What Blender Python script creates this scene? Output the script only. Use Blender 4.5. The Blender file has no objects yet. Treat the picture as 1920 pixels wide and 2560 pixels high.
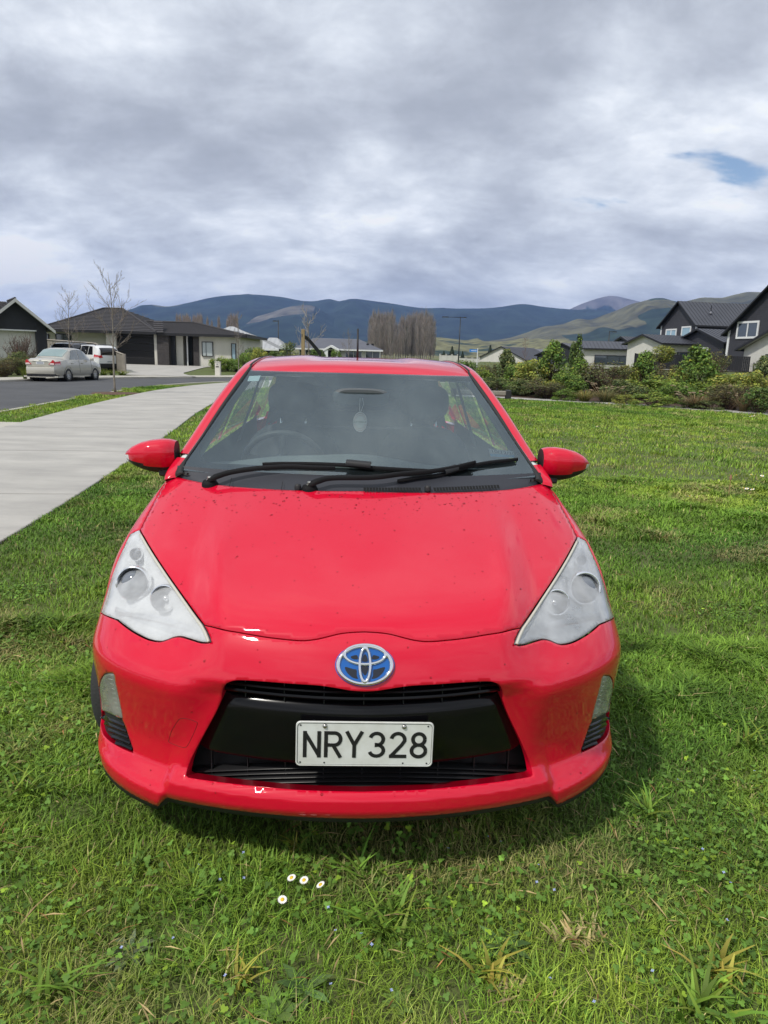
import bpy, bmesh, math, random
import numpy as np
from mathutils import Vector, Matrix
from mathutils.geometry import delaunay_2d_cdt
R = math.radians
rng = np.random.default_rng(7)
random.seed(7)
SC = bpy.context.scene
COL = SC.collection

# ------------------------------------------------------------ camera
FPX, CAM_H, PITCH, ROLL = 1775.0, 1.43, R(12.3), R(1.6)
cam_d = bpy.data.cameras.new('camera')
cam_d.sensor_fit = 'VERTICAL'
cam_d.sensor_height = 34.6
cam_d.lens = FPX / 2560 * 34.6
cam_d.clip_start = 0.05
cam_d.clip_end = 60000
cam = bpy.data.objects.new('camera', cam_d)
COL.objects.link(cam)
cam.matrix_world = (Matrix.Translation((0, 0, CAM_H)) @ Matrix.Rotation(math.pi/2 - PITCH, 4, 'X') @ Matrix.Rotation(ROLL, 4, 'Z'))
SC.camera = cam
SC.render.resolution_x, SC.render.resolution_y = 768, 1024

# ------------------------------------------------------------ sun + sky
SUN_DIR = Vector((-0.52, -0.50, 0.96)).normalized()
sun_d = bpy.data.lights.new('sun', 'SUN')
sun_d.energy = 3.0
sun_d.angle = R(3.0)
sun_d.color = (1.0, 0.95, 0.87)
sun = bpy.data.objects.new('sun', sun_d)
COL.objects.link(sun)
sun.rotation_euler = (-SUN_DIR).to_track_quat('-Z', 'Y').to_euler()

world = bpy.data.worlds.new('World')
SC.world = world
world.use_nodes = True
SKY_OFF, BRK = (115.5, 1.2), (47.9, 7.3)
def build_world():
    nt = world.node_tree; N = nt.nodes; L = nt.links
    N.clear()
    out = N.new('ShaderNodeOutputWorld')
    sky = N.new('ShaderNodeTexSky'); sky.sky_type = 'NISHITA'; sky.sun_disc = False
    sky.sun_elevation = math.asin(SUN_DIR.z); sky.sun_rotation = math.atan2(SUN_DIR.x, SUN_DIR.y)
    bg1 = N.new('ShaderNodeBackground'); bg1.inputs[1].default_value = 0.12
    L.new(sky.outputs[0], bg1.inputs[0])
    tc = N.new('ShaderNodeTexCoord')
    sep = N.new('ShaderNodeSeparateXYZ'); L.new(tc.outputs['Generated'], sep.inputs[0])
    def m(op, a, b=None, c=None):
        n = N.new('ShaderNodeMath'); n.operation = op
        for i, v in enumerate((a, b, c)):
            if v is None: continue
            if isinstance(v, (int, float)): n.inputs[i].default_value = v
            else: L.new(v, n.inputs[i])
        return n.outputs[0]
    z = m('MAXIMUM', sep.outputs[2], 0.0)
    den = m('ADD', z, 0.34)
    px = m('DIVIDE', sep.outputs[0], den); py = m('DIVIDE', sep.outputs[1], den)
    cmb = N.new('ShaderNodeCombineXYZ'); L.new(px, cmb.inputs[0]); L.new(py, cmb.inputs[1])
    def noise(scale, detail, rough, off, dist=0.0, sc=(1, 1, 1)):
        mp = N.new('ShaderNodeMapping'); mp.inputs['Location'].default_value = off; mp.inputs['Scale'].default_value = sc
        L.new(cmb.outputs[0], mp.inputs[0])
        n = N.new('ShaderNodeTexNoise'); n.inputs['Scale'].default_value = scale
        n.inputs['Detail'].default_value = detail; n.inputs['Roughness'].default_value = rough
        n.inputs['Distortion'].default_value = dist
        L.new(mp.outputs[0], n.inputs['Vector'])
        return n.outputs[0]
    def ramp(v, stops):
        r = N.new('ShaderNodeValToRGB'); r.color_ramp.interpolation = 'B_SPLINE'
        el = r.color_ramp.elements
        while len(el) < len(stops): el.new(0.5)
        for e, (p, c) in zip(el, stops): e.position = p; e.color = (*c, 1)
        L.new(v, r.inputs[0]); return r.outputs[0]
    ox, oy = SKY_OFF
    big = noise(0.95, 3, 0.5, (ox, oy, 0), 0.5, (0.9, 1.0, 1))
    mid = noise(2.4, 6, 0.56, (ox+3.3, oy+5.2, 0), 0.3, (0.85, 1.1, 1))
    fine = noise(6.5, 8, 0.62, (ox+1.3, oy+8.2, 0), 0.2, (0.9, 1.1, 1))
    mix = m('ADD', m('ADD', m('MULTIPLY', big, 0.42), m('MULTIPLY', mid, 0.40)), m('MULTIPLY', fine, 0.18))
    col = ramp(mix, [(0.38, (1.12, 1.14, 1.16)), (0.435, (0.93, 0.97, 1.02)), (0.48, (0.72, 0.77, 0.84)), (0.525, (0.57, 0.61, 0.68)), (0.57, (0.455, 0.49, 0.555)), (0.63, (0.385, 0.415, 0.475))])
    bg2 = N.new('ShaderNodeBackground'); bg2.inputs[1].default_value = 1.0
    L.new(col, bg2.inputs[0])
    # small breaks of blue between the clouds
    brk = m('ADD', m('MULTIPLY', noise(1.7, 6, 0.55, (ox+BRK[0], oy+BRK[1], 0), 0.3, (0.8, 1.2, 1)), 0.65), m('MULTIPLY', mix, 0.35))
    cover = N.new('ShaderNodeMapRange'); cover.interpolation_type = 'SMOOTHSTEP'
    cover.inputs['From Min'].default_value = 0.365; cover.inputs['From Max'].default_value = 0.41
    L.new(brk, cover.inputs['Value'])
    ms = N.new('ShaderNodeMixShader')
    L.new(cover.outputs[0], ms.inputs[0]); L.new(bg1.outputs[0], ms.inputs[1]); L.new(bg2.outputs[0], ms.inputs[2])
    L.new(ms.outputs[0], out.inputs[0])
build_world()
SC.view_settings.view_transform = 'Standard'
SC.view_settings.look = 'None'
SC.view_settings.exposure = 0.08
SC.view_settings.gamma = 1.0
SC.view_settings.use_curve_mapping = False
SC.render.engine = 'CYCLES'
SC.cycles.max_bounces = 6
SC.cycles.diffuse_bounces = 2
SC.cycles.glossy_bounces = 4
SC.cycles.volume_bounces = 0
SC.cycles.transparent_max_bounces = 14
SC.cycles.use_denoising = True
SC.cycles.sample_clamp_indirect = 6.0
SC.cycles.caustics_reflective = False
SC.cycles.caustics_refractive = False

# ------------------------------------------------------------ helpers
MATS = {}
def mat(name, color=(0.5, 0.5, 0.5), rough=0.5, metal=0.0, coat=0.0, spec=0.5, var=0.0, vscale=8.0, bump=0.0, bscale=60.0, color2=None, vdet=5, emit=None, trans=0.0, ior=1.45, stretch=None, coatr=0.03, hue=None, world_co=False, brange=(0.35, 0.65)):
    """Principled material; var/color2 add a noise-driven mix of two base colours, bump adds fine relief."""
    if name in MATS: return MATS[name]
    m = bpy.data.materials.new(name); m.use_nodes = True
    nt = m.node_tree; b = nt.nodes['Principled BSDF']
    b.inputs['Base Color'].default_value = (*color, 1)
    b.inputs['Roughness'].default_value = rough
    b.inputs['Metallic'].default_value = metal
    b.inputs['Coat Weight'].default_value = coat
    b.inputs['Coat Roughness'].default_value = coatr
    b.inputs['Specular IOR Level'].default_value = spec
    b.inputs['Transmission Weight'].default_value = trans
    b.inputs['IOR'].default_value = ior
    def coord():
        tc = nt.nodes.new('ShaderNodeTexCoord')
        src = tc.outputs['Object']
        if world_co:
            g = nt.nodes.new('ShaderNodeNewGeometry'); src = g.outputs['Position']
        if stretch:
            mp = nt.nodes.new('ShaderNodeMapping'); mp.inputs['Scale'].default_value = stretch
            nt.links.new(src, mp.inputs[0]); src = mp.outputs[0]
        return src
    if color2 is not None or var > 0:
        c2 = color2 if color2 is not None else tuple(max(0, c*(1-var)) for c in color)
        n = nt.nodes.new('ShaderNodeTexNoise'); n.inputs['Scale'].default_value = vscale; n.inputs['Detail'].default_value = vdet
        n.inputs['Roughness'].default_value = 0.62
        nt.links.new(coord(), n.inputs['Vector'])
        r = nt.nodes.new('ShaderNodeValToRGB')
        r.color_ramp.elements[0].position = brange[0]; r.color_ramp.elements[0].color = (*c2, 1)
        r.color_ramp.elements[1].position = brange[1]; r.color_ramp.elements[1].color = (*color, 1)
        nt.links.new(n.outputs[0], r.inputs[0]); nt.links.new(r.outputs[0], b.inputs['Base Color'])
    if bump > 0:
        n = nt.nodes.new('ShaderNodeTexNoise'); n.inputs['Scale'].default_value = bscale; n.inputs['Detail'].default_value = 4
        nt.links.new(coord(), n.inputs['Vector'])
        bm_ = nt.nodes.new('ShaderNodeBump'); bm_.inputs['Strength'].default_value = bump; bm_.inputs['Distance'].default_value = 0.01
        nt.links.new(n.outputs[0], bm_.inputs['Height']); nt.links.new(bm_.outputs[0], b.inputs['Normal'])
    if emit:
        b.inputs['Emission Color'].default_value = (*emit[0], 1); b.inputs['Emission Strength'].default_value = emit[1]
    MATS[name] = m
    return m

def glass_mat(name, tint=(0.8, 0.88, 0.86), haze=0.0, haze_col=(0.8, 0.82, 0.84), ior=1.5, rough=0.0, refl=(1, 1, 1)):
    """thin pane: tinted see-through + fresnel mirror, optional milky haze"""
    if name in MATS: return MATS[name]
    m = bpy.data.materials.new(name); m.use_nodes = True
    nt = m.node_tree; N = nt.nodes; L = nt.links; N.clear()
    out = N.new('ShaderNodeOutputMaterial')
    tr = N.new('ShaderNodeBsdfTransparent'); tr.inputs[0].default_value = (*tint, 1)
    gl = N.new('ShaderNodeBsdfGlossy'); gl.inputs['Roughness'].default_value = rough; gl.inputs[0].default_value = (*refl, 1)
    fr = N.new('ShaderNodeFresnel'); fr.inputs[0].default_value = ior
    body = tr.outputs[0]
    if haze > 0:
        df = N.new('ShaderNodeBsdfDiffuse'); df.inputs[0].default_value = (*haze_col, 1)
        tl = N.new('ShaderNodeBsdfTranslucent'); tl.inputs[0].default_value = (*haze_col, 1)
        a = N.new('ShaderNodeMixShader'); a.inputs[0].default_value = 0.35
        L.new(df.outputs[0], a.inputs[1]); L.new(tl.outputs[0], a.inputs[2])
        n = N.new('ShaderNodeTexNoise'); n.inputs['Scale'].default_value = 9.0; n.inputs['Detail'].default_value = 3
        tc = N.new('ShaderNodeTexCoord'); L.new(tc.outputs['Object'], n.inputs['Vector'])
        mr = N.new('ShaderNodeMapRange'); mr.inputs['To Min'].default_value = haze*0.6; mr.inputs['To Max'].default_value = min(1.0, haze*1.4)
        mr.inputs['From Min'].default_value = 0.3; mr.inputs['From Max'].default_value = 0.7
        L.new(n.outputs[0], mr.inputs[0])
        h = N.new('ShaderNodeMixShader'); L.new(mr.outputs[0], h.inputs[0])
        L.new(tr.outputs[0], h.inputs[1]); L.new(a.outputs[0], h.inputs[2]); body = h.outputs[0]
    mx = N.new('ShaderNodeMixShader'); L.new(fr.outputs[0], mx.inputs[0])
    L.new(body, mx.inputs[1]); L.new(gl.outputs[0], mx.inputs[2]); L.new(mx.outputs[0], out.inputs[0])
    MATS[name] = m
    return m

def tag(o, label=None, cat=None, group=None, kind=None):
    if label: o['label'] = label
    if cat: o['category'] = cat
    if group: o['group'] = group
    if kind: o['kind'] = kind
    return o
def empty(name, loc=(0, 0, 0), rz=0.0, label=None, cat=None, group=None, scale=1.0):
    o = bpy.data.objects.new(name, None); COL.objects.link(o)
    o.location = loc; o.rotation_euler = (0, 0, rz); o.scale = (scale,)*3; o.empty_display_size = 0.1
    return tag(o, label, cat, group)
def obj(name, verts, faces, material, parent=None, smooth=False, normals=None, sharp=None):
    me = bpy.data.meshes.new(name)
    me.from_pydata([tuple(map(float, v)) for v in verts], [], [tuple(map(int, f)) for f in faces])
    if material is not None:
        for mm in (material if isinstance(material, (list, tuple)) else [material]): me.materials.append(mm)
    if smooth:
        me.shade_smooth()
        if sharp is not None: me.set_sharp_from_angle(angle=R(sharp))
    me.update()
    if normals is not None:
        me.normals_split_custom_set_from_vertices([tuple(map(float, n)) for n in normals])
    o = bpy.data.objects.new(name, me); COL.objects.link(o)
    if parent is not None: o.parent = parent
    return o
def link_mesh(name, me, parent=None, loc=(0, 0, 0), rot=(0, 0, 0), scale=(1, 1, 1)):
    o = bpy.data.objects.new(name, me); COL.objects.link(o)
    o.parent = parent; o.location = loc; o.rotation_euler = rot; o.scale = scale
    return o
def copy_tree(o, parent=None):
    c = o.copy(); COL.objects.link(c); c.parent = parent
    if parent is not None: c.matrix_parent_inverse = o.matrix_parent_inverse
    for ch in list(o.children): copy_tree(ch, c)
    return c
class MB:
    """collects simple shapes; build() links them as one mesh object"""
    def __init__(s): s.v = []; s.f = []
    def add(s, v, f):
        b = len(s.v); s.v += [tuple(map(float, p)) for p in v]; s.f += [tuple(i+b for i in q) for q in f]; return s
    def box(s, x0, x1, y0, y1, z0, z1):
        return s.add([(x0,y0,z0),(x1,y0,z0),(x1,y1,z0),(x0,y1,z0),(x0,y0,z1),(x1,y0,z1),(x1,y1,z1),(x0,y1,z1)],
              [(0,3,2,1),(4,5,6,7),(0,1,5,4),(1,2,6,5),(2,3,7,6),(3,0,4,7)])
    def bbox(s, x0, x1, y0, y1, z0, z1, b=0.01):
        """box with chamfered vertical and top edges"""
        bm = bmesh.new(); bmesh.ops.create_cube(bm, size=1)
        for v in bm.verts: v.co = Vector(((x0+x1)/2+v.co.x*(x1-x0), (y0+y1)/2+v.co.y*(y1-y0), (z0+z1)/2+v.co.z*(z1-z0)))
        bmesh.ops.bevel(bm, geom=bm.edges[:], offset=b, segments=2, affect='EDGES', profile=0.5)
        bm.verts.index_update()
        s.add([v.co[:] for v in bm.verts], [[v.index for v in f.verts] for f in bm.faces]); bm.free(); return s
    def prism(s, poly, h0, h1, axis='z'):
        n = len(poly)
        def P(a, b, h): return {'z': (a, b, h), 'y': (a, h, b), 'x': (h, a, b)}[axis]
        v = [P(a, b, h0) for a, b in poly]+[P(a, b, h1) for a, b in poly]
        f = [tuple(range(n))[::-1], tuple(range(n, 2*n))]+[(i, (i+1) % n, n+(i+1) % n, n+i) for i in range(n)]
        return s.add(v, f)
    def tube(s, pts, r, n=8, cap=True):
        pts = [Vector(p) for p in pts]; m = len(pts)
        rr = r if isinstance(r, (list, tuple, np.ndarray)) else [r]*m
        v = []; up = None
        for i, p in enumerate(pts):
            d = (pts[min(i+1, m-1)]-pts[max(i-1, 0)])
            d = d.normalized() if d.length > 1e-9 else Vector((0, 0, 1))
            if up is None: up = Vector((0, 0, 1)) if abs(d.z) < 0.9 else Vector((1, 0, 0))
            a = d.cross(up).normalized(); b = a.cross(d).normalized(); up = b
            for k in range(n):
                t = 2*math.pi*k/n; v.append(p+(a*math.cos(t)+b*math.sin(t))*float(rr[i]))
        f = [(i*n+k, i*n+(k+1) % n, (i+1)*n+(k+1) % n, (i+1)*n+k) for i in range(m-1) for k in range(n)]
        if cap: f += [tuple(range(n))[::-1], tuple(range((m-1)*n, m*n))]
        return s.add(v, f)
    def grid(s, P, closed=False, flip=False):
        P = np.asarray(P, float); a, b = P.shape[:2]
        f = []
        for i in range(a-1):
            for j in range(b if closed else b-1):
                j2 = (j+1) % b
                q = (i*b+j, i*b+j2, (i+1)*b+j2, (i+1)*b+j); f.append(q[::-1] if flip else q)
        return s.add(P.reshape(-1, 3), f)
    def lathe(s, prof, n=24, center=(0, 0, 0), axis='z', a0=0.0):
        P = []
        for r_, h in prof:
            row = []
            for k in range(n):
                t = 2*math.pi*k/n+a0; c, q = r_*math.cos(t), r_*math.sin(t)
                p = {'z': (c, q, h), 'y': (c, h, q), 'x': (h, c, q)}[axis]
                row.append((p[0]+center[0], p[1]+center[1], p[2]+center[2]))
            P.append(row)
        return s.grid(P, closed=True)
    def xf(s, M):
        s.v = [tuple(M @ Vector(p)) for p in s.v]; return s
    def build(s, name, material, parent=None, smooth=False, sharp=None):
        return obj(name, s.v, s.f, material, parent, smooth, sharp=sharp)
def lerp(a, b, t): return a+(b-a)*t
def sstep(a, b, x):
    t = np.clip((np.asarray(x, float)-a)/(b-a), 0, 1); return t*t*(3-2*t)
def catmull(pts, n=6, closed=False):
    P = np.asarray(pts, float); m = len(P); out = []
    rngi = range(m) if closed else range(m-1)
    for i in rngi:
        if closed: a, b, c, d = P[(i-1) % m], P[i], P[(i+1) % m], P[(i+2) % m]
        else: a, b, c, d = P[max(i-1, 0)], P[i], P[i+1], P[min(i+2, m-1)]
        for k in range(n):
            t = k/n
            out.append(0.5*((2*b)+(c-a)*t+(2*a-5*b+4*c-d)*t*t+(3*b-a-3*c+d)*t**3))
    if not closed: out.append(P[-1])
    return np.array(out)
def resample(P, step):
    P = np.asarray(P, float); d = np.r_[0, np.cumsum(np.linalg.norm(np.diff(P, axis=0), axis=1))]
    n = max(2, int(round(d[-1]/step))+1); t = np.linspace(0, d[-1], n)
    return np.stack([np.interp(t, d, P[:, k]) for k in range(P.shape[1])], 1)
def text_mesh(name, s, size, m, parent=None, center=False):
    cu = bpy.data.curves.new('tmp', 'FONT'); cu.body = s; cu.size = size
    if center: cu.align_x = 'CENTER'; cu.align_y = 'CENTER'
    t = bpy.data.objects.new('tmp', cu); COL.objects.link(t)
    me = bpy.data.meshes.new_from_object(t); bpy.data.objects.remove(t); bpy.data.curves.remove(cu)
    me.materials.clear(); me.materials.append(m)
    return link_mesh(name, me, parent)
def dup_mirror(o, parent, name=None):
    """copy of a part mirrored across the car's centre plane (real mirrored mesh)"""
    me = o.data.copy(); nv = len(me.vertices)
    co = np.empty(nv*3); me.vertices.foreach_get('co', co); co = co.reshape(-1, 3); co[:, 0] *= -1
    cn = None
    if me.has_custom_normals:
        ln = np.empty(len(me.loops)*3); me.loops.foreach_get('normal', ln) if False else None
    polys = [tuple(p.vertices)[::-1] for p in me.polygons]
    no = None
    if 'vn' in me.attributes:
        a = np.empty(nv*3); me.attributes['vn'].data.foreach_get('vector', a); no = a.reshape(-1, 3).copy(); no[:, 0] *= -1
    smooth = len(me.polygons) > 0 and me.polygons[0].use_smooth
    mats = [m for m in me.materials]
    bpy.data.meshes.remove(me)
    c = obj(name or o.name.split('.')[0], co, polys, mats, parent, smooth, normals=no)
    if no is not None: put_vn(c, no)
    for ch in list(o.children): dup_mirror(ch, c)
    return c
def put_vn(o, n):
    a = o.data.attributes.new('vn', 'FLOAT_VECTOR', 'POINT'); a.data.foreach_set('vector', np.asarray(n, np.float32).ravel())
# ============================================================ RED CAR
CAR_POS, CAR_YAW = (-0.036, 1.66), R(3.0)
car = empty('red_car', (CAR_POS[0], CAR_POS[1], 0), CAR_YAW, 'glossy wet red hatchback parked on the grass facing the viewer', 'car')

def cam_rays(px):
    """rays of the measured picture points, in the car's own frame (x right, y to the rear, z up)"""
    px = np.atleast_2d(np.asarray(px, float)); xi = px[:, 0]-960; yi = px[:, 1]-1280
    x = xi*math.cos(ROLL)+yi*math.sin(ROLL); y = -xi*math.sin(ROLL)+yi*math.cos(ROLL)
    fw = np.array([0, math.cos(PITCH), -math.sin(PITCH)]); up = np.array([0, math.sin(PITCH), math.cos(PITCH)])
    d = fw[None]+x[:, None]/FPX*np.array([1., 0, 0])-y[:, None]/FPX*up
    c, s = math.cos(CAR_YAW), math.sin(CAR_YAW)
    inv = lambda v: np.stack([c*v[:, 0]+s*v[:, 1], -s*v[:, 0]+c*v[:, 1], v[:, 2]], 1)
    o = inv(np.array([[-CAR_POS[0], -CAR_POS[1], CAM_H]]))
    return o[0], inv(d)

# ---- body surface: smooth union limit of front, bonnet and side functions
def pchip(xs, ys):
    xs = np.array(xs, float); ys = np.array(ys, float)
    h = np.diff(xs); dl = np.diff(ys)/h; m = np.zeros(len(xs))
    for i in range(1, len(xs)-1):
        m[i] = 0 if dl[i-1]*dl[i] <= 0 else 3*(h[i-1]+h[i])/((2*h[i]+h[i-1])/dl[i-1]+(h[i]+2*h[i-1])/dl[i])
    m[0], m[-1] = dl[0], dl[-1]
    def f(x):
        x = np.asarray(x, float); k = np.clip(np.searchsorted(xs, x)-1, 0, len(xs)-2)
        t = (x-xs[k])/h[k]
        y = (2*t**3-3*t**2+1)*ys[k]+(t**3-2*t**2+t)*h[k]*m[k]+(-2*t**3+3*t**2)*ys[k+1]+(t**3-t**2)*h[k]*m[k+1]
        y = np.where(x < xs[0], ys[0]+m[0]*(x-xs[0]), y); return np.where(x > xs[-1], ys[-1]+m[-1]*(x-xs[-1]), y)
    return f
def plan(ax):
    a = ax/.85; return .31*a**2+.12*a**8
prof_c = pchip([.10, .17, .212, .235, .260, .284, .304, .326, .36, .45, .54, .575, .59, .61, .65, .70, .725, .76, .80, .9],
               [.30, .12, .034, .007, -.003, -.002, .013, .031, .034, .034, .03, .018, .014, .020, .041, .073, .092, .13, .20, .5])
prof_s = pchip([.08, .12, .15, .175, .20, .222, .25, .29, .34, .42, .50, .545, .562, .58, .61, .65, .70, .75, .80, .9],
               [.22, .10, .025, .003, -.008, -.010, .014, .044, .047, .032, .010, .000, .0015, .012, .04, .085, .15, .23, .33, .6])
def yf(x, z):
    ax = np.abs(x)
    xc = np.interp(z, [.15, .25, .32, .42, .55], [.562, .548, .515, .475, .45]); hw = np.interp(z, [.15, .27, .36, .5, .62], [.013, .016, .035, .06, .09])
    w = sstep(-1, 1, (ax-xc)/hw)
    zc = z+.024*np.minimum(ax/.55, 1.1)**2*(1-sstep(.33, .46, z))
    return plan(ax)+prof_c(zc)*(1-w)+prof_s(z)*w
def zh(x, y):
    ax = np.abs(x); t = y-.09
    z = .725+.36*t-.06*t*t-.045*(ax/.72)**2
    xr = .415+.16*np.clip(y-.15, 0, .8)
    rg = np.exp(-((ax-xr)/.045)**2)*.011+np.exp(-(np.clip(xr-ax, 0, 9)/.25)**2)*0
    z = z+rg*sstep(.05, .25, y)*(1-sstep(.5, .8, y))
    z = z-.010*sstep(.0, .2, xr-ax)*sstep(.1, .3, y)*(1-sstep(.45, .8, y))*0
    return z
def xs_(y, z):
    base = .845-.85*np.clip(z-.62, 0, 1)**2-.25*np.clip(.35-z, 0, 1)**2*2
    flare = .012*np.exp(-((y-.82)/.38)**2)*sstep(.25, .4, z)*(1-sstep(.62, .8, z))
    door = -.03*np.exp(-((z-.45)/.12)**2)*sstep(1.2, 1.45, y)*(1-sstep(2.8, 3.0, y))
    belt = -.015*sstep(1.2, 1.4, y)*np.exp(-((z-.78)/.05)**2)
    nose = -.20*np.clip(z-.50, 0, .17)*(1-sstep(.45, .72, y))
    rear = -.05*np.clip(y-3.2, 0, 1)**2*2.2
    return base+flare+door+belt+rear+nose
def smax(a, b, k):
    h = np.clip(k-np.abs(a-b), 0, None)/k
    return np.maximum(a, b)+h*h*h*k/6
def fbody(p):
    x, y, z = p[..., 0], p[..., 1], p[..., 2]
    fh = (z-zh(x, y))*.94
    ff = (yf(x, z)-y)*.80
    fs = np.abs(x)-xs_(y, z)
    f = smax(ff, fs, .12)
    f = smax(f, fh, .07)
    return smax(f, .13-z, .03)
def grad(f, p, e=1e-3):
    g = np.stack([f(p+np.eye(3)[k]*e)-f(p-np.eye(3)[k]*e) for k in range(3)], -1)
    return g/np.maximum(np.linalg.norm(g, axis=-1, keepdims=True), 1e-9)
def cast(px, f=fbody, off=0.0, t0=0.9, t1=3.6):
    """first hit of the picture rays with the surface f = off"""
    o, d = cam_rays(px); ts = np.linspace(t0, t1, 700)
    val = f(o[None, None]+ts[None, :, None]*d[:, None, :])-off
    neg = val < 0; k = np.argmax(neg, 1); k = np.where(neg.any(1), k, np.argmin(np.abs(val), 1))
    a = ts[np.maximum(k-1, 0)]; b = ts[k]
    for _ in range(30):
        m = (a+b)/2; s = f(o+m[:, None]*d)-off < 0
        b = np.where(s, m, b); a = np.where(s, a, m)
    p = o+((a+b)/2)[:, None]*d
    return p
def side_pts(yz, f=fbody):
    """left-hand surface points from (y, z)"""
    yz = np.atleast_2d(np.asarray(yz, float)); a = np.zeros(len(yz)); b = np.full(len(yz), 1.1)
    for _ in range(40):
        m = (a+b)/2; s = f(np.stack([m, yz[:, 0], yz[:, 1]], 1)) < 0
        a = np.where(s, m, a); b = np.where(s, b, m)
    return np.stack([-(a+b)/2, yz[:, 0], yz[:, 1]], 1)
# ---- star-shaped chart of the nose
C0 = np.array([0, 1.0, .40]); D0 = np.array([0, -1., .75]); D0 /= np.linalg.norm(D0)
E1 = np.array([1., 0, 0]); E2 = np.cross(E1, D0); E2 = E2 if E2[2] > 0 else -E2
def to_uv(p):
    d = np.asarray(p)-C0; d = d/np.linalg.norm(d, axis=-1, keepdims=True)
    a = np.arccos(np.clip(d@D0, -1, 1)); x, y = d@E1, d@E2; n = np.maximum(np.hypot(x, y), 1e-9)
    return np.stack([a*x/n, a*y/n], -1)
def from_uv(uv, f=fbody, off=0.0):
    a = np.maximum(np.linalg.norm(uv, axis=-1, keepdims=True), 1e-9)
    d = np.cos(a)*D0+np.sin(a)*(uv[:, :1]/a*E1+uv[:, 1:]/a*E2)
    lo = np.full(len(uv), .02); hi = np.full(len(uv), 1.9)
    for _ in range(40):
        m = (lo+hi)/2; s = f(C0+m[:, None]*d)-off < 0
        lo = np.where(s, m, lo); hi = np.where(s, hi, m)
    return C0+((lo+hi)/2)[:, None]*d
def inpoly(P, poly):
    x, y = P[:, 0], P[:, 1]; r = np.zeros(len(P), bool); n = len(poly)
    for i in range(n):
        (x1, y1), (x2, y2) = poly[i], poly[(i+1) % n]
        c = ((y1 > y) != (y2 > y)); 
        with np.errstate(divide='ignore', invalid='ignore'): xi = (x2-x1)*(y-y1)/(y2-y1)+x1
        r ^= c & (x < xi)
    return r
def area2(poly): 
    x, y = poly[:, 0], poly[:, 1]; return .5*np.sum(x*np.roll(y, -1)-np.roll(x, -1)*y)
def inset(poly, g):
    """move a closed outline inwards by g"""
    s = 1 if area2(poly) > 0 else -1
    t = np.roll(poly, -1, 0)-np.roll(poly, 1, 0); t /= np.maximum(np.linalg.norm(t, axis=1, keepdims=True), 1e-9)
    return poly+s*g*np.stack([-t[:, 1], t[:, 0]], 1)
def tri_chart(outline, holes, step):
    """triangulate a planar outline with holes, regular points inside"""
    allb = [outline]+list(holes)
    lo, hi = outline.min(0), outline.max(0)
    gx = np.arange(-math.ceil(-lo[0]/step)*step-step, hi[0]+step, step); gy = np.arange(lo[1]-step, hi[1]+step, step*.866)
    X, Y = np.meshgrid(gx, gy); X = X+(np.arange(len(gy)) % 2)[:, None]*step/2
    G = np.stack([X.ravel(), Y.ravel()], 1)
    keep = inpoly(G, outline)
    for h in holes: keep &= ~inpoly(G, h)
    G = G[keep]
    B = np.concatenate(allb)
    dm = np.full(len(G), 9.)
    for i in range(0, len(B), 200): dm = np.minimum(dm, np.min(np.linalg.norm(G[:, None]-B[None, i:i+200], axis=2), 1))
    G = G[dm > step*.55]
    V = np.concatenate([B, G]); edges = []; k = 0
    for b in allb:
        n = len(b); edges += [(k+i, k+(i+1) % n) for i in range(n)]; k += n
    r = delaunay_2d_cdt([Vector(v) for v in V], edges, [], 0, 1e-7)
    V2 = np.array([tuple(v) for v in r[0]]); T = np.array(r[2])
    c = V2[T].mean(1); keep = inpoly(c, outline)
    for h in holes: keep &= ~inpoly(c, h)
    return V2, T[keep]
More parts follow.
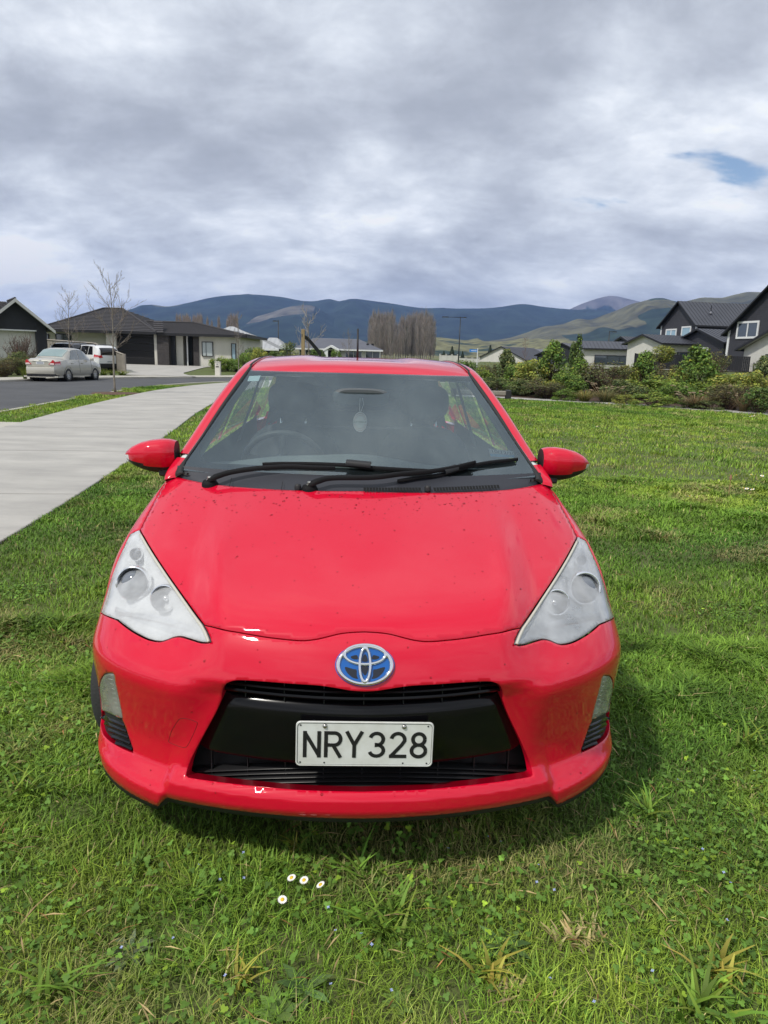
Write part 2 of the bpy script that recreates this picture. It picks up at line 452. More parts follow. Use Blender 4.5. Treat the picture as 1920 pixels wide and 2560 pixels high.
def panel(name, outline, material, holes=(), parent=car, step=.012, gap=.0012, depth=.018, f=fbody, off=0.0, hole_depth=None, chart=None, lift=None):
    """a body panel bounded by 3-D outlines lying on the body surface, with edges turned inwards"""
    tu, fu = chart or (to_uv, lambda uv: from_uv(uv, f, off))
    ol = inset(tu(np.asarray(outline)), gap); hl = [inset(tu(np.asarray(h)), -gap) for h in holes]
    V, T = tri_chart(ol, hl, step)
    P = fu(V); Nn = grad(f, P)
    if lift is not None: P = P+Nn*lift(P)[:, None]
    # orient
    a, b, c = P[T[:, 0]], P[T[:, 1]], P[T[:, 2]]
    fl = np.einsum('ij,ij->i', np.cross(b-a, c-a), Nn[T[:, 0]]) < 0
    T[fl] = T[fl][:, ::-1]
    faces = [tuple(t) for t in T]
    # boundary loops from the triangles
    cnt = {}
    for t in faces:
        for i in range(3):
            e = (t[i], t[(i+1) % 3]); cnt[e] = cnt.get(e, 0)+1
    bd = [e for e in cnt if (e[1], e[0]) not in cnt]
    vin = {}
    for e in bd: vin.setdefault(e[0], []).append(e); vin.setdefault(e[1], []).append(e)
    verts = list(P); norms = list(Nn); ids = {}
    for v, es in vin.items():
        tg = sum((P[e[1]]-P[e[0]] for e in es), np.zeros(3)); tg /= max(np.linalg.norm(tg), 1e-9)
        od = np.cross(tg, Nn[v]); od /= max(np.linalg.norm(od), 1e-9)
        norms[v] = Nn[v]*.85+od*.5; norms[v] /= np.linalg.norm(norms[v])
        dd = depth
        if hole_depth is not None and hl and min(np.min(np.linalg.norm(V[v]-h, axis=1)) for h in hl) < 1e-5: dd = hole_depth
        dr = Nn[v]
        if dd != depth: dr = Nn[v]*.6+np.array([0, -1., 0]); dr = dr/np.linalg.norm(dr)
        ids[v] = len(verts); verts.append(P[v]-dr*dd); norms.append(od)
        ids[(v,)] = len(verts); verts.append(P[v]-Nn[v]*.001+od*.0006); norms.append(od)
    for a, b in bd:
        faces.append((b, a, ids[(a,)], ids[(b,)])); faces.append((ids[(b,)], ids[(a,)], ids[a], ids[b]))
    o = obj(name, verts, faces, material, parent, True, normals=norms)
    put_vn(o, norms)
    return o
def seg(pts, cv, n=8, **k):
    """traced picture polyline -> smooth 3-D polyline on the body"""
    return cast(catmull([cv(*p) for p in pts], n), **k)
def mirror(P): 
    Q = np.array(P)[::-1].copy(); Q[:, 0] *= -1; return Q
def loop(*segs, step=.012):
    out = []
    for s in segs:
        s = resample(np.asarray(s), step)
        if out and np.linalg.norm(out[-1]-s[0]) < step*.5: s = s[1:]
        out += list(s)
    if np.linalg.norm(out[0]-out[-1]) < step*.5: out.pop()
    return np.array(out)
vA = lambda x, y: (200+x/2.37, 1200+y/2.37)
vC = lambda x, y: (200+x/2.183, 1550+y/2.183)
vD = lambda x, y: (640+x/2.0738, 1560+y/2.0738)
vE = lambda x, y: (280+x/5.184, 1060+y/5.184)

def red_paint():
    m = bpy.data.materials.new('red_paint'); m.use_nodes = True; nt = m.node_tree; b = nt.nodes['Principled BSDF']
    b.inputs['Base Color'].default_value = (.60, .002, .026, 1); b.inputs['Roughness'].default_value = .38
    b.inputs['Coat Weight'].default_value = 1.0; b.inputs['Coat Roughness'].default_value = .03; b.inputs['Coat IOR'].default_value = 1.52
    b.inputs['Specular IOR Level'].default_value = .08
    n = nt.nodes.new('ShaderNodeTexNoise'); n.inputs['Scale'].default_value = 900; tc = nt.nodes.new('ShaderNodeTexCoord')
    nt.links.new(tc.outputs['Object'], n.inputs['Vector'])
    mr = nt.nodes.new('ShaderNodeMapRange'); mr.inputs['To Min'].default_value = .33; mr.inputs['To Max'].default_value = .43
    nt.links.new(n.outputs[0], mr.inputs[0]); nt.links.new(mr.outputs[0], b.inputs['Roughness'])
    # faint orange-peel in the lacquer
    n2 = nt.nodes.new('ShaderNodeTexNoise'); n2.inputs['Scale'].default_value = 260; n2.inputs['Detail'].default_value = 1
    nt.links.new(tc.outputs['Object'], n2.inputs['Vector'])
    bp = nt.nodes.new('ShaderNodeBump'); bp.inputs['Strength'].default_value = .012; bp.inputs['Distance'].default_value = .002
    nt.links.new(n2.outputs[0], bp.inputs['Height']); nt.links.new(bp.outputs[0], b.inputs['Coat Normal'])
    return m
RED = red_paint()
BLK = mat('black_gloss_trim', (.004, .004, .005), .16, spec=.35)
PLAS = mat('black_plastic', (.018, .019, .021), .55, bump=.15, bscale=500)
COWLM = mat('grey_black_cowl_plastic', (.030, .032, .040), .42, bump=.1, bscale=700)
RUB = mat('black_rubber', (.020, .020, .020), .7)
TYRE = mat('tyre_rubber', (.030, .031, .032), .75, bump=.3, bscale=120)
CHROME = mat('chrome', (.82, .83, .85), .06, metal=1.0)
SILVER = mat('silver_reflector', (.78, .79, .81), .22, metal=.75)
LAMP_WHITE = mat('lamp_housing_grey', (.74, .76, .78), .3, coat=.4)

# ---- outlines (left side of the picture; mirrored for the other side)
hl_top = seg([(357, 300)], vA, 1)[0] if False else None
S = {}
S['hl_in_h'] = seg([(357, 300), (430, 425), (520, 562), (610, 690), (690, 802), (735, 862)], vA)
S['hl_in_b'] = seg([(735, 862), (758, 905), (774, 945), (779, 962)], vA)
S['hl_inner'] = np.concatenate([S['hl_in_h'], S['hl_in_b'][1:]])
S['hl_low'] = seg([(779, 964), (720, 966), (650, 945), (595, 930), (550, 934), (510, 950), (470, 959), (400, 945), (320, 905), (262, 865), (222, 832)], vA)
hl_out_yz = catmull([(.47, .628), (.50, .657), (.545, .70), (.60, .745), (.665, .788), (.73, .816)], 6)
S['hl_outer'] = side_pts(hl_out_yz)
S['gap_front'] = seg([(735, 862), (790, 873), (860, 891), (950, 906), (1080, 929), (1200, 944), (1310, 953), (1390, 946), (1450, 933), (1530, 913), (1600, 904), (1685, 900)], vA)
S['gap_front'][:, 0] -= np.linspace(0, S['gap_front'][-1, 0], len(S['gap_front']))
S['hood_side'] = seg([(365, 1370), (440, 1212), (520, 1060), (600, 912), (680, 782), (740, 732), (830, 682)], vE)
S['hood_rear'] = seg([(830, 682), (900, 700), (1100, 746), (1300, 780), (1530, 806), (1659, 818), (1900, 836), (2300, 858), (2700, 866), (3200, 868)], vE)
S['hood_rear'][:, 0] -= np.linspace(0, S['hood_rear'][-1, 0], len(S['hood_rear']))
kk = S['hood_side'][0]
S['hl_inner'][0] = kk; S['hl_in_h'][0] = kk

# bonnet
hood_l = [S['gap_front'][::-1], S['hl_in_h'][::-1], S['hood_side'], S['hood_rear']]
hood_left = np.concatenate([resample(s, .012) for s in hood_l])
hood_left = hood_left[np.r_[True, np.linalg.norm(np.diff(hood_left, axis=0), axis=1) > .004]]
hood_out = np.concatenate([hood_left, mirror(hood_left)[1:-1]])
hood = panel('hood', hood_out, RED, step=.014, gap=.0024)

# headlights
hl_loop = loop(S['hl_inner'], S['hl_low'], S['hl_outer'], np.array([S['hl_outer'][-1], S['hl_inner'][0]]), step=.010)

# bumper: below bonnet gap and headlight, to the wheel arch
WC = np.array([.815, .297]); AR = .335
a0 = math.radians(180-20); 
arch = [(WC[0]+AR*math.cos(t), WC[1]+AR*math.sin(t)) for t in np.linspace(math.radians(158), math.radians(201), 10)]
S['b_side'] = side_pts(np.array([(.47, .628), (.485, .56), (.50, .47)]))
S['b_arch'] = side_pts(np.array(arch))
# lower hem of the bumper: flat under the lip
xs_l = np.linspace(S['b_arch'][-1, 0], 0, 60)
def hem(x):
    ax = abs(x); zb = .226-.125*max(0, ax-.1)**2; zb = lerp(zb, .168, float(sstep(.545, .575, ax)))
    zb = lerp(zb, .182, float(sstep(.66, .83, ax)))
    return zb
def hem_pt(x):
    zb = hem(x); a, b = -0.3, 1.6
    for _ in range(40):
        m = (a+b)/2
        if fbody(np.array([x, m, zb])) > 0: a = m
        else: b = m
    return (x, (a+b)/2, zb)
S['hem'] = np.array([S['b_arch'][-1]]+[hem_pt(x) for x in np.linspace(-.80, 0, 60)])
hl_low_r = S['hl_low']
bump_left = np.concatenate([resample(s, .012) for s in (S['gap_front'][::-1], S['hl_in_b'], S['hl_low'], S['b_side'], S['b_arch'], S['hem'])])
bump_left = bump_left[np.r_[True, np.linalg.norm(np.diff(bump_left, axis=0), axis=1) > .004]]
bump_out = np.concatenate([bump_left, mirror(bump_left)[1:-1]])
# openings in the bumper
g_top = seg([(775, 408), (783, 375), (800, 350), (830, 336), (870, 331), (1000, 338), (1150, 350), (1300, 360), (1400, 374), (1480, 388), (1555, 393)], vC)
g_top[:, 0] -= np.linspace(0, g_top[-1, 0], len(g_top))
g_bot = seg([(1555, 932), (1250, 926), (1000, 907), (800, 886), (650, 866), (592, 856)], vC)
g_bot[:, 0] -= np.linspace(g_bot[0, 0], 0, len(g_bot))
g_side = seg([(580, 846), (584, 822), (604, 768), (640, 694), (690, 602), (740, 510), (774, 432)], vC)
g_left = np.concatenate([resample(s, .010) for s in (g_bot, g_side, g_top)])
g_left = g_left[np.r_[True, np.linalg.norm(np.diff(g_left, axis=0), axis=1) > .003]]
grille_hole = np.concatenate([g_left, mirror(g_left)[1:-1]])
fog_l = seg([(180, 293), (140, 293), (114, 322), (103, 370), (100, 430), (104, 482)], vC)
fog_b = seg([(108, 490), (150, 508), (190, 526), (228, 540)], vC)
fog_r = seg([(232, 532), (222, 480), (205, 400), (192, 340), (186, 302)], vC)
ven_b = seg([(108, 490), (112, 560), (122, 612), (152, 650), (212, 690), (290, 725)], vC)
ven_r = seg([(294, 722), (270, 650), (250, 590), (230, 542)], vC)
fog_hole_l = loop(fog_l, ven_b, ven_r, fog_r, step=.010)
holes = [grille_hole, fog_hole_l, mirror(fog_hole_l)]
bumper = panel('bumper', bump_out, RED, holes, step=.0085, hole_depth=.045, gap=.0016)
# ---- dark structure behind the panel gaps
def inner_shell():
    u = np.linspace(-1.75, 1.75, 110); v = np.linspace(-1.05, 1.15, 80)
    U, V = np.meshgrid(u, v); uv = np.stack([U.ravel(), V.ravel()], 1)
    P = from_uv(uv, off=-.085)
    ok = (P[:, 1] < 1.12) & ~((P[:, 2] < .64) & (P[:, 1] > .40) & (np.abs(P[:, 0]) > .42)) & (P[:, 2] > .17)
    # leave the lamp pockets free
    for L in (hl_loop, mirror(hl_loop)): ok &= ~inpoly(uv, inset(to_uv(L), -.03))
    n, m = len(v), len(u); f = []
    for i in range(n-1):
        for j in range(m-1):
            q = (i*m+j, i*m+j+1, (i+1)*m+j+1, (i+1)*m+j)
            if all(ok[k] for k in q): f.append(q)
    obj('inner_structure', P, f, mat('dark_inner_structure', (.012, .012, .013), .8), car, True)
inner_shell()

# ---- front wings
door_y = 1.24
fen = [np.array(S['hood_side']), side_pts(catmull([(1.06, .958), (1.14, .945), (door_y, .90), (door_y+.01, .6), (door_y+.005, .19)], 8)),
       side_pts(np.array([(door_y, .19), (WC[0]+AR*math.cos(math.radians(-18)), .193)])),
       side_pts(np.array([(WC[0]+AR*math.cos(t), WC[1]+AR*math.sin(t)) for t in np.linspace(math.radians(-18), math.radians(148.5), 40)])),
       S['b_side'][::-1], S['hl_outer'], np.array([S['hl_outer'][-1], S['hood_side'][0]])]
fl = loop(*fen, step=.014)
fender = panel('fender', fl, RED, step=.016, depth=.03)
dup_mirror(fender, car)

# ---- doors and rear quarters
yz_chart = (lambda P: np.asarray(P)[:, 1:3], lambda uv: side_pts(uv))
def side_panel(name, yz):
    P = side_pts(resample(np.array(yz+[yz[0]]), .03)[:-1])
    o = panel(name, P, RED, step=.045, gap=.003, depth=.02, chart=yz_chart); dup_mirror(o, car); return o
side_panel('front_door', [(door_y, .20), (2.32, .20), (2.34, .60), (2.32, .955), (1.45, .935), (door_y, .905)])
RW = np.array([3.365, .297])
rarch = [(RW[0]+AR*math.cos(t), RW[1]+AR*math.sin(t)) for t in np.linspace(R(120), R(195), 12)]
side_panel('rear_door', [(2.32, .20), (RW[0]+AR*math.cos(R(195)), .205)]+rarch[::-1]+[(3.18, .70), (3.16, .985), (2.32, .955), (2.34, .60)])
rarch2 = [(RW[0]+AR*math.cos(t), RW[1]+AR*math.sin(t)) for t in np.linspace(R(-14), R(120), 16)]
side_panel('rear_quarter', [(3.70, .22), (3.96, .24), (3.975, .60), (3.90, .96), (3.16, .985), (3.18, .70)]+rarch2[::-1])
# tail panel and sills
P = []
for z in np.linspace(.22, 1.0, 10):
    xe = float(-side_pts([(3.93, min(z, .97))])[0, 0])
    P.append([(x*xe, 3.985-.10*abs(x)**6-.06*max(0, z-.6), z) for x in np.linspace(-1, 1, 17)])
MB().grid(P, flip=True).build('tailgate', RED, car, True)
for s in (-1, 1):
    MB().box(min(s*.70, s*.815), max(s*.70, s*.815), 1.16, 3.04, .15, .215).build('sill', PLAS, car)
MB().box(-.72, .72, .35, 3.8, .17, .22).build('underbody', PLAS, car)

# ---- greenhouse
def zW(x, y): return .955+.459*(y-.83)-.139*x*x
def fW(p, lift=0.0): return p[..., 2]-zW(p[..., 0], p[..., 1])-lift
def glass_pt(s, t, lift=0.0):
    s = np.asarray(s, float); t = np.asarray(t, float)
    x = s*lerp(.705, .533, t); y = lerp(.90+.155*s**2, 1.70+.085*s**2, t)
    z = zW(x, y)
    n = np.stack([.278*x, np.full_like(x, -.459), np.ones_like(x)], -1); n /= np.linalg.norm(n, axis=-1, keepdims=True)
    return np.stack([x, y, z], -1)+n*lift
def glass_st(p):
    x, y = p[:, 0], p[:, 1]; t = np.full(len(x), .4)
    for _ in range(30):
        s = x/lerp(.705, .533, t); a = .90+.155*s**2; b = 1.70+.085*s**2; t = (y-a)/(b-a)
    return np.stack([x/lerp(.705, .533, t), t], 1)
SS, TT = np.meshgrid(np.linspace(-1, 1, 41), np.linspace(0, 1, 31))
WSG = glass_mat('windscreen_glass', (.84, .92, .91), haze=.030, haze_col=(.50, .66, .69), ior=2.25, refl=(.84, .97, 1.0))  # teal haze colour stands in for part of the sky reflection
ws = MB().grid(glass_pt(SS, TT)).build('windscreen', WSG, car, True)
# black ceramic border on the inside of the glass
v4 = lambda x, y: (280+x/1.3825, 860+y/1.3825)
cl = cast(catmull([v4(*p) for p in [(860, 428), (600, 420), (380, 411), (345, 408), (320, 400), (307, 382), (306, 360), (320, 325), (365, 250), (420, 170), (474, 104)]], 6), f=fW, t0=1.5, t1=4.5)
ct = cast(catmull([v4(*p) for p in [(474, 103), (600, 97), (860, 101)]], 6), f=fW, t0=1.5, t1=4.5)
q = np.concatenate([glass_st(cl), glass_st(ct)[1:]]); q[:, 0] = np.minimum(q[:, 0], 0); q[0, 0] = 0; q[-1, 0] = 0
q[:, 1] = np.clip(q[:, 1], .02, .985); q[:, 0] = np.clip(q[:, 0], -.975, 0)
clear = np.concatenate([q, (q*[-1, 1])[::-1][1:-1]])
oo = np.array([(a, b) for a, b in [(s, 0.0) for s in np.linspace(-1, 1, 41)]+[(1, t) for t in np.linspace(.03, 1, 30)]+[(s, 1.0) for s in np.linspace(.95, -1, 40)]+[(-1, t) for t in np.linspace(.97, .03, 29)]])
V, T = tri_chart(oo, [clear], .05)
obj('frit_band', glass_pt(V[:, 0], V[:, 1], -.003), T, mat('black_ceramic_frit', (.010, .011, .016), .25, coat=.3), ws)
# dark tinted trapezoid just behind the glass at the top middle
sh = glass_st(cast(np.array([(560+a/2.37, 870+b/2.37) for a, b in [(525, 152), (560, 178), (632, 236), (700, 241), (1005, 243), (1070, 195), (1100, 170)]]), f=fW, t0=1.5, t1=4.5))
V, T = tri_chart(resample(np.concatenate([sh, sh[:1]]), .02)[:-1], [], .04)
obj('tinted_patch', glass_pt(V[:, 0], np.clip(V[:, 1], 0, .99), -.006), T, glass_mat('dark_tint', (.30, .33, .35), ior=1.02), ws)

# pillars + roof rails swept from scuttle to tail
cA = catmull([(-.705, 1.035, .962), (-.706, 1.06, .988), (-.668, 1.22, 1.062), (-.606, 1.50, 1.212), (-.538, 1.79, 1.352), (-.512, 2.05, 1.402), (-.500, 2.5, 1.418), (-.49, 3.0, 1.395), (-.47, 3.55, 1.335)], 7)
cB = catmull([(-.742, 1.03, .955), (-.742, 1.07, .985), (-.705, 1.24, 1.065), (-.641, 1.53, 1.220), (-.578, 1.82, 1.352), (-.556, 2.08, 1.395), (-.545, 2.5, 1.408), (-.535, 3.0, 1.385), (-.51, 3.55, 1.325)], 7)
cC = catmull([(-.752, 1.06, .945), (-.748, 1.12, .975), (-.722, 1.30, 1.050), (-.665, 1.60, 1.200), (-.612, 1.90, 1.315), (-.596, 2.14, 1.352), (-.59, 2.5, 1.366), (-.58, 3.0, 1.345), (-.55, 3.55, 1.285)], 7)
def rail(i0, i1):
    P = []
    for a, b, c in zip(cA[i0:i1], cB[i0:i1], cC[i0:i1]):
        sec = catmull([a+[0, 0, -.012], a, b, c, c+[.02, 0, -.012]], 5); P.append(sec)
    return P
o = MB().grid(rail(0, 12), flip=True).build('wing_corner', RED, car, True); dup_mirror(o, car)
o = MB().grid(rail(12, len(cA)), flip=True).build('pillar', RED, car, True)
o.data.vertices.foreach_set('co', (np.array([v.co for v in o.data.vertices])+[0, .002, .0005]).ravel())
dup_mirror(o, car)
# rubber strip between screen and pillar, broad at the foot
P = []
for i, a in enumerate(cA[:30]):
    t = i/29; w = lerp(.055, .014, min(1, (t/.35))) if t < .35 else .014
    inn = np.array([a[0]+w, a[1]-.01-w*.2, 0]); inn[2] = zW(inn[0], inn[1])+.004
    P.append([inn-[0, 0, .01], inn, (inn+a)/2+[0, 0, .006], a+[.001, 0, .003], a+[.001, 0, -.012]])
o = MB().grid(P, flip=True).build('screen_rubber', RUB, car, True); dup_mirror(o, car)

# roof skin
k0 = 28
railA = cA[k0:]
P = []
for i, a in enumerate(railA):
    row = []
    for s in np.linspace(-1, 1, 61):
        t = (a[1]-1.79)/(3.55-1.79)
        x = s*(-a[0]-.006); y = a[1]-.085*(1-s*s)*(1-t)**3+.10*(1-s*s)*t**4
        crown = .022*(1-abs(s)**2.5)
        pag = .012*float(sstep(.18, .30, abs(x)))*float(sstep(1.85, 2.1, y))
        row.append((x, y, a[2]-.006+crown*(1 if i else .35)-.010*float(sstep(1.85, 2.1, y))+pag))
    P.append(row)
roof = MB().grid(P).build('roof', RED, car, True)
P = [[(x, y-.002, z-.004), (x, y-.012, z-.008), (x, y-.016, z-.02)] for (x, y, z) in P[0]]
MB().grid(P).build('header_trim', RUB, car, True)
for s in (-1, 1):
    MB().tube([(s*(-a[0]+.004), a[1], a[2]-.003) for a in cA[30:]], .007, 6).build('roof_ditch_moulding', RUB, car, True)
b = MB(); b.tube([(.0, 3.45, 1.375), (.0, 3.45, 1.40)], [.018, .010], 10); b.tube([(0, 3.45, 1.40), (0, 3.49, 1.62)], [.0075, .0065], 8)
b.build('antenna', PLAS, car, True)
# side windows + pillars between them
SWG = glass_mat('side_window_glass', (.62, .70, .69), ior=1.5)
def xg(y, z): return .765-.46*(z-.97)-.03*max(0, y-2.4)
def side_glass(name, yz, m):
    o = obj(name, [(-xg(y, z)+.004, y, z) for y, z in yz], [tuple(range(len(yz)))], m, car); dup_mirror(o, car)
side_glass('side_window', [(1.17, .955), (2.28, .975), (2.28, 1.325), (2.05, 1.318), (1.62, 1.19)], SWG)
side_glass('side_window', [(2.37, .975), (3.10, .995), (3.02, 1.315), (2.37, 1.33)], SWG)
side_glass('quarter_window', [(3.16, .995), (3.45, 1.02), (3.40, 1.23), (3.10, 1.305)], SWG)
for y0, y1 in ((2.28, 2.37), (3.08, 3.16), (3.43, 3.80)):
    o = obj('door_pillar', [(-xg(y0, .955)-.002, y0, .955), (-xg(y1, .955)-.002, y1, .955), (-xg(y1-.04, 1.33)-.002, y1-.04, 1.34-.1*max(0, y1-3.1)), (-xg(y0, 1.34)-.002, y0, 1.345-.1*max(0, y0-3.1))], [(3, 2, 1, 0)], BLK if y0 < 3.2 else RED, car); dup_mirror(o, car)
P = [[(x*lerp(.49, .60, t), lerp(3.56, 3.86, t)-.06*x*x, lerp(1.325, .99, t)) for x in np.linspace(-1, 1, 11)] for t in np.linspace(0, 1, 6)]
MB().grid(P).build('rear_window', glass_mat('rear_glass', (.78, .86, .84)), car, True)
for s in (-1, 1):
    P = [[(s*lerp(lerp(.47, .54, t), lerp(.49, .60, t), q), lerp(3.54, 3.84, t), lerp(1.33, .985, t)) for q in (0, 1.12)] for t in np.linspace(0, 1, 6)]
    MB().grid(P).build('rear_pillar', RED, car, True)

# ---- scuttle panel with grilles, washer jets and wipers
hr = np.concatenate([S['hood_rear'], mirror(S['hood_rear'])[1:]])
hr = resample(hr, .02)
P = []
for p in hr:
    s_ = np.clip(p[0]/.705, -1, 1); g = glass_pt(np.array([s_]), np.array([.0]), .004)[0]
    a = p+[0, .006, -.014]; bq = p+[0, .010, -.003]
    P.append([a, bq, lerp(bq, g, .5)+[0, 0, -.004], g+[0, .02, .010], g+[0, .03, .006]])
cowl = MB().grid(P, flip=True).build('scuttle_panel', COWLM, car, True, 40)
vF = lambda x, y: (440+x/3.19, 1120+y/3.19)
vG = lambda x, y: (900+x/3.19, 1120+y/3.19)
def fcowl(p):
    i = np.argmin(np.abs(p[..., None, 0]-hr[:, 0]), -1); h = hr[i]
    return p[..., 2]-(h[..., 2]+.002+.38*(p[..., 1]-h[..., 1]))
for x0, y0, x1, y1, n in ((38, 343, 475, 343, 19), (596, 343, 1100, 320, 22)):
    for i in range(n):
        c = cast([vG(lerp(x0, x1, i/(n-1)), lerp(y0, y1, i/(n-1)))], f=fcowl, t0=1.5, t1=4)[0]
        MB().add([c+[-.0045, -.012, .002], c+[.0045, -.012, .002], c+[.0045, .012, .0105], c+[-.0045, .012, .0105]], [(0, 1, 2, 3)]).build('vent_slot', mat('vent_dark', (.002, .002, .002), .9), cowl)
for px in (vF(972, 318), vG(540, 330)):
    c = cast([px], f=fcowl, t0=1.5, t1=4)[0]
    MB().lathe([(0.0, .012), (.009, .010), (.012, .003), (.012, -.01)], 12, tuple(c+[0, 0, .004])).build('washer_jet', PLAS, cowl, True)
for px in (vF(435, 288), vF(845, 318)):
    c = cast([px], f=fcowl, t0=1.5, t1=4)[0]
    MB().add([c+[-.001, -.03, -.004], c+[.001, -.03, -.004], c+[.001, .03, .018], c+[-.001, .03, .018]], [(0, 1, 2, 3)]).build('panel_joint', mat('vent_dark'), cowl)

def on_glass(pts, lift):
    return cast(np.array(pts), f=lambda p: fW(p, lift), t0=1.4, t1=4.5)
def strip(path, w, h, lift_top=None):
    """flat bar following a path; w half-width list, h thickness"""
    path = np.asarray(path, float); P = []
    for i, p in enumerate(path):
        d = path[min(i+1, len(path)-1)]-path[max(i-1, 0)]; d /= np.linalg.norm(d)
        n = np.array([.0, -.42, .91]); sd = np.cross(d, n); sd /= np.linalg.norm(sd)
        ww = w[i] if hasattr(w, '__len__') else w
        P.append([p+sd*ww-n*h/2, p+sd*ww*.8+n*h*.4, p+n*h/2, p-sd*ww*.8+n*h*.4, p-sd*ww-n*h/2])
    return P
WIP = mat('wiper_black', (.007, .007, .008), .7, spec=.2)
def wiper(armpx, bladepx, pivot, la, lb):
    ap = catmull(armpx, 6); n = len(ap)
    arm = np.concatenate([on_glass([q], l) for q, l in zip(ap, np.interp(np.linspace(0, 1, n), [0, .12, .5, 1], la))])
    root = MB().grid(strip(arm, np.interp(np.linspace(0, 1, n), [0, .1, .25, .9, 1], [.014, .012, .010, .007, .005]), .013), flip=True).build('wiper', WIP, car, True)
    bl = on_glass(catmull(bladepx, 6), lb); m = len(bl)
    MB().grid(strip(bl, np.interp(np.linspace(0, 1, m), [0, .06, .5, .94, 1], [.003, .006, .008, .006, .003]), .010), flip=True).build('blade', WIP, root, True)
    MB().grid(strip(on_glass(catmull(bladepx, 6), lb*.4), .003, .014), flip=True).build('rubber_lip', RUB, root, True)
    mid = bl[int(m*.52)]
    bx = strip(bl[int(m*.44):int(m*.60)]+[0, -.006, .012], .013, .014); MB().grid(bx, flip=True).build('blade_clip', PLAS, root, True)
    c = on_glass([pivot], .018)[0]
    nut = MB(); nut.lathe([(0.0, .012), (.0075, .011), (.009, .008), (.009, .0), (.013, .0), (.013, -.004)], 6, tuple(c)); nut.build('nut', mat('nut_steel', (.55, .54, .50), .35, metal=1), root)
    base = MB(); base.lathe([(0, .006), (.024, .004), (.03, -.01), (.03, -.03)], 16, tuple(c+[0, .004, -.008])); base.build('pivot_cover', WIP, root, True)
    return root
wiper([vF(262, 252), vF(330, 222), vF(450, 188), vF(650, 160), vF(900, 146), vF(1100, 155), vF(1270, 158)], [vF(690, 128), vF(900, 122), vF(1300, 132), vF(1600, 158), vG(380, 172), vG(575, 182)], vF(268, 250), [.022, .034, .036, .026], .014)
wiper([vF(1062, 292), vF(1130, 262), vF(1250, 236), vG(100, 232), vG(330, 205), vG(560, 185), vG(760, 152), vG(920, 112)], [vG(300, 262), vG(480, 232), vG(640, 212), vG(800, 165), vG(1000, 118), vG(1258, 88)], vF(1065, 290), [.022, .036, .040, .030], .014)
# stickers on the screen
def sticker(px4, name, bands, text=None):
    c = on_glass(px4, -.008)  # TL TR BR BL
    def at(u, v, l=0.0): return lerp(lerp(c[0], c[1], u), lerp(c[3], c[2], u), v)+np.array([0, -.42, .91])*l
    root = None
    for i, (v0, v1, m) in enumerate(bands):
        P = [at(0, v0, .0008*i), at(1, v0, .0008*i), at(1, v1, .0008*i), at(0, v1, .0008*i)]
        o = obj(name if root is None else 'print_band', P, [(3, 2, 1, 0)], m, ws if root is None else None)
        if root is None: root = o
        else: o.parent = ws
    if text:
        for (u, v, hgt, s_) in text:
            t = text_mesh('printed_line', s_, hgt, mat('sticker_ink', (.06, .12, .22), .6), ws)
            X = Vector(c[1]-c[0]).normalized(); Z = Vector((0, -.42, .91)); Y = Z.cross(X).normalized(); Z = X.cross(Y)
            p = at(u, v, .003)
            t.matrix_local = Matrix(((X.x, Y.x, Z.x, p[0]), (X.y, Y.y, Z.y, p[1]), (X.z, Y.z, Z.z, p[2]), (0, 0, 0, 1)))
SW = mat('sticker_white', (.70, .78, .80), .5); SB = mat('sticker_blue', (.12, .45, .75), .5); SLB = mat('sticker_pale_blue', (.55, .72, .78), .5)
sticker([(1200+110/5.184, 1060+318/5.184), (1200+432/5.184, 1060+355/5.184), (1200+445/5.184, 1060+440/5.184), (1200+140/5.184, 1060+425/5.184)], 'inspection_sticker', [(0, 1, SW), (.62, .98, SB)], [(.06, .52, .030, '10/12/2026')])
sticker([(560+150/2.37, 870+166/2.37), (560+218/2.37, 870+163/2.37), (560+205/2.37, 870+195/2.37), (560+138/2.37, 870+197/2.37)], 'pale_sticker', [(0, 1, SLB)])

# ---- headlights
def uvdist(uv, poly):
    d = np.full(len(uv), 9.)
    for i in range(0, len(poly), 100): d = np.minimum(d, np.min(np.linalg.norm(uv[:, None]-poly[None, i:i+100], axis=2), 1))
    return d
HLG = glass_mat('hazy_lamp_lens', (.96, .97, .97), haze=.42, haze_col=(.93, .95, .97), ior=1.5, rough=.04)
hl_uv = inset(to_uv(hl_loop), .004)
head = panel('headlight', hl_loop, LAMP_WHITE, step=.012, gap=.006, depth=.012, lift=lambda P: -(.006+.055*sstep(.0, .055, uvdist(to_uv(P), hl_uv))))
panel('lens', hl_loop, HLG, parent=head, step=.012, gap=.0035, depth=.008)
sealP = np.array(S['hl_inner'][2:-3]); sealN = grad(fbody, sealP)
MB().tube(sealP+sealN*.001+np.array([-.007, .0, -.001]), .0045, 6).build('lens_seal', mat('aged_seal', (.50, .49, .42), .5), head, True)
LN = mat('projector_glass', (.15, .165, .19), .06, coat=1.0, spec=.8)
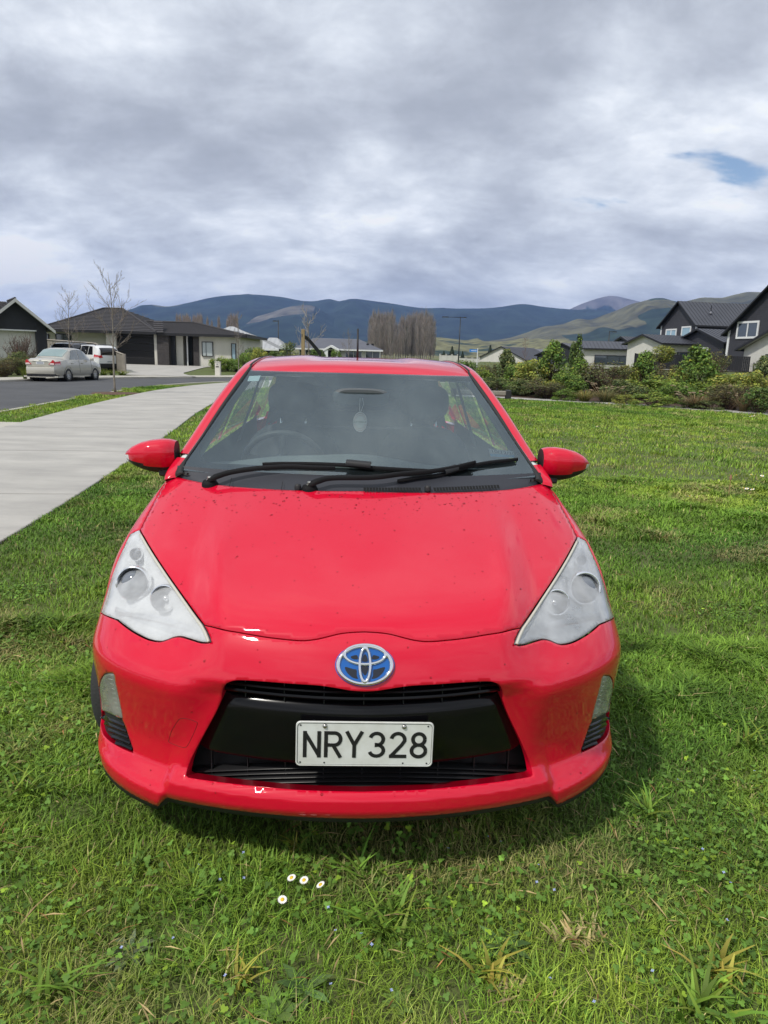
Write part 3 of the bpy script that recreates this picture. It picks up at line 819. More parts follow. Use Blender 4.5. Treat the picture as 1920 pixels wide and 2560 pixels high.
def lampcup(px, r, depth, m_in, lens_r, par):
    c = cast([px], off=-.048)[0]; ax = np.array([-.10, -1, .30]); ax /= np.linalg.norm(ax)
    M = Matrix.Translation(c) @ Vector(ax).to_track_quat('Z', 'Y').to_matrix().to_4x4()
    cup = MB().lathe([(r*1.12, .006), (r*1.06, .020), (r*.98, .022), (r*.92, .012), (r*.80, -depth*.6), (r*.45, -depth), (0, -depth)], 32).xf(M).build('bezel', mat('bezel_chrome', (.86, .87, .89), .12, metal=.9), par, True, 50)
    if lens_r: MB().lathe([(lens_r, -.012), (lens_r*.98, .004), (lens_r*.85, .018), (lens_r*.6, .028), (lens_r*.3, .033), (0.0, .034)], 32).xf(M).build('projector_lens', LN, par, True)
    else: MB().lathe([(.010, -depth), (.011, -.005), (.008, .004), (0, .006)], 14).xf(M).build('bulb', SILVER, par, True)
lampcup(vA(325, 612), .050, .02, None, .044, head)
lampcup(vA(508, 700), .038, .040, None, None, head)
lampcup(vA(345, 440), .020, .02, None, .010, head)
# reflector step below the lamps
stepP = cast(catmull([vA(*p) for p in [(215, 770), (300, 800), (420, 812), (520, 835), (640, 870), (720, 930)]], 6), off=-.040)
P = [[p+[0, -.004, .012], p+[0, -.014, .004], p+[0, -.012, -.02], p+[0, .01, -.05]] for p in stepP]
MB().grid(P).build('reflector_shelf', SILVER, head, True)
dup_mirror(head, car)

# ---- grille: gloss bar, slats, dark back
def fplan(p, off): return plan(np.abs(p[..., 0]))+off-p[..., 1]
def row(z, off, xe, n=49, endback=0.0, endw=.07):
    xs = np.linspace(-xe, xe, n)
    return [(x, plan(abs(x))+off+endback*float(sstep(xe-endw, xe-.0, abs(x))), z) for x in xs]
bar = MB().grid([row(.532, .11, .402, endback=.0), row(.534, .066, .405, endback=.01), row(.526, .056, .409, endback=.018), row(.508, .050, .419, endback=.024), row(.494, .049, .425, endback=.028), row(.44, .050, .446, endback=.03), row(.37, .052, .474, endback=.03), row(.358, .056, .479, endback=.03), row(.352, .12, .481)], flip=True).build('grille_bar', BLK, car, True, 35)
xe_at = lambda z: float(np.interp(z, [.24, .35, .52, .56, .60], [.52, .485, .405, .40, .37]))
for z, o_, t in ((.552, .052, .005), (.573, .046, .004)):
    MB().grid([row(z+t, o_+.03, xe_at(z)), row(z+t, o_+.003, xe_at(z)), row(z, o_, xe_at(z)), row(z-t, o_+.003, xe_at(z)), row(z-t, o_+.03, xe_at(z))], flip=True).build('grille_slat', BLK, car, True, 40)
for z, o_ in ((.342, .072), (.329, .070), (.316, .068), (.303, .066), (.290, .064), (.277, .062)):
    zz = lambda x, z=z: z-.085*(abs(x)/.5)**2
    rows = []
    for dz, do in ((.0025, .03), (.0025, .003), (0, 0), (-.0025, .003), (-.0025, .03)):
        rows.append([(x, plan(abs(x))+o_+do, zz(x)+dz) for x in np.linspace(-xe_at(z)+.005, xe_at(z)-.005, 49)])
    MB().grid(rows, flip=True).build('grille_slat', mat('satin_black_slat', (.012, .012, .013), .35), car, True, 40)
for x in np.linspace(-.42, .42, 9):
    if abs(x) < .36: MB().box(x-.0012, x+.0012, plan(abs(x))+.058, plan(abs(x))+.08, .535, .60).build('grille_rib', PLAS, car)
    MB().box(x-.0012, x+.0012, plan(abs(x))+.078, plan(abs(x))+.10, .21, .355).build('grille_rib', PLAS, car)
bk = MB().grid([row(z, .135, .56) for z in (.20, .40, .62)], flip=True); bk.build('grille_back', mat('dark_inner_structure'), car, True)

# ---- fog / turn lamps with dark vent insert
fog_loop = loop(fog_l, fog_b, fog_r, step=.008)
FOGG = glass_mat('clear_ribbed_lens', (.90, .92, .88), haze=.34, haze_col=(.94, .94, .90), rough=.05)
fog = panel('turn_lamp', fog_loop, mat('lamp_bowl_pale', (.82, .82, .80), .25, coat=.6), step=.010, gap=.003, depth=.01, lift=lambda P: -(.010+.022*sstep(.0, .03, uvdist(to_uv(P), to_uv(fog_loop)))))
panel('lens', fog_loop, FOGG, parent=fog, step=.010, gap=.002, depth=.012, off=-.001)
fc = cast([vC(160, 400)], off=-.03)[0]
MB().lathe([(.018, .0), (.014, -.012), (.006, -.03), (0, -.03)], 16, tuple(fc), 'y').build('bulb', mat('amber_bulb', (.62, .50, .32), .3), fog, True)
for k in range(9):
    v0 = lerp(310, 515, k/8); a = cast([vC(lerp(112, 130, k/8), v0), vC(lerp(182, 222, k/8), v0+14)], off=-.010)
    MB().tube([a[0], (a[0]+a[1])/2, a[1]], .0030, 5).build('lens_rib', CHROME, fog, True)
dup_mirror(fog, car)
ven_loop = loop(fog_b, ven_r[::-1], ven_b[::-1], step=.010)
vent = panel('bumper_vent', ven_loop, PLAS, step=.015, gap=.001, depth=.03, off=-.012)
for k in range(5):
    v0 = lerp(560, 690, k/4)
    a = cast(catmull([vC(lerp(112, 190, k/4), v0-30+k*4), vC(lerp(180, 230, k/4), v0-4), vC(lerp(242, 282, k/4), v0+18)], 5), off=-.006)
    MB().grid([[p+[0, .01, .004], p+[0, -.002, .0015], p+[0, -.002, -.002], p+[0, .01, -.005]] for p in a]).build('vent_fin', BLK, vent, True)
dup_mirror(vent, car)
# tow-eye cover seam (one side only)
tw = cast(catmull([vC(*p) for p in [(485, 655), (500, 605), (530, 555), (550, 538), (590, 540), (632, 556), (640, 566), (622, 615), (590, 680), (570, 696), (530, 686), (488, 668)]], 4, closed=True))
tn = grad(fbody, tw)
MB().tube(np.concatenate([tw, tw[:1]])+np.concatenate([tn, tn[:1]])*-.0006, .0013, 5, cap=False).build('tow_cover_seam', mat('seam_dark_red', (.20, .003, .008), .6), bumper, True)
# black lower splitter edge
sp = []
for x in np.linspace(-.80, .80, 81):
    h = hem_pt(x); sp.append([(h[0], h[1]+.004, h[2]+.006), (h[0]*1.003, h[1]+.01, h[2]-.018), (h[0], h[1]+.05, h[2]-.03), (h[0], h[1]+.12, h[2]-.02)])
MB().grid(sp, flip=True).build('lower_splitter', PLAS, car, True)

# ---- emblem
def depth_of(p):
    c, s = math.cos(CAR_YAW), math.sin(CAR_YAW); w = Vector((CAR_POS[0]+c*p[0]-s*p[1], CAR_POS[1]+s*p[0]+c*p[1], p[2]-CAM_H))
    return w.y*math.cos(PITCH)-w.z*math.sin(PITCH)
ec = cast([(911.4, 1663)])[0]; ec[0] = 0.0
en = grad(fbody, ec[None])[0]; en[0] = 0; en /= np.linalg.norm(en)
ex = Vector((1, 0, 0)); ez = Vector(en); ey = ez.cross(ex).normalized()
EM = Matrix(((ex.x, ey.x, ez.x, ec[0]), (ex.y, ey.y, ez.y, ec[1]), (ex.z, ey.z, ez.z, ec[2]), (0, 0, 0, 1)))
EA = 72.5*depth_of(ec)/FPX; EB = EA*.70
emb = MB()
P = [[(EA*r_*math.cos(t), EB*r_*math.sin(t), h) for t in np.linspace(0, 2*math.pi, 48, endpoint=False)] for r_, h in ((1.03, -.02), (1.03, .002), (1.0, .004), (.9, .004), (.02, .004))]
emb.grid(P, closed=True).xf(EM); emblem = emb.build('emblem', mat('emblem_blue', (.0, .10, .40), .2, coat=1), car, True, 40)
def ell_ring(cx, cy, a, b, ta, tb, h0, h1, inner_c=None):
    """flat-topped oval band; (ta, tb) band thickness along x and y"""
    icx, icy = inner_c or (cx, cy); P = []
    for (k, hh) in ((0, h0), (.12, h1*.8), (.35, h1), (.65, h1), (.88, h1*.8), (1, h0)):
        P.append([(lerp(cx+a*math.cos(t), icx+(a-ta)*math.cos(t), k), lerp(cy+b*math.sin(t), icy+(b-tb)*math.sin(t), k), hh) for t in np.linspace(0, 2*math.pi, 64, endpoint=False)])
    return MB().grid(P, closed=True).xf(EM)
u = EA/665.
ell_ring(0, 0, EA, EB, 105*u, 85*u*.98, .003, .010).build('outer_ring', CHROME, emblem, True)
ell_ring(0, .255*EB*2*.98, 515*u, 262*u, 90*u, 84*u, .004, .0105).build('cross_ring', CHROME, emblem, True)
ell_ring(0, .0, 160*u, 425*u*1.02, 78*u, 110*u, .004, .0125).build('upright_ring', CHROME, emblem, True)
def epatch(pts, h):
    return [(x*EA, y*EB, h) for x, y in pts]
EDK = mat('emblem_dark', (.004, .006, .014), .2, coat=1)
for s in (-1, 1):
    lo = catmull([(s*.67, -.10), (s*.40, -.20), (s*.29, -.24), (s*.28, -.50), (s*.24, -.66), (s*.42, -.60), (s*.58, -.42), (s*.66, -.25)], 4, closed=True)
    up = catmull([(s*.49, .40), (s*.36, .47), (s*.27, .46), (s*.25, .30), (s*.34, .27), (s*.45, .31)], 4, closed=True)
    for q in (lo, up):
        MB().add(epatch(q, .0052), [tuple(range(len(q)))]).xf(EM).build('dark_inlay', EDK, emblem)
for q in ([(-.09, .18), (-.06, .42), (0, .52), (.06, .42), (.09, .18)], [(-.10, -.08), (-.08, -.35), (0, -.50), (.08, -.35), (.10, -.08)]):
    q = catmull(q, 3, closed=True); MB().add(epatch(q, .0054), [tuple(range(len(q)))]).xf(EM).build('dark_inlay', EDK, emblem)

# ---- number plate
PLT = mat('plate_white', (.70, .72, .70), .45, color2=(.60, .61, .57), vscale=14)
plc = np.array([.004, .030, .4375]); PW, PH = .36, .125
PM = Matrix.Translation(plc) @ Matrix.Rotation(math.radians(.6), 4, 'Y') @ Matrix.Rotation(math.radians(90-2), 4, 'X')
def rrect(w, h, r, n=6):
    out = []
    for cx, cy, a in ((w/2-r, h/2-r, 0), (-w/2+r, h/2-r, 90), (-w/2+r, -h/2+r, 180), (w/2-r, -h/2+r, 270)):
        out += [(cx+r*math.cos(R(a+90*k/n)), cy+r*math.sin(R(a+90*k/n))) for k in range(n+1)]
    return out
P = []
for dw, h in ((.0, -.002), (0, .0015), (-.002, .0028), (-.006, .0028), (-.008, .0012), (-.012, .001)):
    P.append([(x, y, h) for x, y in rrect(PW+dw, PH+dw, .012)])
pl = MB().grid(P, closed=True, flip=False); n = len(P[0]); base = len(P)*n-n
pl.f.append(tuple(range(base, base+n)))
plate = pl.xf(PM).build('number_plate', PLT, car, False)
INK = mat('plate_black', (.012, .012, .013), .5, color2=(.06, .06, .06), vscale=90, brange=(.26, .34))
MB().grid([[(x, y, h) for x, y in rrect(PW+dw, PH+dw, .011)] for dw, h in ((-.0075, .0020), (-.0095, .0020))], closed=True).xf(PM).build('border_line', INK, plate)
def ribbon(pts, w, z):
    pts = np.asarray(pts, float); n = len(pts); L_, R_ = [], []
    for i in range(n):
        a = pts[i]-pts[i-1] if i else pts[1]-pts[0]; b = pts[i+1]-pts[i] if i < n-1 else pts[-1]-pts[-2]
        a /= np.linalg.norm(a); b /= np.linalg.norm(b); m = a+b; m /= np.linalg.norm(m); k = 1/max(.35, m@a); nn = np.array([-m[1], m[0]])*w*k
        L_.append((*(pts[i]+nn), z)); R_.append((*(pts[i]-nn), z))
    return MB().grid([L_, R_])
def arc(cx, cy, rx, ry, a0, a1, n=14): return [(cx+rx*math.cos(R(a)), cy+ry*math.sin(R(a))) for a in np.linspace(a0, a1, n)]
LW = .0049; hh = .0322; ww = .0185
def glyph(ch):
    w, h = ww, hh
    if ch == 'N': return [[(-w, -h-LW), (-w, h+LW)], [(-w, h), (w, -h)], [(w, -h-LW), (w, h+LW)]]
    if ch == 'R': return [[(-w, -h-LW), (-w, h+LW)], [(-w, h), (w*.2, h)]+arc(w*.2, h*.47, w*.85, h*.53, 90, -90)+[(-w, -h*.06)], [(w*.0, -h*.06), (w*1.08, -h-LW)]]
    if ch == 'Y': return [[(-w*1.1, h+LW), (0, -h*.05)], [(w*1.1, h+LW), (0, -h*.05)], [(0, -h*.0), (0, -h-LW)]]
    if ch == '3': return [arc(0, h*.48, w*.93, h*.52, 165, -90)+arc(0, -h*.50, w, h*.50, 90, -165)]
    if ch == '2': return [arc(0, h*.45, w*.95, h*.55, 170, -10, 16)+[(w*.55, h*.0), (-w*.95, -h)], [(-w-LW*.8, -h), (w+LW, -h)]]
    if ch == '8': return [arc(0, h*.50, w*.85, h*.50, 0, 360, 25), arc(0, -h*.50, w*1.0, h*.52, 0, 360, 25)]
for ch, gx in zip('NRY328', (-.138, -.083, -.0275, .0310, .0870, .1420)):
    b = MB()
    for i, st in enumerate(glyph(ch)):
        r_ = ribbon(st, LW, .0020+i*.00025); b.add(r_.v, r_.f)
    b.xf(PM @ Matrix.Translation((gx, -.001, 0))).build('plate_character', INK, plate)
for x in (-.105, .102):
    MB().lathe([(0, .006), (.004, .0055), (.0062, .003), (.0066, .001)], 12, (x, .050, 0)).xf(PM).build('screw', mat('screw_steel', (.45, .44, .42), .3, metal=1), plate, True)
for x, y in ((-.168, .052), (.165, .052), (-.168, -.052), (.165, -.053), (-.105, -.053), (.102, -.053)):
    MB().lathe([(0, .0021), (.0024, .0021)], 8, (x, y, 0)).xf(PM).build('bolt_hole', mat('vent_dark'), plate)
MB().box(-.10, .10, -.0, .02, -.04, .04).xf(Matrix.Translation(plc+[0, .004, .01])).build('plate_bracket', PLAS, plate)

# ---- door mirrors
def mirror_shell():
    us = np.linspace(0, 1, 17); T_ = np.linspace(0, 2*math.pi, 40, endpoint=False)
    xx = np.interp(us, [0, 1], [-.735, -.945])
    top = np.interp(us, [0, .1, .25, .45, .65, .82, .93, 1], [1.082, 1.090, 1.092, 1.087, 1.076, 1.058, 1.040, 1.022])
    bot = np.interp(us, [0, .1, .25, .45, .65, .82, .93, 1], [.963, .955, .953, .957, .968, .984, .999, 1.016])
    fr = np.interp(us, [0, .08, .2, .5, .8, .95, 1], [1.145, 1.128, 1.118, 1.118, 1.145, 1.185, 1.205])
    P = []
    for u_, x, a, b, f_ in zip(us, xx, top, bot, fr):
        zc, hz = (a+b)/2, (a-b)/2; yb = 1.245-.02*u_; r_ = []
        for t in T_:
            c, s = math.cos(t), math.sin(t); e = 2/2.7
            ny = abs(c)**e*(1 if c > 0 else -1); nz = abs(s)**e*(1 if s > 0 else -1)
            y = yb-(yb-f_)*(.5-.5*(-ny)) if False else (yb+f_)/2+ny*(yb-f_)/2
            z = zc+nz*hz
            # faceted lower front: pull the lower face back
            if ny < 0 and z < zc+.01: y += (zc+.01-z)*.30
            r_.append((x, y+.02*(u_ > 2), z))
        P.append(r_)
    return np.array(P), top, bot, us
MP, mt, mb_, us = mirror_shell()
def mshell(name, cond, m, par, push=0.0, flip=True):
    a, b = MP.shape[:2]; f = []
    for i in range(a-1):
        for j in range(b):
            q = [(i, j), (i, (j+1) % b), (i+1, (j+1) % b), (i+1, j)]
            c = np.mean([MP[k] for k in q], 0)
            zs = (c[2]-np.interp(i/(a-1), us, mb_))/max(.01, np.interp(i/(a-1), us, mt)-np.interp(i/(a-1), us, mb_))
            if cond(zs, i/(a-1), c): f.append(tuple(k[0]*b+k[1] for k in q)[::(-1 if flip else 1)])
    me = obj(name, MP.reshape(-1, 3), f, m, par, True)
    return me
dm = mshell('door_mirror', lambda z, u_, c: z > .22+.08*u_ and not (u_ > .86 and z < .60), RED, car)
mshell('lower_shell', lambda z, u_, c: z <= .22+.08*u_ and not (u_ > .86 and z < .60 and z > .3), PLAS, dm)
mshell('indicator', lambda z, u_, c: u_ > .86 and z < .60, mat('clear_indicator', (.72, .74, .76), .15, coat=1), dm)
e1 = MP[0]; MB().add(list(e1)+[e1.mean(0)], [((i+1) % len(e1), i, len(e1)) for i in range(len(e1))]).build('inner_cap', PLAS, dm)
e1 = MP[-1]; MB().add(list(e1)+[e1.mean(0)], [(i, (i+1) % len(e1), len(e1)) for i in range(len(e1))]).build('indicator_end', mat('clear_indicator'), dm)
MB().bbox(-.80, -.715, 1.15, 1.22, .945, .975, .008).build('stalk', PLAS, dm)
dup_mirror(dm, car)

# ---- wheels
def wheel(cx, cy, steer):
    w = empty('wheel', (cx, cy, .297), steer); w.parent = car
    prof = [(.20, -.075), (.225, -.085), (.262, -.090), (.283, -.084), (.2935, -.068), (.297, -.045), (.2975, -.015), (.294, -.013), (.294, -.008), (.2975, -.006), (.2975, .006), (.294, .008), (.294, .013), (.2975, .015), (.297, .045), (.2935, .068), (.283, .084), (.262, .090), (.225, .085), (.20, .075)]
    MB().lathe([(r_, h) for r_, h in prof], 56, axis='x').build('tyre', TYRE, w, True, 50)
    s = -1 if cx < 0 else 1
    rim = MB(); rim.lathe([(.20, -.08), (.195, -.06), (.19, .06), (.20, .08)], 40, axis='x'); rim.lathe([(.0, s*.045), (.04, s*.05), (.05, s*.04), (.055, s*.0)], 20, axis='x')
    for k in range(8):
        a = 2*math.pi*k/8; c, q = math.cos(a), math.sin(a); t = .016
        rim.add([(s*.05, .04*c-t*q, .04*q+t*c), (s*.05, .04*c+t*q, .04*q-t*c), (s*.066, .195*c+t*q, .195*q-t*c), (s*.066, .195*c-t*q, .195*q+t*c)], [(0, 1, 2, 3)])
    rim.build('rim', mat('rim_silver', (.5, .5, .52), .3, metal=.8), w, True, 40)
    MB().lathe([(.12, s*.02), (.12, s*.0), (0, 0)], 24, axis='x').build('brake_disc', mat('disc_steel', (.2, .19, .18), .4, metal=1), w, True)
for cx, cy, st in ((-.735, WC[0], R(-17)), (.735, WC[0], R(-17)), (-.735, RW[0], 0), (.735, RW[0], 0)): wheel(cx, cy, st)

# ---- cabin
DASH = mat('dash_grey', (.15, .175, .18), .65, bump=.2, bscale=300)
SEAT = mat('seat_fabric', (.035, .038, .042), .9, bump=.2, bscale=400)
TRIM = mat('pale_trim', (.60, .66, .64), .7)
P = []
for x in np.linspace(-.70, .70, 29):
    hood_b = .05*math.exp(-((x+.0)/.24)**2)+.03*math.exp(-((x+.34)/.2)**2)
    P.append([(x, 1.02, .93), (x, 1.10, .955+hood_b*.3), (x, 1.28, .965+hood_b*.7), (x, 1.40, .965+hood_b), (x, 1.46, .945+hood_b), (x, 1.50, .86), (x, 1.52, .55)])
MB().grid(P, flip=True).build('dashboard', DASH, car, True)
st = MB(); 
Mst = Matrix.Translation((-.345, 1.60, .925)) @ Matrix.Rotation(R(-62), 4, 'X')
st.grid([[((.185+.014*math.cos(b))*math.cos(a), (.185+.014*math.cos(b))*math.sin(a), .014*math.sin(b)) for b in np.linspace(0, 2*math.pi, 8, endpoint=False)] for a in np.linspace(0, 2*math.pi, 40)], closed=True)
st.lathe([(0, .02), (.06, .015), (.075, -.02)], 20); 
for a in (200, 340, 270): st.box(-.015, .015, .04, .18, -.008, .008) if False else st.tube([(.05*math.cos(R(a)), .05*math.sin(R(a)), 0), (.18*math.cos(R(a)), .18*math.sin(R(a)), 0)], .014, 6)
st.xf(Mst).build('steering_wheel', mat('wheel_leather', (.05, .055, .058), .5), car, True)
def seat(cx, cy, wide=.26, hr_=True):
    b = MB()
    def pad(cx_, cy_, cz, wx, wz, dy, tilt, n=2.8):
        T2 = np.linspace(0, 2*math.pi, 28, endpoint=False); rows = []
        for k, d in ((.80, -1), (.96, -.6), (1, 0), (.96, .6), (.80, 1)):
            rows.append([(cx_+k*wx*np.sign(math.cos(t))*abs(math.cos(t))**(2/n), cy_+d*dy+(k*wz*np.sign(math.sin(t))*abs(math.sin(t))**(2/n))*tilt, cz+k*wz*np.sign(math.sin(t))*abs(math.sin(t))**(2/n)) for t in T2])
        b.grid(rows, closed=True); m = len(b.v); nn = 28
        b.f.append(tuple(range(m-5*nn, m-4*nn))); b.f.append(tuple(range(m-nn, m))[::-1])
    pad(cx, cy, .78, wide, .30, .06, .22); pad(cx, cy-.28, .50, wide, .10, .26, 0)
    s_ = b.build('seat', SEAT, car, True, 50)
    if hr_:
        b = MB()
        pad2 = []
        T2 = np.linspace(0, 2*math.pi, 24, endpoint=False)
        for k, d in ((.75, -1), (.97, -.5), (1, 0), (.97, .5), (.75, 1)):
            pad2.append([(cx+k*.135*np.sign(math.cos(t))*abs(math.cos(t))**.7, cy+.10+d*.045, 1.20+k*.095*np.sign(math.sin(t))*abs(math.sin(t))**.7) for t in T2])
        b.grid(pad2, closed=True); b.f.append(tuple(range(24))); b.f.append(tuple(range(96, 120))[::-1]); b.build('headrest', SEAT, s_, True, 50)
        for s in (-1, 1): MB().tube([(cx+s*.065, cy+.07, 1.04), (cx+s*.065, cy+.085, 1.12)], .006, 6).build('headrest_post', CHROME, s_, True)
seat(-.345, 2.05); seat(.345, 2.05)
MB().add([(-.66, 3.62, .3), (.66, 3.62, .3), (.58, 3.72, 1.03), (-.58, 3.72, 1.03)], [(0, 1, 2, 3)]).build('tail_trim', SEAT, car)
b = MB(); b.box(-.60, .60, 3.0, 3.15, .35, .97); b.box(-.60, .60, 2.6, 3.0, .35, .5); b.build('rear_seat', SEAT, car)
b = MB(); b.box(-.66, .66, 1.45, 3.6, .22, .25); b.build('cabin_floor', SEAT, car)
P = [[(x*.50, y, z-.02+.008*(1-x*x)) for x in np.linspace(-1, 1, 9)] for y, z in ((1.74, 1.345), (2.0, 1.385), (2.6, 1.395), (3.3, 1.345))]
MB().grid(P, flip=True).build('headliner', TRIM, car, True)
for s in (-1, 1):
    MB().tube([(s*(-c[0]-.030), c[1]+.02, c[2]-.028) for c in cB[10:30]], .034, 8).build('pillar_trim', TRIM, car, True)
    MB().add([(s*.665, 2.26, .95), (s*.665, 2.40, .95), (s*.53, 2.38, 1.34), (s*.53, 2.28, 1.34)], [(0, 1, 2, 3)]).build('pillar_trim', TRIM, car)
    MB().add([(s*.725, 1.20, .965), (s*.715, 3.5, .995), (s*.70, 3.5, .3), (s*.70, 1.20, .3)], [(0, 1, 2, 3)]).build('door_card', DASH, car)
    MB().tube([(s*(-c[0]-.035), c[1], c[2]-.022) for c in cC[30:]], .026, 6).build('roof_lining_edge', TRIM, car, True)
    MB().add([(s*.61, 3.36, .94), (s*.565, 3.80, .96), (s*.455, 3.55, 1.31), (s*.515, 3.34, 1.325)], [(0, 1, 2, 3)]).build('rear_trim', mat('dark_trim', (.05, .052, .055), .8), car)
    MB().add([(s*.60, 3.05, .97), (s*.57, 3.7, .99), (s*.46, 3.5, 1.30), (s*.52, 3.1, 1.33)], [(0, 1, 2, 3)]).build('rear_trim', mat('dark_trim', (.05, .052, .055), .8), car)
b = MB(); P = []
T2 = np.linspace(0, 2*math.pi, 24, endpoint=False)
b.grid([[(.125*k*np.sign(math.cos(t))*abs(math.cos(t))**.6, 1.545+d, 1.252+.040*k*np.sign(math.sin(t))*abs(math.sin(t))**.6) for t in T2] for k, d in ((.85, -.02), (1, -.01), (1, .01))], closed=True)
b.f.append(tuple(range(24)))
b.build('rear_view_mirror', mat('mirror_shell', (.09, .10, .105), .5), car, True, 50)
MB().add([(.118*math.cos(t), 1.558, 1.262+.030*math.sin(t)) for t in T2], [tuple(range(24))]).build('mirror_glass', mat('mirror_glass', (.8, .8, .8), .02, metal=1), car)

# hanging air freshener: a thing of its own
af = empty('air_freshener', (0, 0, 0), 0, 'oval white air freshener tag hanging behind the windscreen of the red car', 'air freshener')
af.matrix_world = Matrix.Translation((CAR_POS[0], CAR_POS[1], 0)) @ Matrix.Rotation(CAR_YAW, 4, 'Z')
fc_ = Vector((-.003, 1.46, 1.150)); ra, rb = .030, .044
def oval(k, y, n=28): return [(fc_.x+ra*k*math.cos(t), fc_.y+y, fc_.z+rb*k*math.sin(t)) for t in np.linspace(0, 2*math.pi, n, endpoint=False)]
b = MB(); b.grid([oval(1, .0015), oval(1, -.0015)], closed=True); b.f += [tuple(range(28))[::-1], tuple(range(28, 56))]
b.build('card', mat('tag_white', (.90, .92, .90), .7), af)
MB().grid([oval(.90, -.0022), oval(.84, -.0022)], closed=True, flip=True).build('printed_ring', mat('tag_pink', (.62, .38, .38), .7), af)
MB().grid([oval(.70, -.0022), oval(.66, -.0022)], closed=True, flip=True).build('printed_ring', mat('tag_pink'), af)
MB().add([(fc_.x-ra*.92, fc_.y-.0028, fc_.z-.008), (fc_.x+ra*.92, fc_.y-.0028, fc_.z-.008), (fc_.x+ra*.92, fc_.y-.0028, fc_.z+.009), (fc_.x-ra*.92, fc_.y-.0028, fc_.z+.009)], [(0, 1, 2, 3)]).build('name_band', mat('tag_white'), af)
t = text_mesh('lettering', 'EX WAX', .015, mat('tag_ink', (.08, .16, .12), .7), af, True); t.location = (fc_.x, fc_.y-.0036, fc_.z); t.rotation_euler = (R(90), 0, 0)
MB().tube([(fc_.x-.002, fc_.y, fc_.z+rb), (-.006, 1.50, 1.225), (-.004, 1.52, 1.25)], .0009, 5).build('string', mat('tag_white'), af)
MB().tube([(fc_.x+.002, fc_.y, fc_.z+rb), (.012, 1.50, 1.225), (.006, 1.52, 1.25)], .0009, 5).build('string', mat('tag_white'), af)

# ---- rain drops left on the paint
def drops():
    r = np.random.default_rng(3); uv = []
    hu = to_uv(hood_out); bu = to_uv(bump_out); gh = [to_uv(h) for h in holes]
    U = np.stack([r.uniform(-1.1, 1.1, 9000), r.uniform(-.75, .95, 9000)], 1)
    inh = inpoly(U, hu); inb = inpoly(U, bu)
    for g in gh: inb &= ~inpoly(U, g)
    P = from_uv(U); nz = grad(fbody, P)[:, 2]
    dens = np.where(inh, .14+.75*sstep(.62, .84, P[:, 1])+.15*sstep(.3, .1, P[:, 1]), np.where(inb, .25*sstep(.2, .8, nz)+.07, 0))
    k = r.random(len(U)) < dens*.34
    P = P[k]; Nn = grad(fbody, P); rad = np.clip(r.lognormal(-6.35, .42, len(P)), .0008, .0042)
    big = P[:, 1] > .7; rad[big] *= 1.25
    b = MB()
    for p, n, q in zip(P, Nn, rad):
        z = Vector(n); x = z.orthogonal().normalized(); y = z.cross(x)
        st_ = r.uniform(.8, 1.5); x = x*st_; vs = []
        for rr, h in ((1, -.05), (.8, .33), (.35, .52)):
            for a in range(7):
                t = 2*math.pi*a/7+rr; vs.append(np.array(p)+np.array(x*math.cos(t)*rr*q+y*math.sin(t)*rr*q+z*h*q))
        f = [(i, (i+1) % 7, 7+(i+1) % 7, 7+i) for i in range(7)]+[(7+i, 7+(i+1) % 7, 14+(i+1) % 7, 14+i) for i in range(7)]+[tuple(range(14, 21))]
        b.add(vs, f)
    o = b.build('rain_drops', glass_mat('water_drop', (.80, .66, .68), ior=1.33), car, True); o['kind'] = 'stuff'
drops()
# ============================================================ GROUND, ROADS, PATHS
def wray(px, py):
    xi, yi = px-960, py-1280
    x = xi*math.cos(ROLL)+yi*math.sin(ROLL); y = -xi*math.sin(ROLL)+yi*math.cos(ROLL)
    return Vector((x/FPX, math.cos(PITCH)-y/FPX*math.sin(PITCH), -math.sin(PITCH)-y/FPX*math.cos(PITCH)))
def at(px, py, Y):
    """world point seen at picture point (px, py) at distance Y ahead"""
    d = wray(px, py); t = Y/d.y; return Vector((d.x*t, Y, CAM_H+d.z*t))
r1 = lambda x, y: (x/2.592, 640+y/2.592)
r2 = lambda x, y: (480+x/2.304, 700+y/2.304)
r3 = lambda x, y: (1100+x/2.023, 680+y/2.023)
def gz(x, y):
    """height of the land: flat lawn, gentle rise to the houses, a higher terrace on the right"""
    return .35*sstep(44, 56, y)+.75*sstep(34, 56, y)*sstep(6, 16, x)
SOIL = mat('turf_soil', (.095, .135, .030), .95, color2=(.085, .090, .032), vscale=1.6, vdet=9, bump=.5, bscale=30, world_co=True)
def make_ground():
    ys = np.r_[np.linspace(-40, 46, 12), np.linspace(48, 64, 9), [75, 90, 130, 200, 350, 700, 1500, 3000, 6000, 9000]]
    xs = np.r_[[-9000, -4000, -1500, -500, -200, -100], np.linspace(-60, 60, 31), [100, 200, 500, 1500, 4000, 9000]]
    P = [[(x, y, float(gz(x, y))*(y > 47)-.14+.11*float(sstep(50, 60, y))) for x in xs] for y in ys]
    o = MB().grid(P).build('ground', SOIL, None, True); tag(o, 'grassy ground reaching from the houses to the foot of the hills', None, None, 'structure')
make_ground()

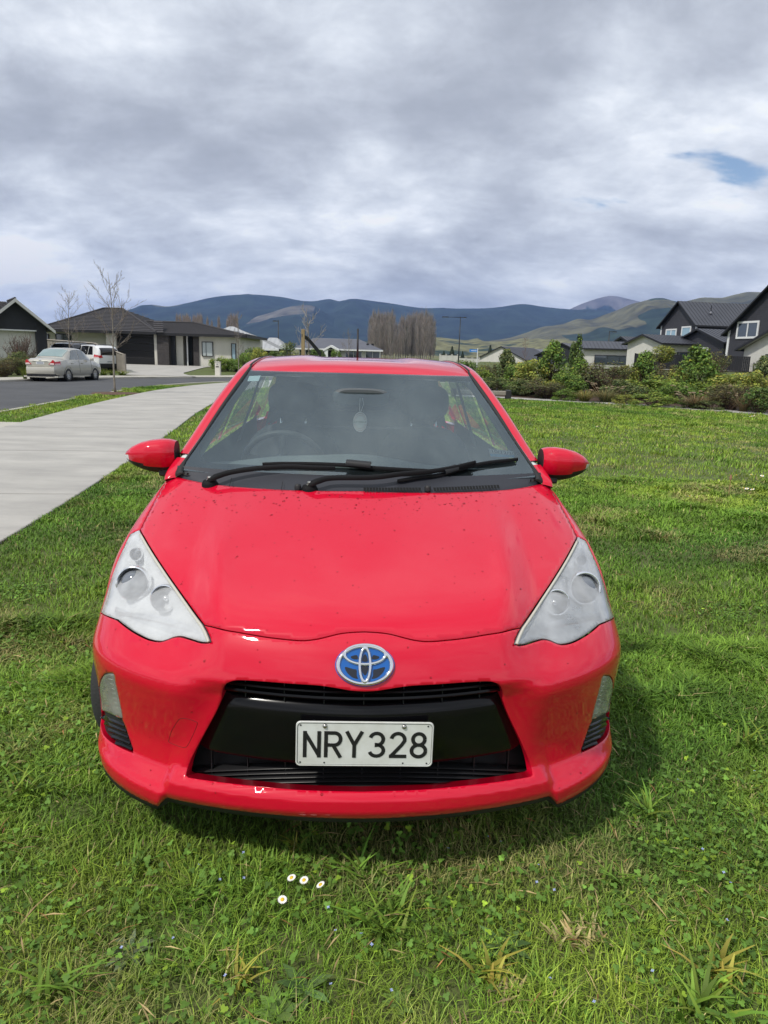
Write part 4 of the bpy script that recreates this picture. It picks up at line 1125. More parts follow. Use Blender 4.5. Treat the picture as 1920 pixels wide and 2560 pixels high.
# ---- shared footpath on the left, laid as concrete slabs
PATH_C = catmull([(-3.75, -6.0), (-4.0, 0.0), (-4.35, 5.0), (-4.85, 9.0), (-5.35, 12.5), (-6.05, 17.0), (-6.65, 22.0), (-7.05, 27.0), (-6.85, 32.0), (-6.0, 36.5), (-4.2, 41.0), (-1.0, 45.5), (4.0, 49.0), (12.0, 52.0)], 10)
def off_line(C, d):
    C = np.asarray(C, float); t = np.gradient(C, axis=0); t /= np.linalg.norm(t, axis=1, keepdims=True)
    return C+np.stack([t[:, 1], -t[:, 0]], 1)*d
CONC = mat('concrete', (.45, .435, .40), .9, color2=(.31, .30, .28), vscale=.9, vdet=10, bump=.25, bscale=120, world_co=True, stretch=(1, 2.2, 1), brange=(.3, .7))
CONC2 = mat('pale_concrete', (.46, .44, .38), .9, color2=(.38, .36, .32), vscale=1.5, vdet=8, world_co=True)
ASPH = mat('asphalt', (.085, .087, .092), .9, color2=(.064, .066, .070), vscale=.7, vdet=10, bump=.3, bscale=90, world_co=True)
def slab_path(name, C, w, slab, z0, m, label, thick=.05):
    root = empty(name, (0, 0, 0)); tag(root, label, None, None, 'structure')
    C = resample(C, .4); L_ = off_line(C, -w/2); R_ = off_line(C, w/2)
    k = max(1, int(round(slab/.4))); i = 0; g = .011
    while i < len(C)-1:
        j = min(i+k, len(C)-1); idx = range(i, j+1); n = len(idx)
        top = []
        for q, a in enumerate(idx):
            t = np.gradient(C, axis=0)[a]; t /= np.linalg.norm(t); sh = g*(1 if q == 0 else (-1 if q == n-1 else 0))
            l, r_ = L_[a]+t*sh, R_[a]+t*sh
            h = z0+float(gz(0, C[a][1]))
            top.append([(l[0], l[1], h-thick), (l[0], l[1], h-.006), (l[0]+.008, l[1], h), (r_[0]-.008, r_[1], h), (r_[0], r_[1], h-.006), (r_[0], r_[1], h-thick)])
        b = MB().grid(top); m0 = 6
        b.f += [(0, 1, 2, 3, 4, 5)[::1], tuple((n-1)*6+q for q in (5, 4, 3, 2, 1, 0))]
        b.build('slab', m, root)
        i = j
    return root
slab_path('footpath', PATH_C, 3.0, 3.2, .014, CONC, 'wide grey concrete footpath curving away on the left of the red car')
# short link from footpath to the road
b = MB(); b.add([(-11.5, 11.2, .010), (-6.6, 12.2, .010), (-6.85, 13.75, .010), (-11.5, 13.4, .010)], [(0, 1, 2, 3)])
tag(b.build('path_link', CONC2), 'short pale concrete link between the footpath and the road', None, None, 'structure')

# ---- road with kerbs
KN = catmull([(-7.2, -10), (-7.8, 0), (-8.3, 9), (-8.79, 16.2), (-9.08, 19.1), (-9.42, 22.9), (-9.80, 28.5), (-9.35, 33.6), (-7.6, 38.2), (-3.5, 42.0), (3, 45.0), (14, 48.0), (40, 52)], 8)
KF = catmull([(-20.5, -10), (-19.8, 5), (-19.0, 15), (-18.2, 24), (-16.9, 31.0), (-15.6, 35.6), (-13.7, 39.6), (-12.0, 41.6), (-9.5, 44.0), (-5.0, 47.0), (2, 50.0), (13, 53.5), (38, 58)], 8)
# lawn between the near kerb and the right, land beyond the far kerb
KL = resample(KN, 1.0)
P = [[(lerp(k[0], 64, q), k[1], float(gz(lerp(k[0], 64, q), k[1]))-.012) for q in np.linspace(0, 1, 24)] for k in KL]
tag(MB().grid(P, flip=True).build('lawn', SOIL, None, True), 'mown green lawn around the red car', None, None, 'structure')
KL = resample(KF, 1.0)
P = [[(lerp(k[0], lerp(-75, k[0]-3, float(sstep(36, 50, k[1]))), q), k[1]+lerp(0, 14*float(sstep(30, 50, k[1])), q), float(gz(k[0], k[1]+lerp(0, 14*float(sstep(30, 50, k[1])), q)))-.012) for q in np.linspace(0, 1, 12)] for k in KL]
tag(MB().grid(P).build('far_lawn', SOIL, None, True), 'strip of land beyond the far kerb of the road', None, None, 'structure')
def ribbon_z(A, B, za, zb): 
    n = 60; A = resample(A, 1); B = resample(B, 1); ta = np.linspace(0, 1, n)
    ia = lambda P: np.stack([np.interp(ta*(len(P)-1), np.arange(len(P)), P[:, k]) for k in range(2)], 1)
    A, B = ia(A), ia(B)
    return [[(lerp(a[0], b_[0], q), lerp(a[1], b_[1], q), lerp(za, zb, q)+.03*math.sin(math.pi*q)) for q in np.linspace(0, 1, 7)] for a, b_ in zip(A, B)]
tag(MB().grid(ribbon_z(KN, KF, -.085, -.085), flip=True).build('road', ASPH, None, True), 'dark grey asphalt road curving past the houses on the left', None, None, 'structure')
def kerb(name, C, side, label):
    root = empty(name); tag(root, label, None, None, 'structure')
    C = resample(C, .5); i = 0
    while i < len(C)-1:
        j = min(i+6, len(C)-1); P = []
        A, B = off_line(C, 0), off_line(C, side*.14)
        for q in range(i, j+1):
            a, b_ = A[q], B[q]
            P.append([(b_[0], b_[1], -.12), (b_[0], b_[1], .0), (lerp(b_[0], a[0], .1), lerp(b_[1], a[1], .1), .012), (lerp(b_[0], a[0], .8), lerp(b_[1], a[1], .8), .010), (a[0], a[1], -.02), (a[0], a[1], -.12)])
        MB().grid(P, flip=side > 0).build('kerb_stone', CONC2, root)
        i = j
kerb('kerb_near', KN, 1, 'thin pale concrete kerb between the grass verge and the road')
kerb('kerb_far', KF, -1, 'pale concrete kerb on the far side of the road beside the houses')
# far pavement behind the parked cars
A = off_line(KF, -.16); Bq = off_line(KF, -1.9)
P = [[(a[0], a[1], .004+float(gz(*a))), (b_[0], b_[1], .012+float(gz(*b_)))] for a, b_ in zip(A[24:], Bq[24:])]
tag(MB().grid(P).build('far_pavement', CONC2), 'cream concrete pavement strip along the far side of the road', None, None, 'structure')
# driveway up to the garage
P = []
for t in np.linspace(0, 1, 12):
    y = lerp(42.2, 55.9, t); xl = lerp(-15.5, -21.4, t); xr = lerp(-11.2, -17.7, t)
    if t > .35: xr = max(xr, lerp(-13.2, -13.6, t))
    P.append([(xl, y, float(gz(0, y))+.022), (xr, y, float(gz(0, y))+.022)])
tag(MB().grid(P, flip=True).build('driveway', CONC), 'grey concrete driveway sloping up to the dark garage door', None, None, 'structure')

# ---- narrow path on the right in front of the shrubs
RP = catmull([(-6.0, 31.5), (0.0, 29.5), (4.5, 28.1), (8.0, 26.4), (11.9, 22.9), (16, 18.0), (24, 7.0)], 10)
slab_path('garden_path', RP, 1.25, 4.0, .010, CONC, 'narrow grey path along the foot of the shrub border on the right')
# mulch bed under the shrubs
MULCH = mat('bark_mulch', (.085, .050, .032), .95, color2=(.040, .026, .018), vscale=30, vdet=6, bump=.8, bscale=60, world_co=True)
A = resample(off_line(RP, -.64)[12:], 1.0); P = []
Bm = A+np.array([5.5, 9.0])
P = [[(lerp(a[0], b_[0], q), lerp(a[1], b_[1], q), .006+.12*math.sin(math.pi*q*.8)) for q in np.linspace(0, 1, 5)] for a, b_ in zip(A, Bm)]
tag(MB().grid(P, flip=True).build('mulch_bed', MULCH, None, True), 'brown bark mulch bed beneath the shrub border', None, None, 'structure')
# ============================================================ HILLS AND AIR
def vnoise(p, seed=0):
    """smooth value noise in 2-D"""
    p = np.asarray(p, float); i = np.floor(p).astype(int); f = p-i; f = f*f*(3-2*f)
    def h(a, b):
        n = (a*374761393+b*668265263+seed*362437) & 0x7fffffff
        n = ((n ^ (n >> 13))*1274126177) & 0x7fffffff
        return (n ^ (n >> 16)) % 65536/65535.
    a, b = i[..., 0], i[..., 1]
    return lerp(lerp(h(a, b), h(a+1, b), f[..., 0]), lerp(h(a, b+1), h(a+1, b+1), f[..., 0]), f[..., 1])
def fbm(p, oct=5, seed=0):
    s = 0; a = .5; p = np.asarray(p, float)
    for k in range(oct): s = s+a*vnoise(p, seed+k*7); p = p*2.03+17; a *= .5
    return s
def ss1(a, b, x):
    t = min(1, max(0, (x-a)/(b-a))); return t*t*(3-2*t)
def hill_mat(name, forest, pasture, split, scale, bump=.6):
    m = bpy.data.materials.new(name); m.use_nodes = True; nt = m.node_tree; b = nt.nodes['Principled BSDF']
    b.inputs['Roughness'].default_value = .95; b.inputs['Specular IOR Level'].default_value = .1
    at_ = nt.nodes.new('ShaderNodeAttribute'); at_.attribute_name = 'cover'
    g = nt.nodes.new('ShaderNodeNewGeometry')
    n = nt.nodes.new('ShaderNodeTexNoise'); n.inputs['Scale'].default_value = scale; n.inputs['Detail'].default_value = 8; n.inputs['Roughness'].default_value = .6
    nt.links.new(g.outputs['Position'], n.inputs['Vector'])
    ad = nt.nodes.new('ShaderNodeMath'); ad.operation = 'MULTIPLY_ADD'; ad.inputs[1].default_value = .55
    nt.links.new(n.outputs[0], ad.inputs[0]); nt.links.new(at_.outputs['Fac'], ad.inputs[2])
    r = nt.nodes.new('ShaderNodeValToRGB'); e = r.color_ramp.elements
    e[0].position = split-.02; e[0].color = (*forest, 1); e[1].position = split+.02; e[1].color = (*pasture, 1)
    nt.links.new(ad.outputs[0], r.inputs[0])
    n2 = nt.nodes.new('ShaderNodeTexNoise'); n2.inputs['Scale'].default_value = scale*5; n2.inputs['Detail'].default_value = 5
    nt.links.new(g.outputs['Position'], n2.inputs['Vector'])
    mx = nt.nodes.new('ShaderNodeMixRGB'); mx.blend_type = 'MULTIPLY'; mx.inputs[0].default_value = .8
    mr = nt.nodes.new('ShaderNodeMapRange'); mr.inputs['From Min'].default_value = .3; mr.inputs['From Max'].default_value = .7; mr.inputs['To Min'].default_value = .35; mr.inputs['To Max'].default_value = 1.6
    nt.links.new(n2.outputs[0], mr.inputs[0]); nt.links.new(r.outputs[0], mx.inputs[1]); nt.links.new(mr.outputs[0], mx.inputs[2])
    nt.links.new(mx.outputs[0], b.inputs['Base Color'])
    return m
def ridge(name, prof, D, Dn, base_py, m, label, cover, relief=.25, seed=1, n=150, rows=36, rough=.0):
    """a hill whose crest follows the measured skyline at distance D and falls towards the viewer to Dn"""
    prof = np.asarray(prof, float); c = catmull(prof, 8); c = c[np.argsort(c[:, 0])]
    xs = np.linspace(c[0, 0], c[-1, 0], n); ys = np.interp(xs, c[:, 0], c[:, 1])
    ys = ys+(fbm(np.stack([xs*.035, xs*0], 1), 4, seed)-.47)*rough
    tops = [at(a_, b_, D) for a_, b_ in zip(xs, ys)]; tz = np.array([t.z for t in tops]); ux = np.array([t.x for t in tops])/D
    i = np.arange(rows+4)[:, None]; t = np.clip((i-4)/(rows-1), 0, 1)
    Y = np.where(i < 4, D+(4-i)*D*.06, lerp(D, Dn, t)); zf = np.where(i < 4, 1-(4-i)*.16, (1-t)**1.15)
    X = ux[None]*D*(.6+.4*Y/D); Y = np.broadcast_to(Y, X.shape); t = np.broadcast_to(t, X.shape)
    g = fbm(np.stack([X/(D*.045), Y/(D*.12)], -1), 5, seed)-.47
    Z = np.maximum(-40, tz[None]*zf+tz[None]*relief*g*np.minimum(1, 6*t)*(1-t)*1.6); Z = np.where(t < .999, Z, -40)
    P = np.stack([X, Y, Z], -1)
    cov = np.array([[cover(xs[j], t[k, j], g[k, j]) for j in range(n)] for k in range(rows+4)])
    b = MB().grid(P, flip=False); o = b.build(name, m, None, True)
    a = o.data.attributes.new('cover', 'FLOAT', 'POINT'); a.data.foreach_set('value', cov.ravel().astype(np.float32))
    tag(o, label, None, None, 'structure'); return o
FOREST = (.018, .031, .022); PAST = (.20, .19, .085); BARE = (.20, .15, .12)
HM = hill_mat('forested_hill', FOREST, (.15, .145, .085), .62, .0012)
s3 = lambda *a: [r3(x, y) for x, y in a]; s2 = lambda *a: [r2(x, y) for x, y in a]
pr = [(150, 815), (250, 800), (330, 777), (372, 762), (420, 766), (470, 757), (540, 742), (620, 736), (700, 742)]+s2((620, 118), (700, 122), (790, 110), (850, 122), (930, 108), (1050, 122), (1150, 135), (1250, 152), (1340, 162), (1450, 160))+s3((30, 183), (110, 185), (230, 183), (310, 176), (420, 162), (540, 178), (680, 190), (820, 194), (960, 200), (1150, 240))
ridge('forest_hill', pr, 6500, 3600, 880, HM, 'long dark blue forested mountain ridge behind the houses', lambda x, t, g: .02+(.75*math.exp(-((x-420)/42)**2)*math.exp(-(t/.10)**2)) + .30*max(0, math.sin(x*.021+1.0))*ss1(.62, .8, t), .32, 3, 240, 40)
pr = s2((-60, 310), (60, 285), (180, 262), (300, 228), (430, 195), (540, 160), (610, 148), (690, 148), (760, 185), (860, 235), (1000, 290), (1150, 340))
ridge('spur_hill', pr, 5200, 3400, 880, hill_mat('spur_cover', FOREST, (.125, .115, .088), .62, .0016), 'lower mountain spur with a pale brown bare top on the left', lambda x, t, g: (.42-.55*float(ss1(.16, .40, t+.0006*(690-x)))+.5*g) if x < 790 else -.1+.5*math.exp(-((x-835)/16)**2)*float(ss1(.35, .7, t)), .28, 11, 160, 36)
pr = s3((560, 240), (660, 187), (720, 160), (790, 136), (850, 122), (900, 124), (960, 138), (1040, 158), (1130, 190), (1230, 240))
ridge('far_peak', pr, 7600, 6800, 880, hill_mat('bare_peak', FOREST, (.14, .13, .13), .60, .001), 'distant pale bare topped peak behind the green hills', lambda x, t, g: .55-1.3*t+1.2*g, .35, 21, 90, 24)
pr = s3((-300, 410), (-100, 395), (60, 372), (200, 356), (340, 335), (440, 305), (530, 275), (620, 264), (700, 238), (760, 242), (830, 218), (900, 192), (960, 166), (1020, 150), (1080, 134), (1130, 133), (1180, 146), (1230, 150), (1330, 128), (1420, 130), (1500, 112), (1560, 101), (1659, 106), (1800, 90), (2000, 110))
def cov_c(x, t, g):
    X = (x-1100)*2.023
    c = .62+.45*g
    if X > 520: c -= 1.1*float(ss1(.30, .42, t+(.14 if X > 900 else 0)-.00012*(X-520)))*(1-float(ss1(.72, .82, t)))
    if X > 1080: c -= .10
    if 1050 < X < 1200: c -= .9*math.exp(-(t/.035)**2)
    return c
ridge('green_hill', pr, 3600, 1900, 890, hill_mat('pasture_cover', (.026, .042, .026), (.105, .100, .050), .62, .0022), 'large green and brown pasture hill with dark pine blocks on the right', cov_c, .34, 31, 220, 44, 2.2)
pr = s2((-400, 400), (-100, 392), (200, 395), (420, 390), (700, 392), (820, 378), (850, 372), (905, 362), (1000, 350), (1150, 345), (1300, 338), (1420, 330), (1560, 345), (1650, 335))+s3((180, 345), (300, 352), (420, 338), (560, 345), (760, 352), (1000, 365), (1400, 365), (1900, 380))
ridge('foothill', pr, 2300, 1300, 892, hill_mat('foothill_cover', (.030, .046, .026), (.16, .155, .070), .56, .006), 'low pale green foothills dotted with trees at the mountain foot', lambda x, t, g: .36+.6*g, .5, 41, 200, 26, 5.0)

# thin blue air over the whole valley
hz = MB().box(-9400, 9400, -300, 11500, -60, 730).build('haze', None)
hm = bpy.data.materials.new('valley_air'); hm.use_nodes = True; nt = hm.node_tree; nt.nodes.clear()
ho = nt.nodes.new('ShaderNodeOutputMaterial'); pv = nt.nodes.new('ShaderNodeVolumePrincipled')
pv.inputs['Color'].default_value = (.30, .48, .98, 1); pv.inputs['Density'].default_value = 7.0e-5; pv.inputs['Anisotropy'].default_value = 0.0
nt.links.new(pv.outputs[0], ho.inputs['Volume']); hz.data.materials.append(hm)
tag(hz, 'thin blue haze filling the air of the valley', None, None, 'stuff')
# ============================================================ HOUSES
WHITE = mat('white_render', (.62, .61, .57), .85, color2=(.56, .55, .51), vscale=1.2, bump=.2, bscale=60)
CREAM = mat('cream_render', (.66, .64, .58), .85, color2=(.60, .58, .52), vscale=1.0)
DARKB = mat('dark_weatherboard', (.046, .046, .056), .6, color2=(.036, .036, .045), vscale=3)
DARKC = mat('black_cladding', (.020, .022, .028), .6, var=.3, vscale=2)
TILE = mat('charcoal_roof_tile', (.050, .047, .050), .7, color2=(.034, .032, .035), vscale=6, bump=.2, bscale=40)
METAL = mat('dark_metal_roof', (.060, .063, .076), .45, color2=(.050, .053, .064), vscale=.6)
PALEM = mat('pale_metal_roof', (.42, .43, .44), .45, color2=(.36, .37, .38), vscale=.8)
GREYM = mat('grey_metal_roof', (.14, .145, .17), .45, color2=(.12, .125, .15), vscale=.8)
FASC = mat('black_fascia', (.014, .014, .017), .5)
WTRIM = mat('white_trim', (.72, .73, .74), .6)
GDOOR = mat('black_garage_door', (.010, .010, .012), .5)
STONE = mat('dark_stacked_stone', (.075, .068, .066), .85, color2=(.030, .027, .028), vscale=7, bump=.9, bscale=14, stretch=(1, 1, 3.5))
def pane_mat(name, c): return mat(name, c, .05, coat=1.0, spec=.8)
PANE = pane_mat('window_pane', (.05, .065, .08)); PANEB = pane_mat('sky_pane', (.28, .42, .50)); CURT = pane_mat('curtained_pane', (.42, .47, .46))
SOFF = mat('soffit', (.34, .34, .33), .8)

def roof_face(root, E0, E1, U, a, b, m, style='tile', n=14, pw=.45, name='roof'):
    """sloping roof face over the eave E0-E1, rising along U; the ridge spans fractions a..b of the eave"""
    E0, E1, U = Vector(E0), Vector(E1), Vector(U); X = E1-E0; N = X.cross(U).normalized()
    if N.z < 0: N = -N
    def P(s, t, l=0.0): return E0+X*s+U*t+N*l
    if style == 'tile':
        mb = MB()
        for k in range(n):
            t0, t1 = k/n, (k+1)/n
            l0, r0, l1, r1_ = a*t0, 1-(1-b)*t0, a*t1, 1-(1-b)*t1
            mb.add([P(l0, t0, 0), P(r0, t0, 0), P(r0, t0, .045), P(l0, t0, .045), P(l1, t1, .004), P(r1_, t1, .004)], [(0, 1, 2, 3), (3, 2, 5, 4)])
        o = mb.build(name, m, root)
    else:
        mb = MB(); mb.add([P(0, 0), P(1, 0), P(b, 1), P(a, 1)] if b > a else [P(0, 0), P(1, 0), P(a, 1)], [(0, 1, 2, 3)] if b > a else [(0, 1, 2)])
        o = mb.build(name, m, root); W = X.length; q = max(2, int(round(W/pw)))
        f = lambda s: min(1.0, s/a if a > 1e-6 and s < a else 1.0, (1-s)/(1-b) if b < 1-1e-6 and s > b else 1.0)
        for i in range(q):
            s0, s1 = i/q, (i+1)/q; g = .012/W
            h0, h1 = f(s0+g), f(s1-g)
            MB().add([P(s0+g, 0, .012), P(s1-g, 0, .012), P(s1-g, h1, .012), P(s0+g, h0, .012), P(s0+g, 0, .045), P(s0+2.2*g, 0, .045), P(s0+2.2*g, h0, .045), P(s0+g, h0, .045)],
                     [(0, 1, 2, 3), (4, 5, 6, 7), (0, 4, 7, 3), (1, 0, 4, 5), (5, 1, 2, 6)][:3]).build('roof_panel', m, o)
    return o
def window(root, M, w, h, frame=FASC, pane=PANE, split=(.5,), fw=.05, deep=.06, name='window'):
    """window lying in the local x-z plane of matrix M (centre of its sill line), facing -y"""
    mb = MB(); t = fw
    mb.box(-w/2-t, w/2+t, -deep, .02, -t, 0); mb.box(-w/2-t, w/2+t, -deep, .02, h, h+t); mb.box(-w/2-t, -w/2, -deep, .02, 0, h); mb.box(w/2, w/2+t, -deep, .02, 0, h)
    for s in split: mb.box(-w/2+w*s-t*.4, -w/2+w*s+t*.4, -deep*.7, .02, 0, h)
    fr = mb.xf(M).build(name, frame, root); cuts = [0]+list(split)+[1]
    for s0, s1 in zip(cuts[:-1], cuts[1:]):
        MB().add([(-w/2+w*s0, -.018, 0), (-w/2+w*s1, -.018, 0), (-w/2+w*s1, -.018, h), (-w/2+w*s0, -.018, h)], [(0, 1, 2, 3)]).xf(M).build('pane', pane, fr)
    return fr
T_ = Matrix.Translation; RZ = lambda a: Matrix.Rotation(a, 4, 'Z')
def boards(root, x0, x1, z0, z1, M, m, top=None, bh=.18):
    """lapped boards in the local x-z plane, facing -y; top(x) limits the height of a gable"""
    mb = MB(); k = 0; z = z0
    while z < z1-.01:
        ze = min(z+bh, z1)
        if top is None: a, b, c, d = x0, x1, x0, x1
        else: a, b = top(z); c, d = top(ze)
        mb.add([(a, -.028, z), (b, -.028, z), (d, -.008, ze), (c, -.008, ze), (a, 0, z), (b, 0, z)], [(0, 1, 2, 3), (4, 5, 1, 0)]); z = ze
    return mb.xf(M).build('cladding', m, root)

def gable_house(name, label, apex, psi, Wg, L, wh, pitch, wall, roofm, style='panel', oh=.35, gwin=(), swin=(), gclad=None, sclad=None, fascia=FASC, trim=None, sink=.5):
    """house with its ridge along local +x; gable end faces -x, long side faces -y"""
    rise = Wg/2*math.tan(pitch)
    root = empty(name, (apex.x, apex.y, apex.z-wh-rise), psi, label, 'house')
    hw = Wg/2
    MB().add([(0, -hw, -sink), (L, -hw, -sink), (L, hw, -sink), (0, hw, -sink), (0, -hw, wh), (L, -hw, wh), (L, hw, wh), (0, hw, wh), (0, 0, wh+rise), (L, 0, wh+rise)],
             [(0, 4, 8, 7, 3)[::-1], (0, 1, 5, 4), (1, 2, 6, 9, 5), (2, 3, 7, 6)]).build('wall', wall, root)
    zr = wh+rise+.10; ze = wh-oh*math.tan(pitch)+.10; U = (0, hw+oh, zr-ze)
    roof_face(root, (-oh, -hw-oh, ze), (L+oh, -hw-oh, ze), U, 0, 1, roofm, style)
    roof_face(root, (L+oh, hw+oh, ze), (-oh, hw+oh, ze), (0, -hw-oh, zr-ze), 0, 1, roofm, style)
    for s in (-1, 1):
        d = MB(); y0 = s*(hw+oh)
        d.add([(-oh-.03, y0, ze-.16), (-oh-.03, 0, zr-.16), (-oh-.03, 0, zr+.02), (-oh-.03, y0, ze+.02), (-oh+.03, y0, ze-.16), (-oh+.03, 0, zr-.16), (-oh+.03, 0, zr+.02), (-oh+.03, y0, ze+.02)], [(0, 1, 2, 3), (7, 6, 5, 4), (0, 4, 5, 1), (3, 2, 6, 7)])
        d.build('barge_board', fascia if trim is None else trim, root)
        MB().box(-oh, L+oh, min(y0, y0+s*.06), max(y0, y0+s*.06), ze-.14, ze+.03).build('gutter', fascia, root)
        MB().add([(-oh+.03, y0, ze-.05), (-oh+.03, 0, zr-.12), (0, 0, zr-.12), (0, y0, ze-.05)], [(0, 1, 2, 3)]).build('soffit', SOFF if wall is not DARKB else fascia, root)
    G = RZ(-math.pi/2)  # gable plane: local x -> -y
    GM = T_((0, 0, 0)) @ Matrix(((0, 1, 0, 0), (-1, 0, 0, 0), (0, 0, 1, 0), (0, 0, 0, 1)))
    if gclad: boards(root, -hw, hw, gclad[1], wh+rise-.02, GM, gclad[0], lambda z: (-hw, hw) if z <= wh else (-(wh+rise-z)/math.tan(pitch), (wh+rise-z)/math.tan(pitch)))
    if sclad: boards(root, 0, L, sclad[1], wh, T_((0, -hw, 0)), sclad[0])
    for (u, z, w, h, kw) in gwin: window(root, GM @ T_((u, -.04, z)), w, h, **kw)
    for (u, z, w, h, kw) in swin: window(root, T_((u, -hw-.04, z)), w, h, **kw)
    return root

# ---- left: dark gabled house at the edge of the picture
Y1 = 45.0; ap = at(*r1(97, 285), Y1)
def house_left():
    base = .2; root = empty('gabled_house', (ap.x, Y1, base), R(34), 'dark gabled house with pale lower wall at the left edge', 'house')
    hw = 2.15; ez = at(*r1(312, 484), Y1).z-base; az = ap.z-base+.05
    sl = (az-ez)/hw
    MB().box(-8, 1.10, .9, 3.6, -.3, ez+.3).build('wall', WHITE, root)
    wz = at(*r1(100, 478), Y1).z-base
    MB().add([(-8, .55, wz), (1.65, .55, wz), (1.65, .55, az-sl*1.65-.12), (0, .55, az-.12), (-1.9, .55, az-sl*1.9-.12), (-8, .55, az-sl*1.9-.12)], [(0, 1, 2, 3, 4, 5)]).build('gable_cladding', DARKC, root)
    MB().box(-8, 1.15, .50, .95, wz-.05, wz+.03).build('sill_band', WTRIM, root)
    MB().box(1.10, 1.72, .5, 3.5, -.3, ez+.5).build('corner_cladding', DARKC, root)
    for s in (1, -1):
        roof_face(root, (s*hw, -.1, ez), (s*hw, 3.6, ez), (-s*hw, 0, az-ez), 0, 1, TILE, 'tile', 12)
        MB().add([(s*hw, -.14, ez-.16), (0, -.14, az-.16), (0, -.14, az+.06), (s*hw, -.14, ez+.04), (s*hw, -.06, ez-.16), (0, -.06, az-.16)], [(0, 1, 2, 3), (0, 4, 5, 1)]).build('barge_board', mat('pale_barge', (.52, .52, .50), .6), root)
        MB().add([(s*hw, -.06, ez-.12), (0, -.06, az-.12), (0, .6, az-.12), (s*hw, .6, ez-.12)], [(0, 1, 2, 3)]).build('soffit', SOFF, root)
    MB().tube([(0, -.1, az+.06), (0, 3.6, az+.06)], .07, 6).build('ridge_cap', TILE, root)
    roof_face(root, (-9, 1.2, az-1.3), (-.1, 1.2, az-1.3), (0, 2.2, 1.3), 0, 1, TILE, 'tile', 10)
house_left()

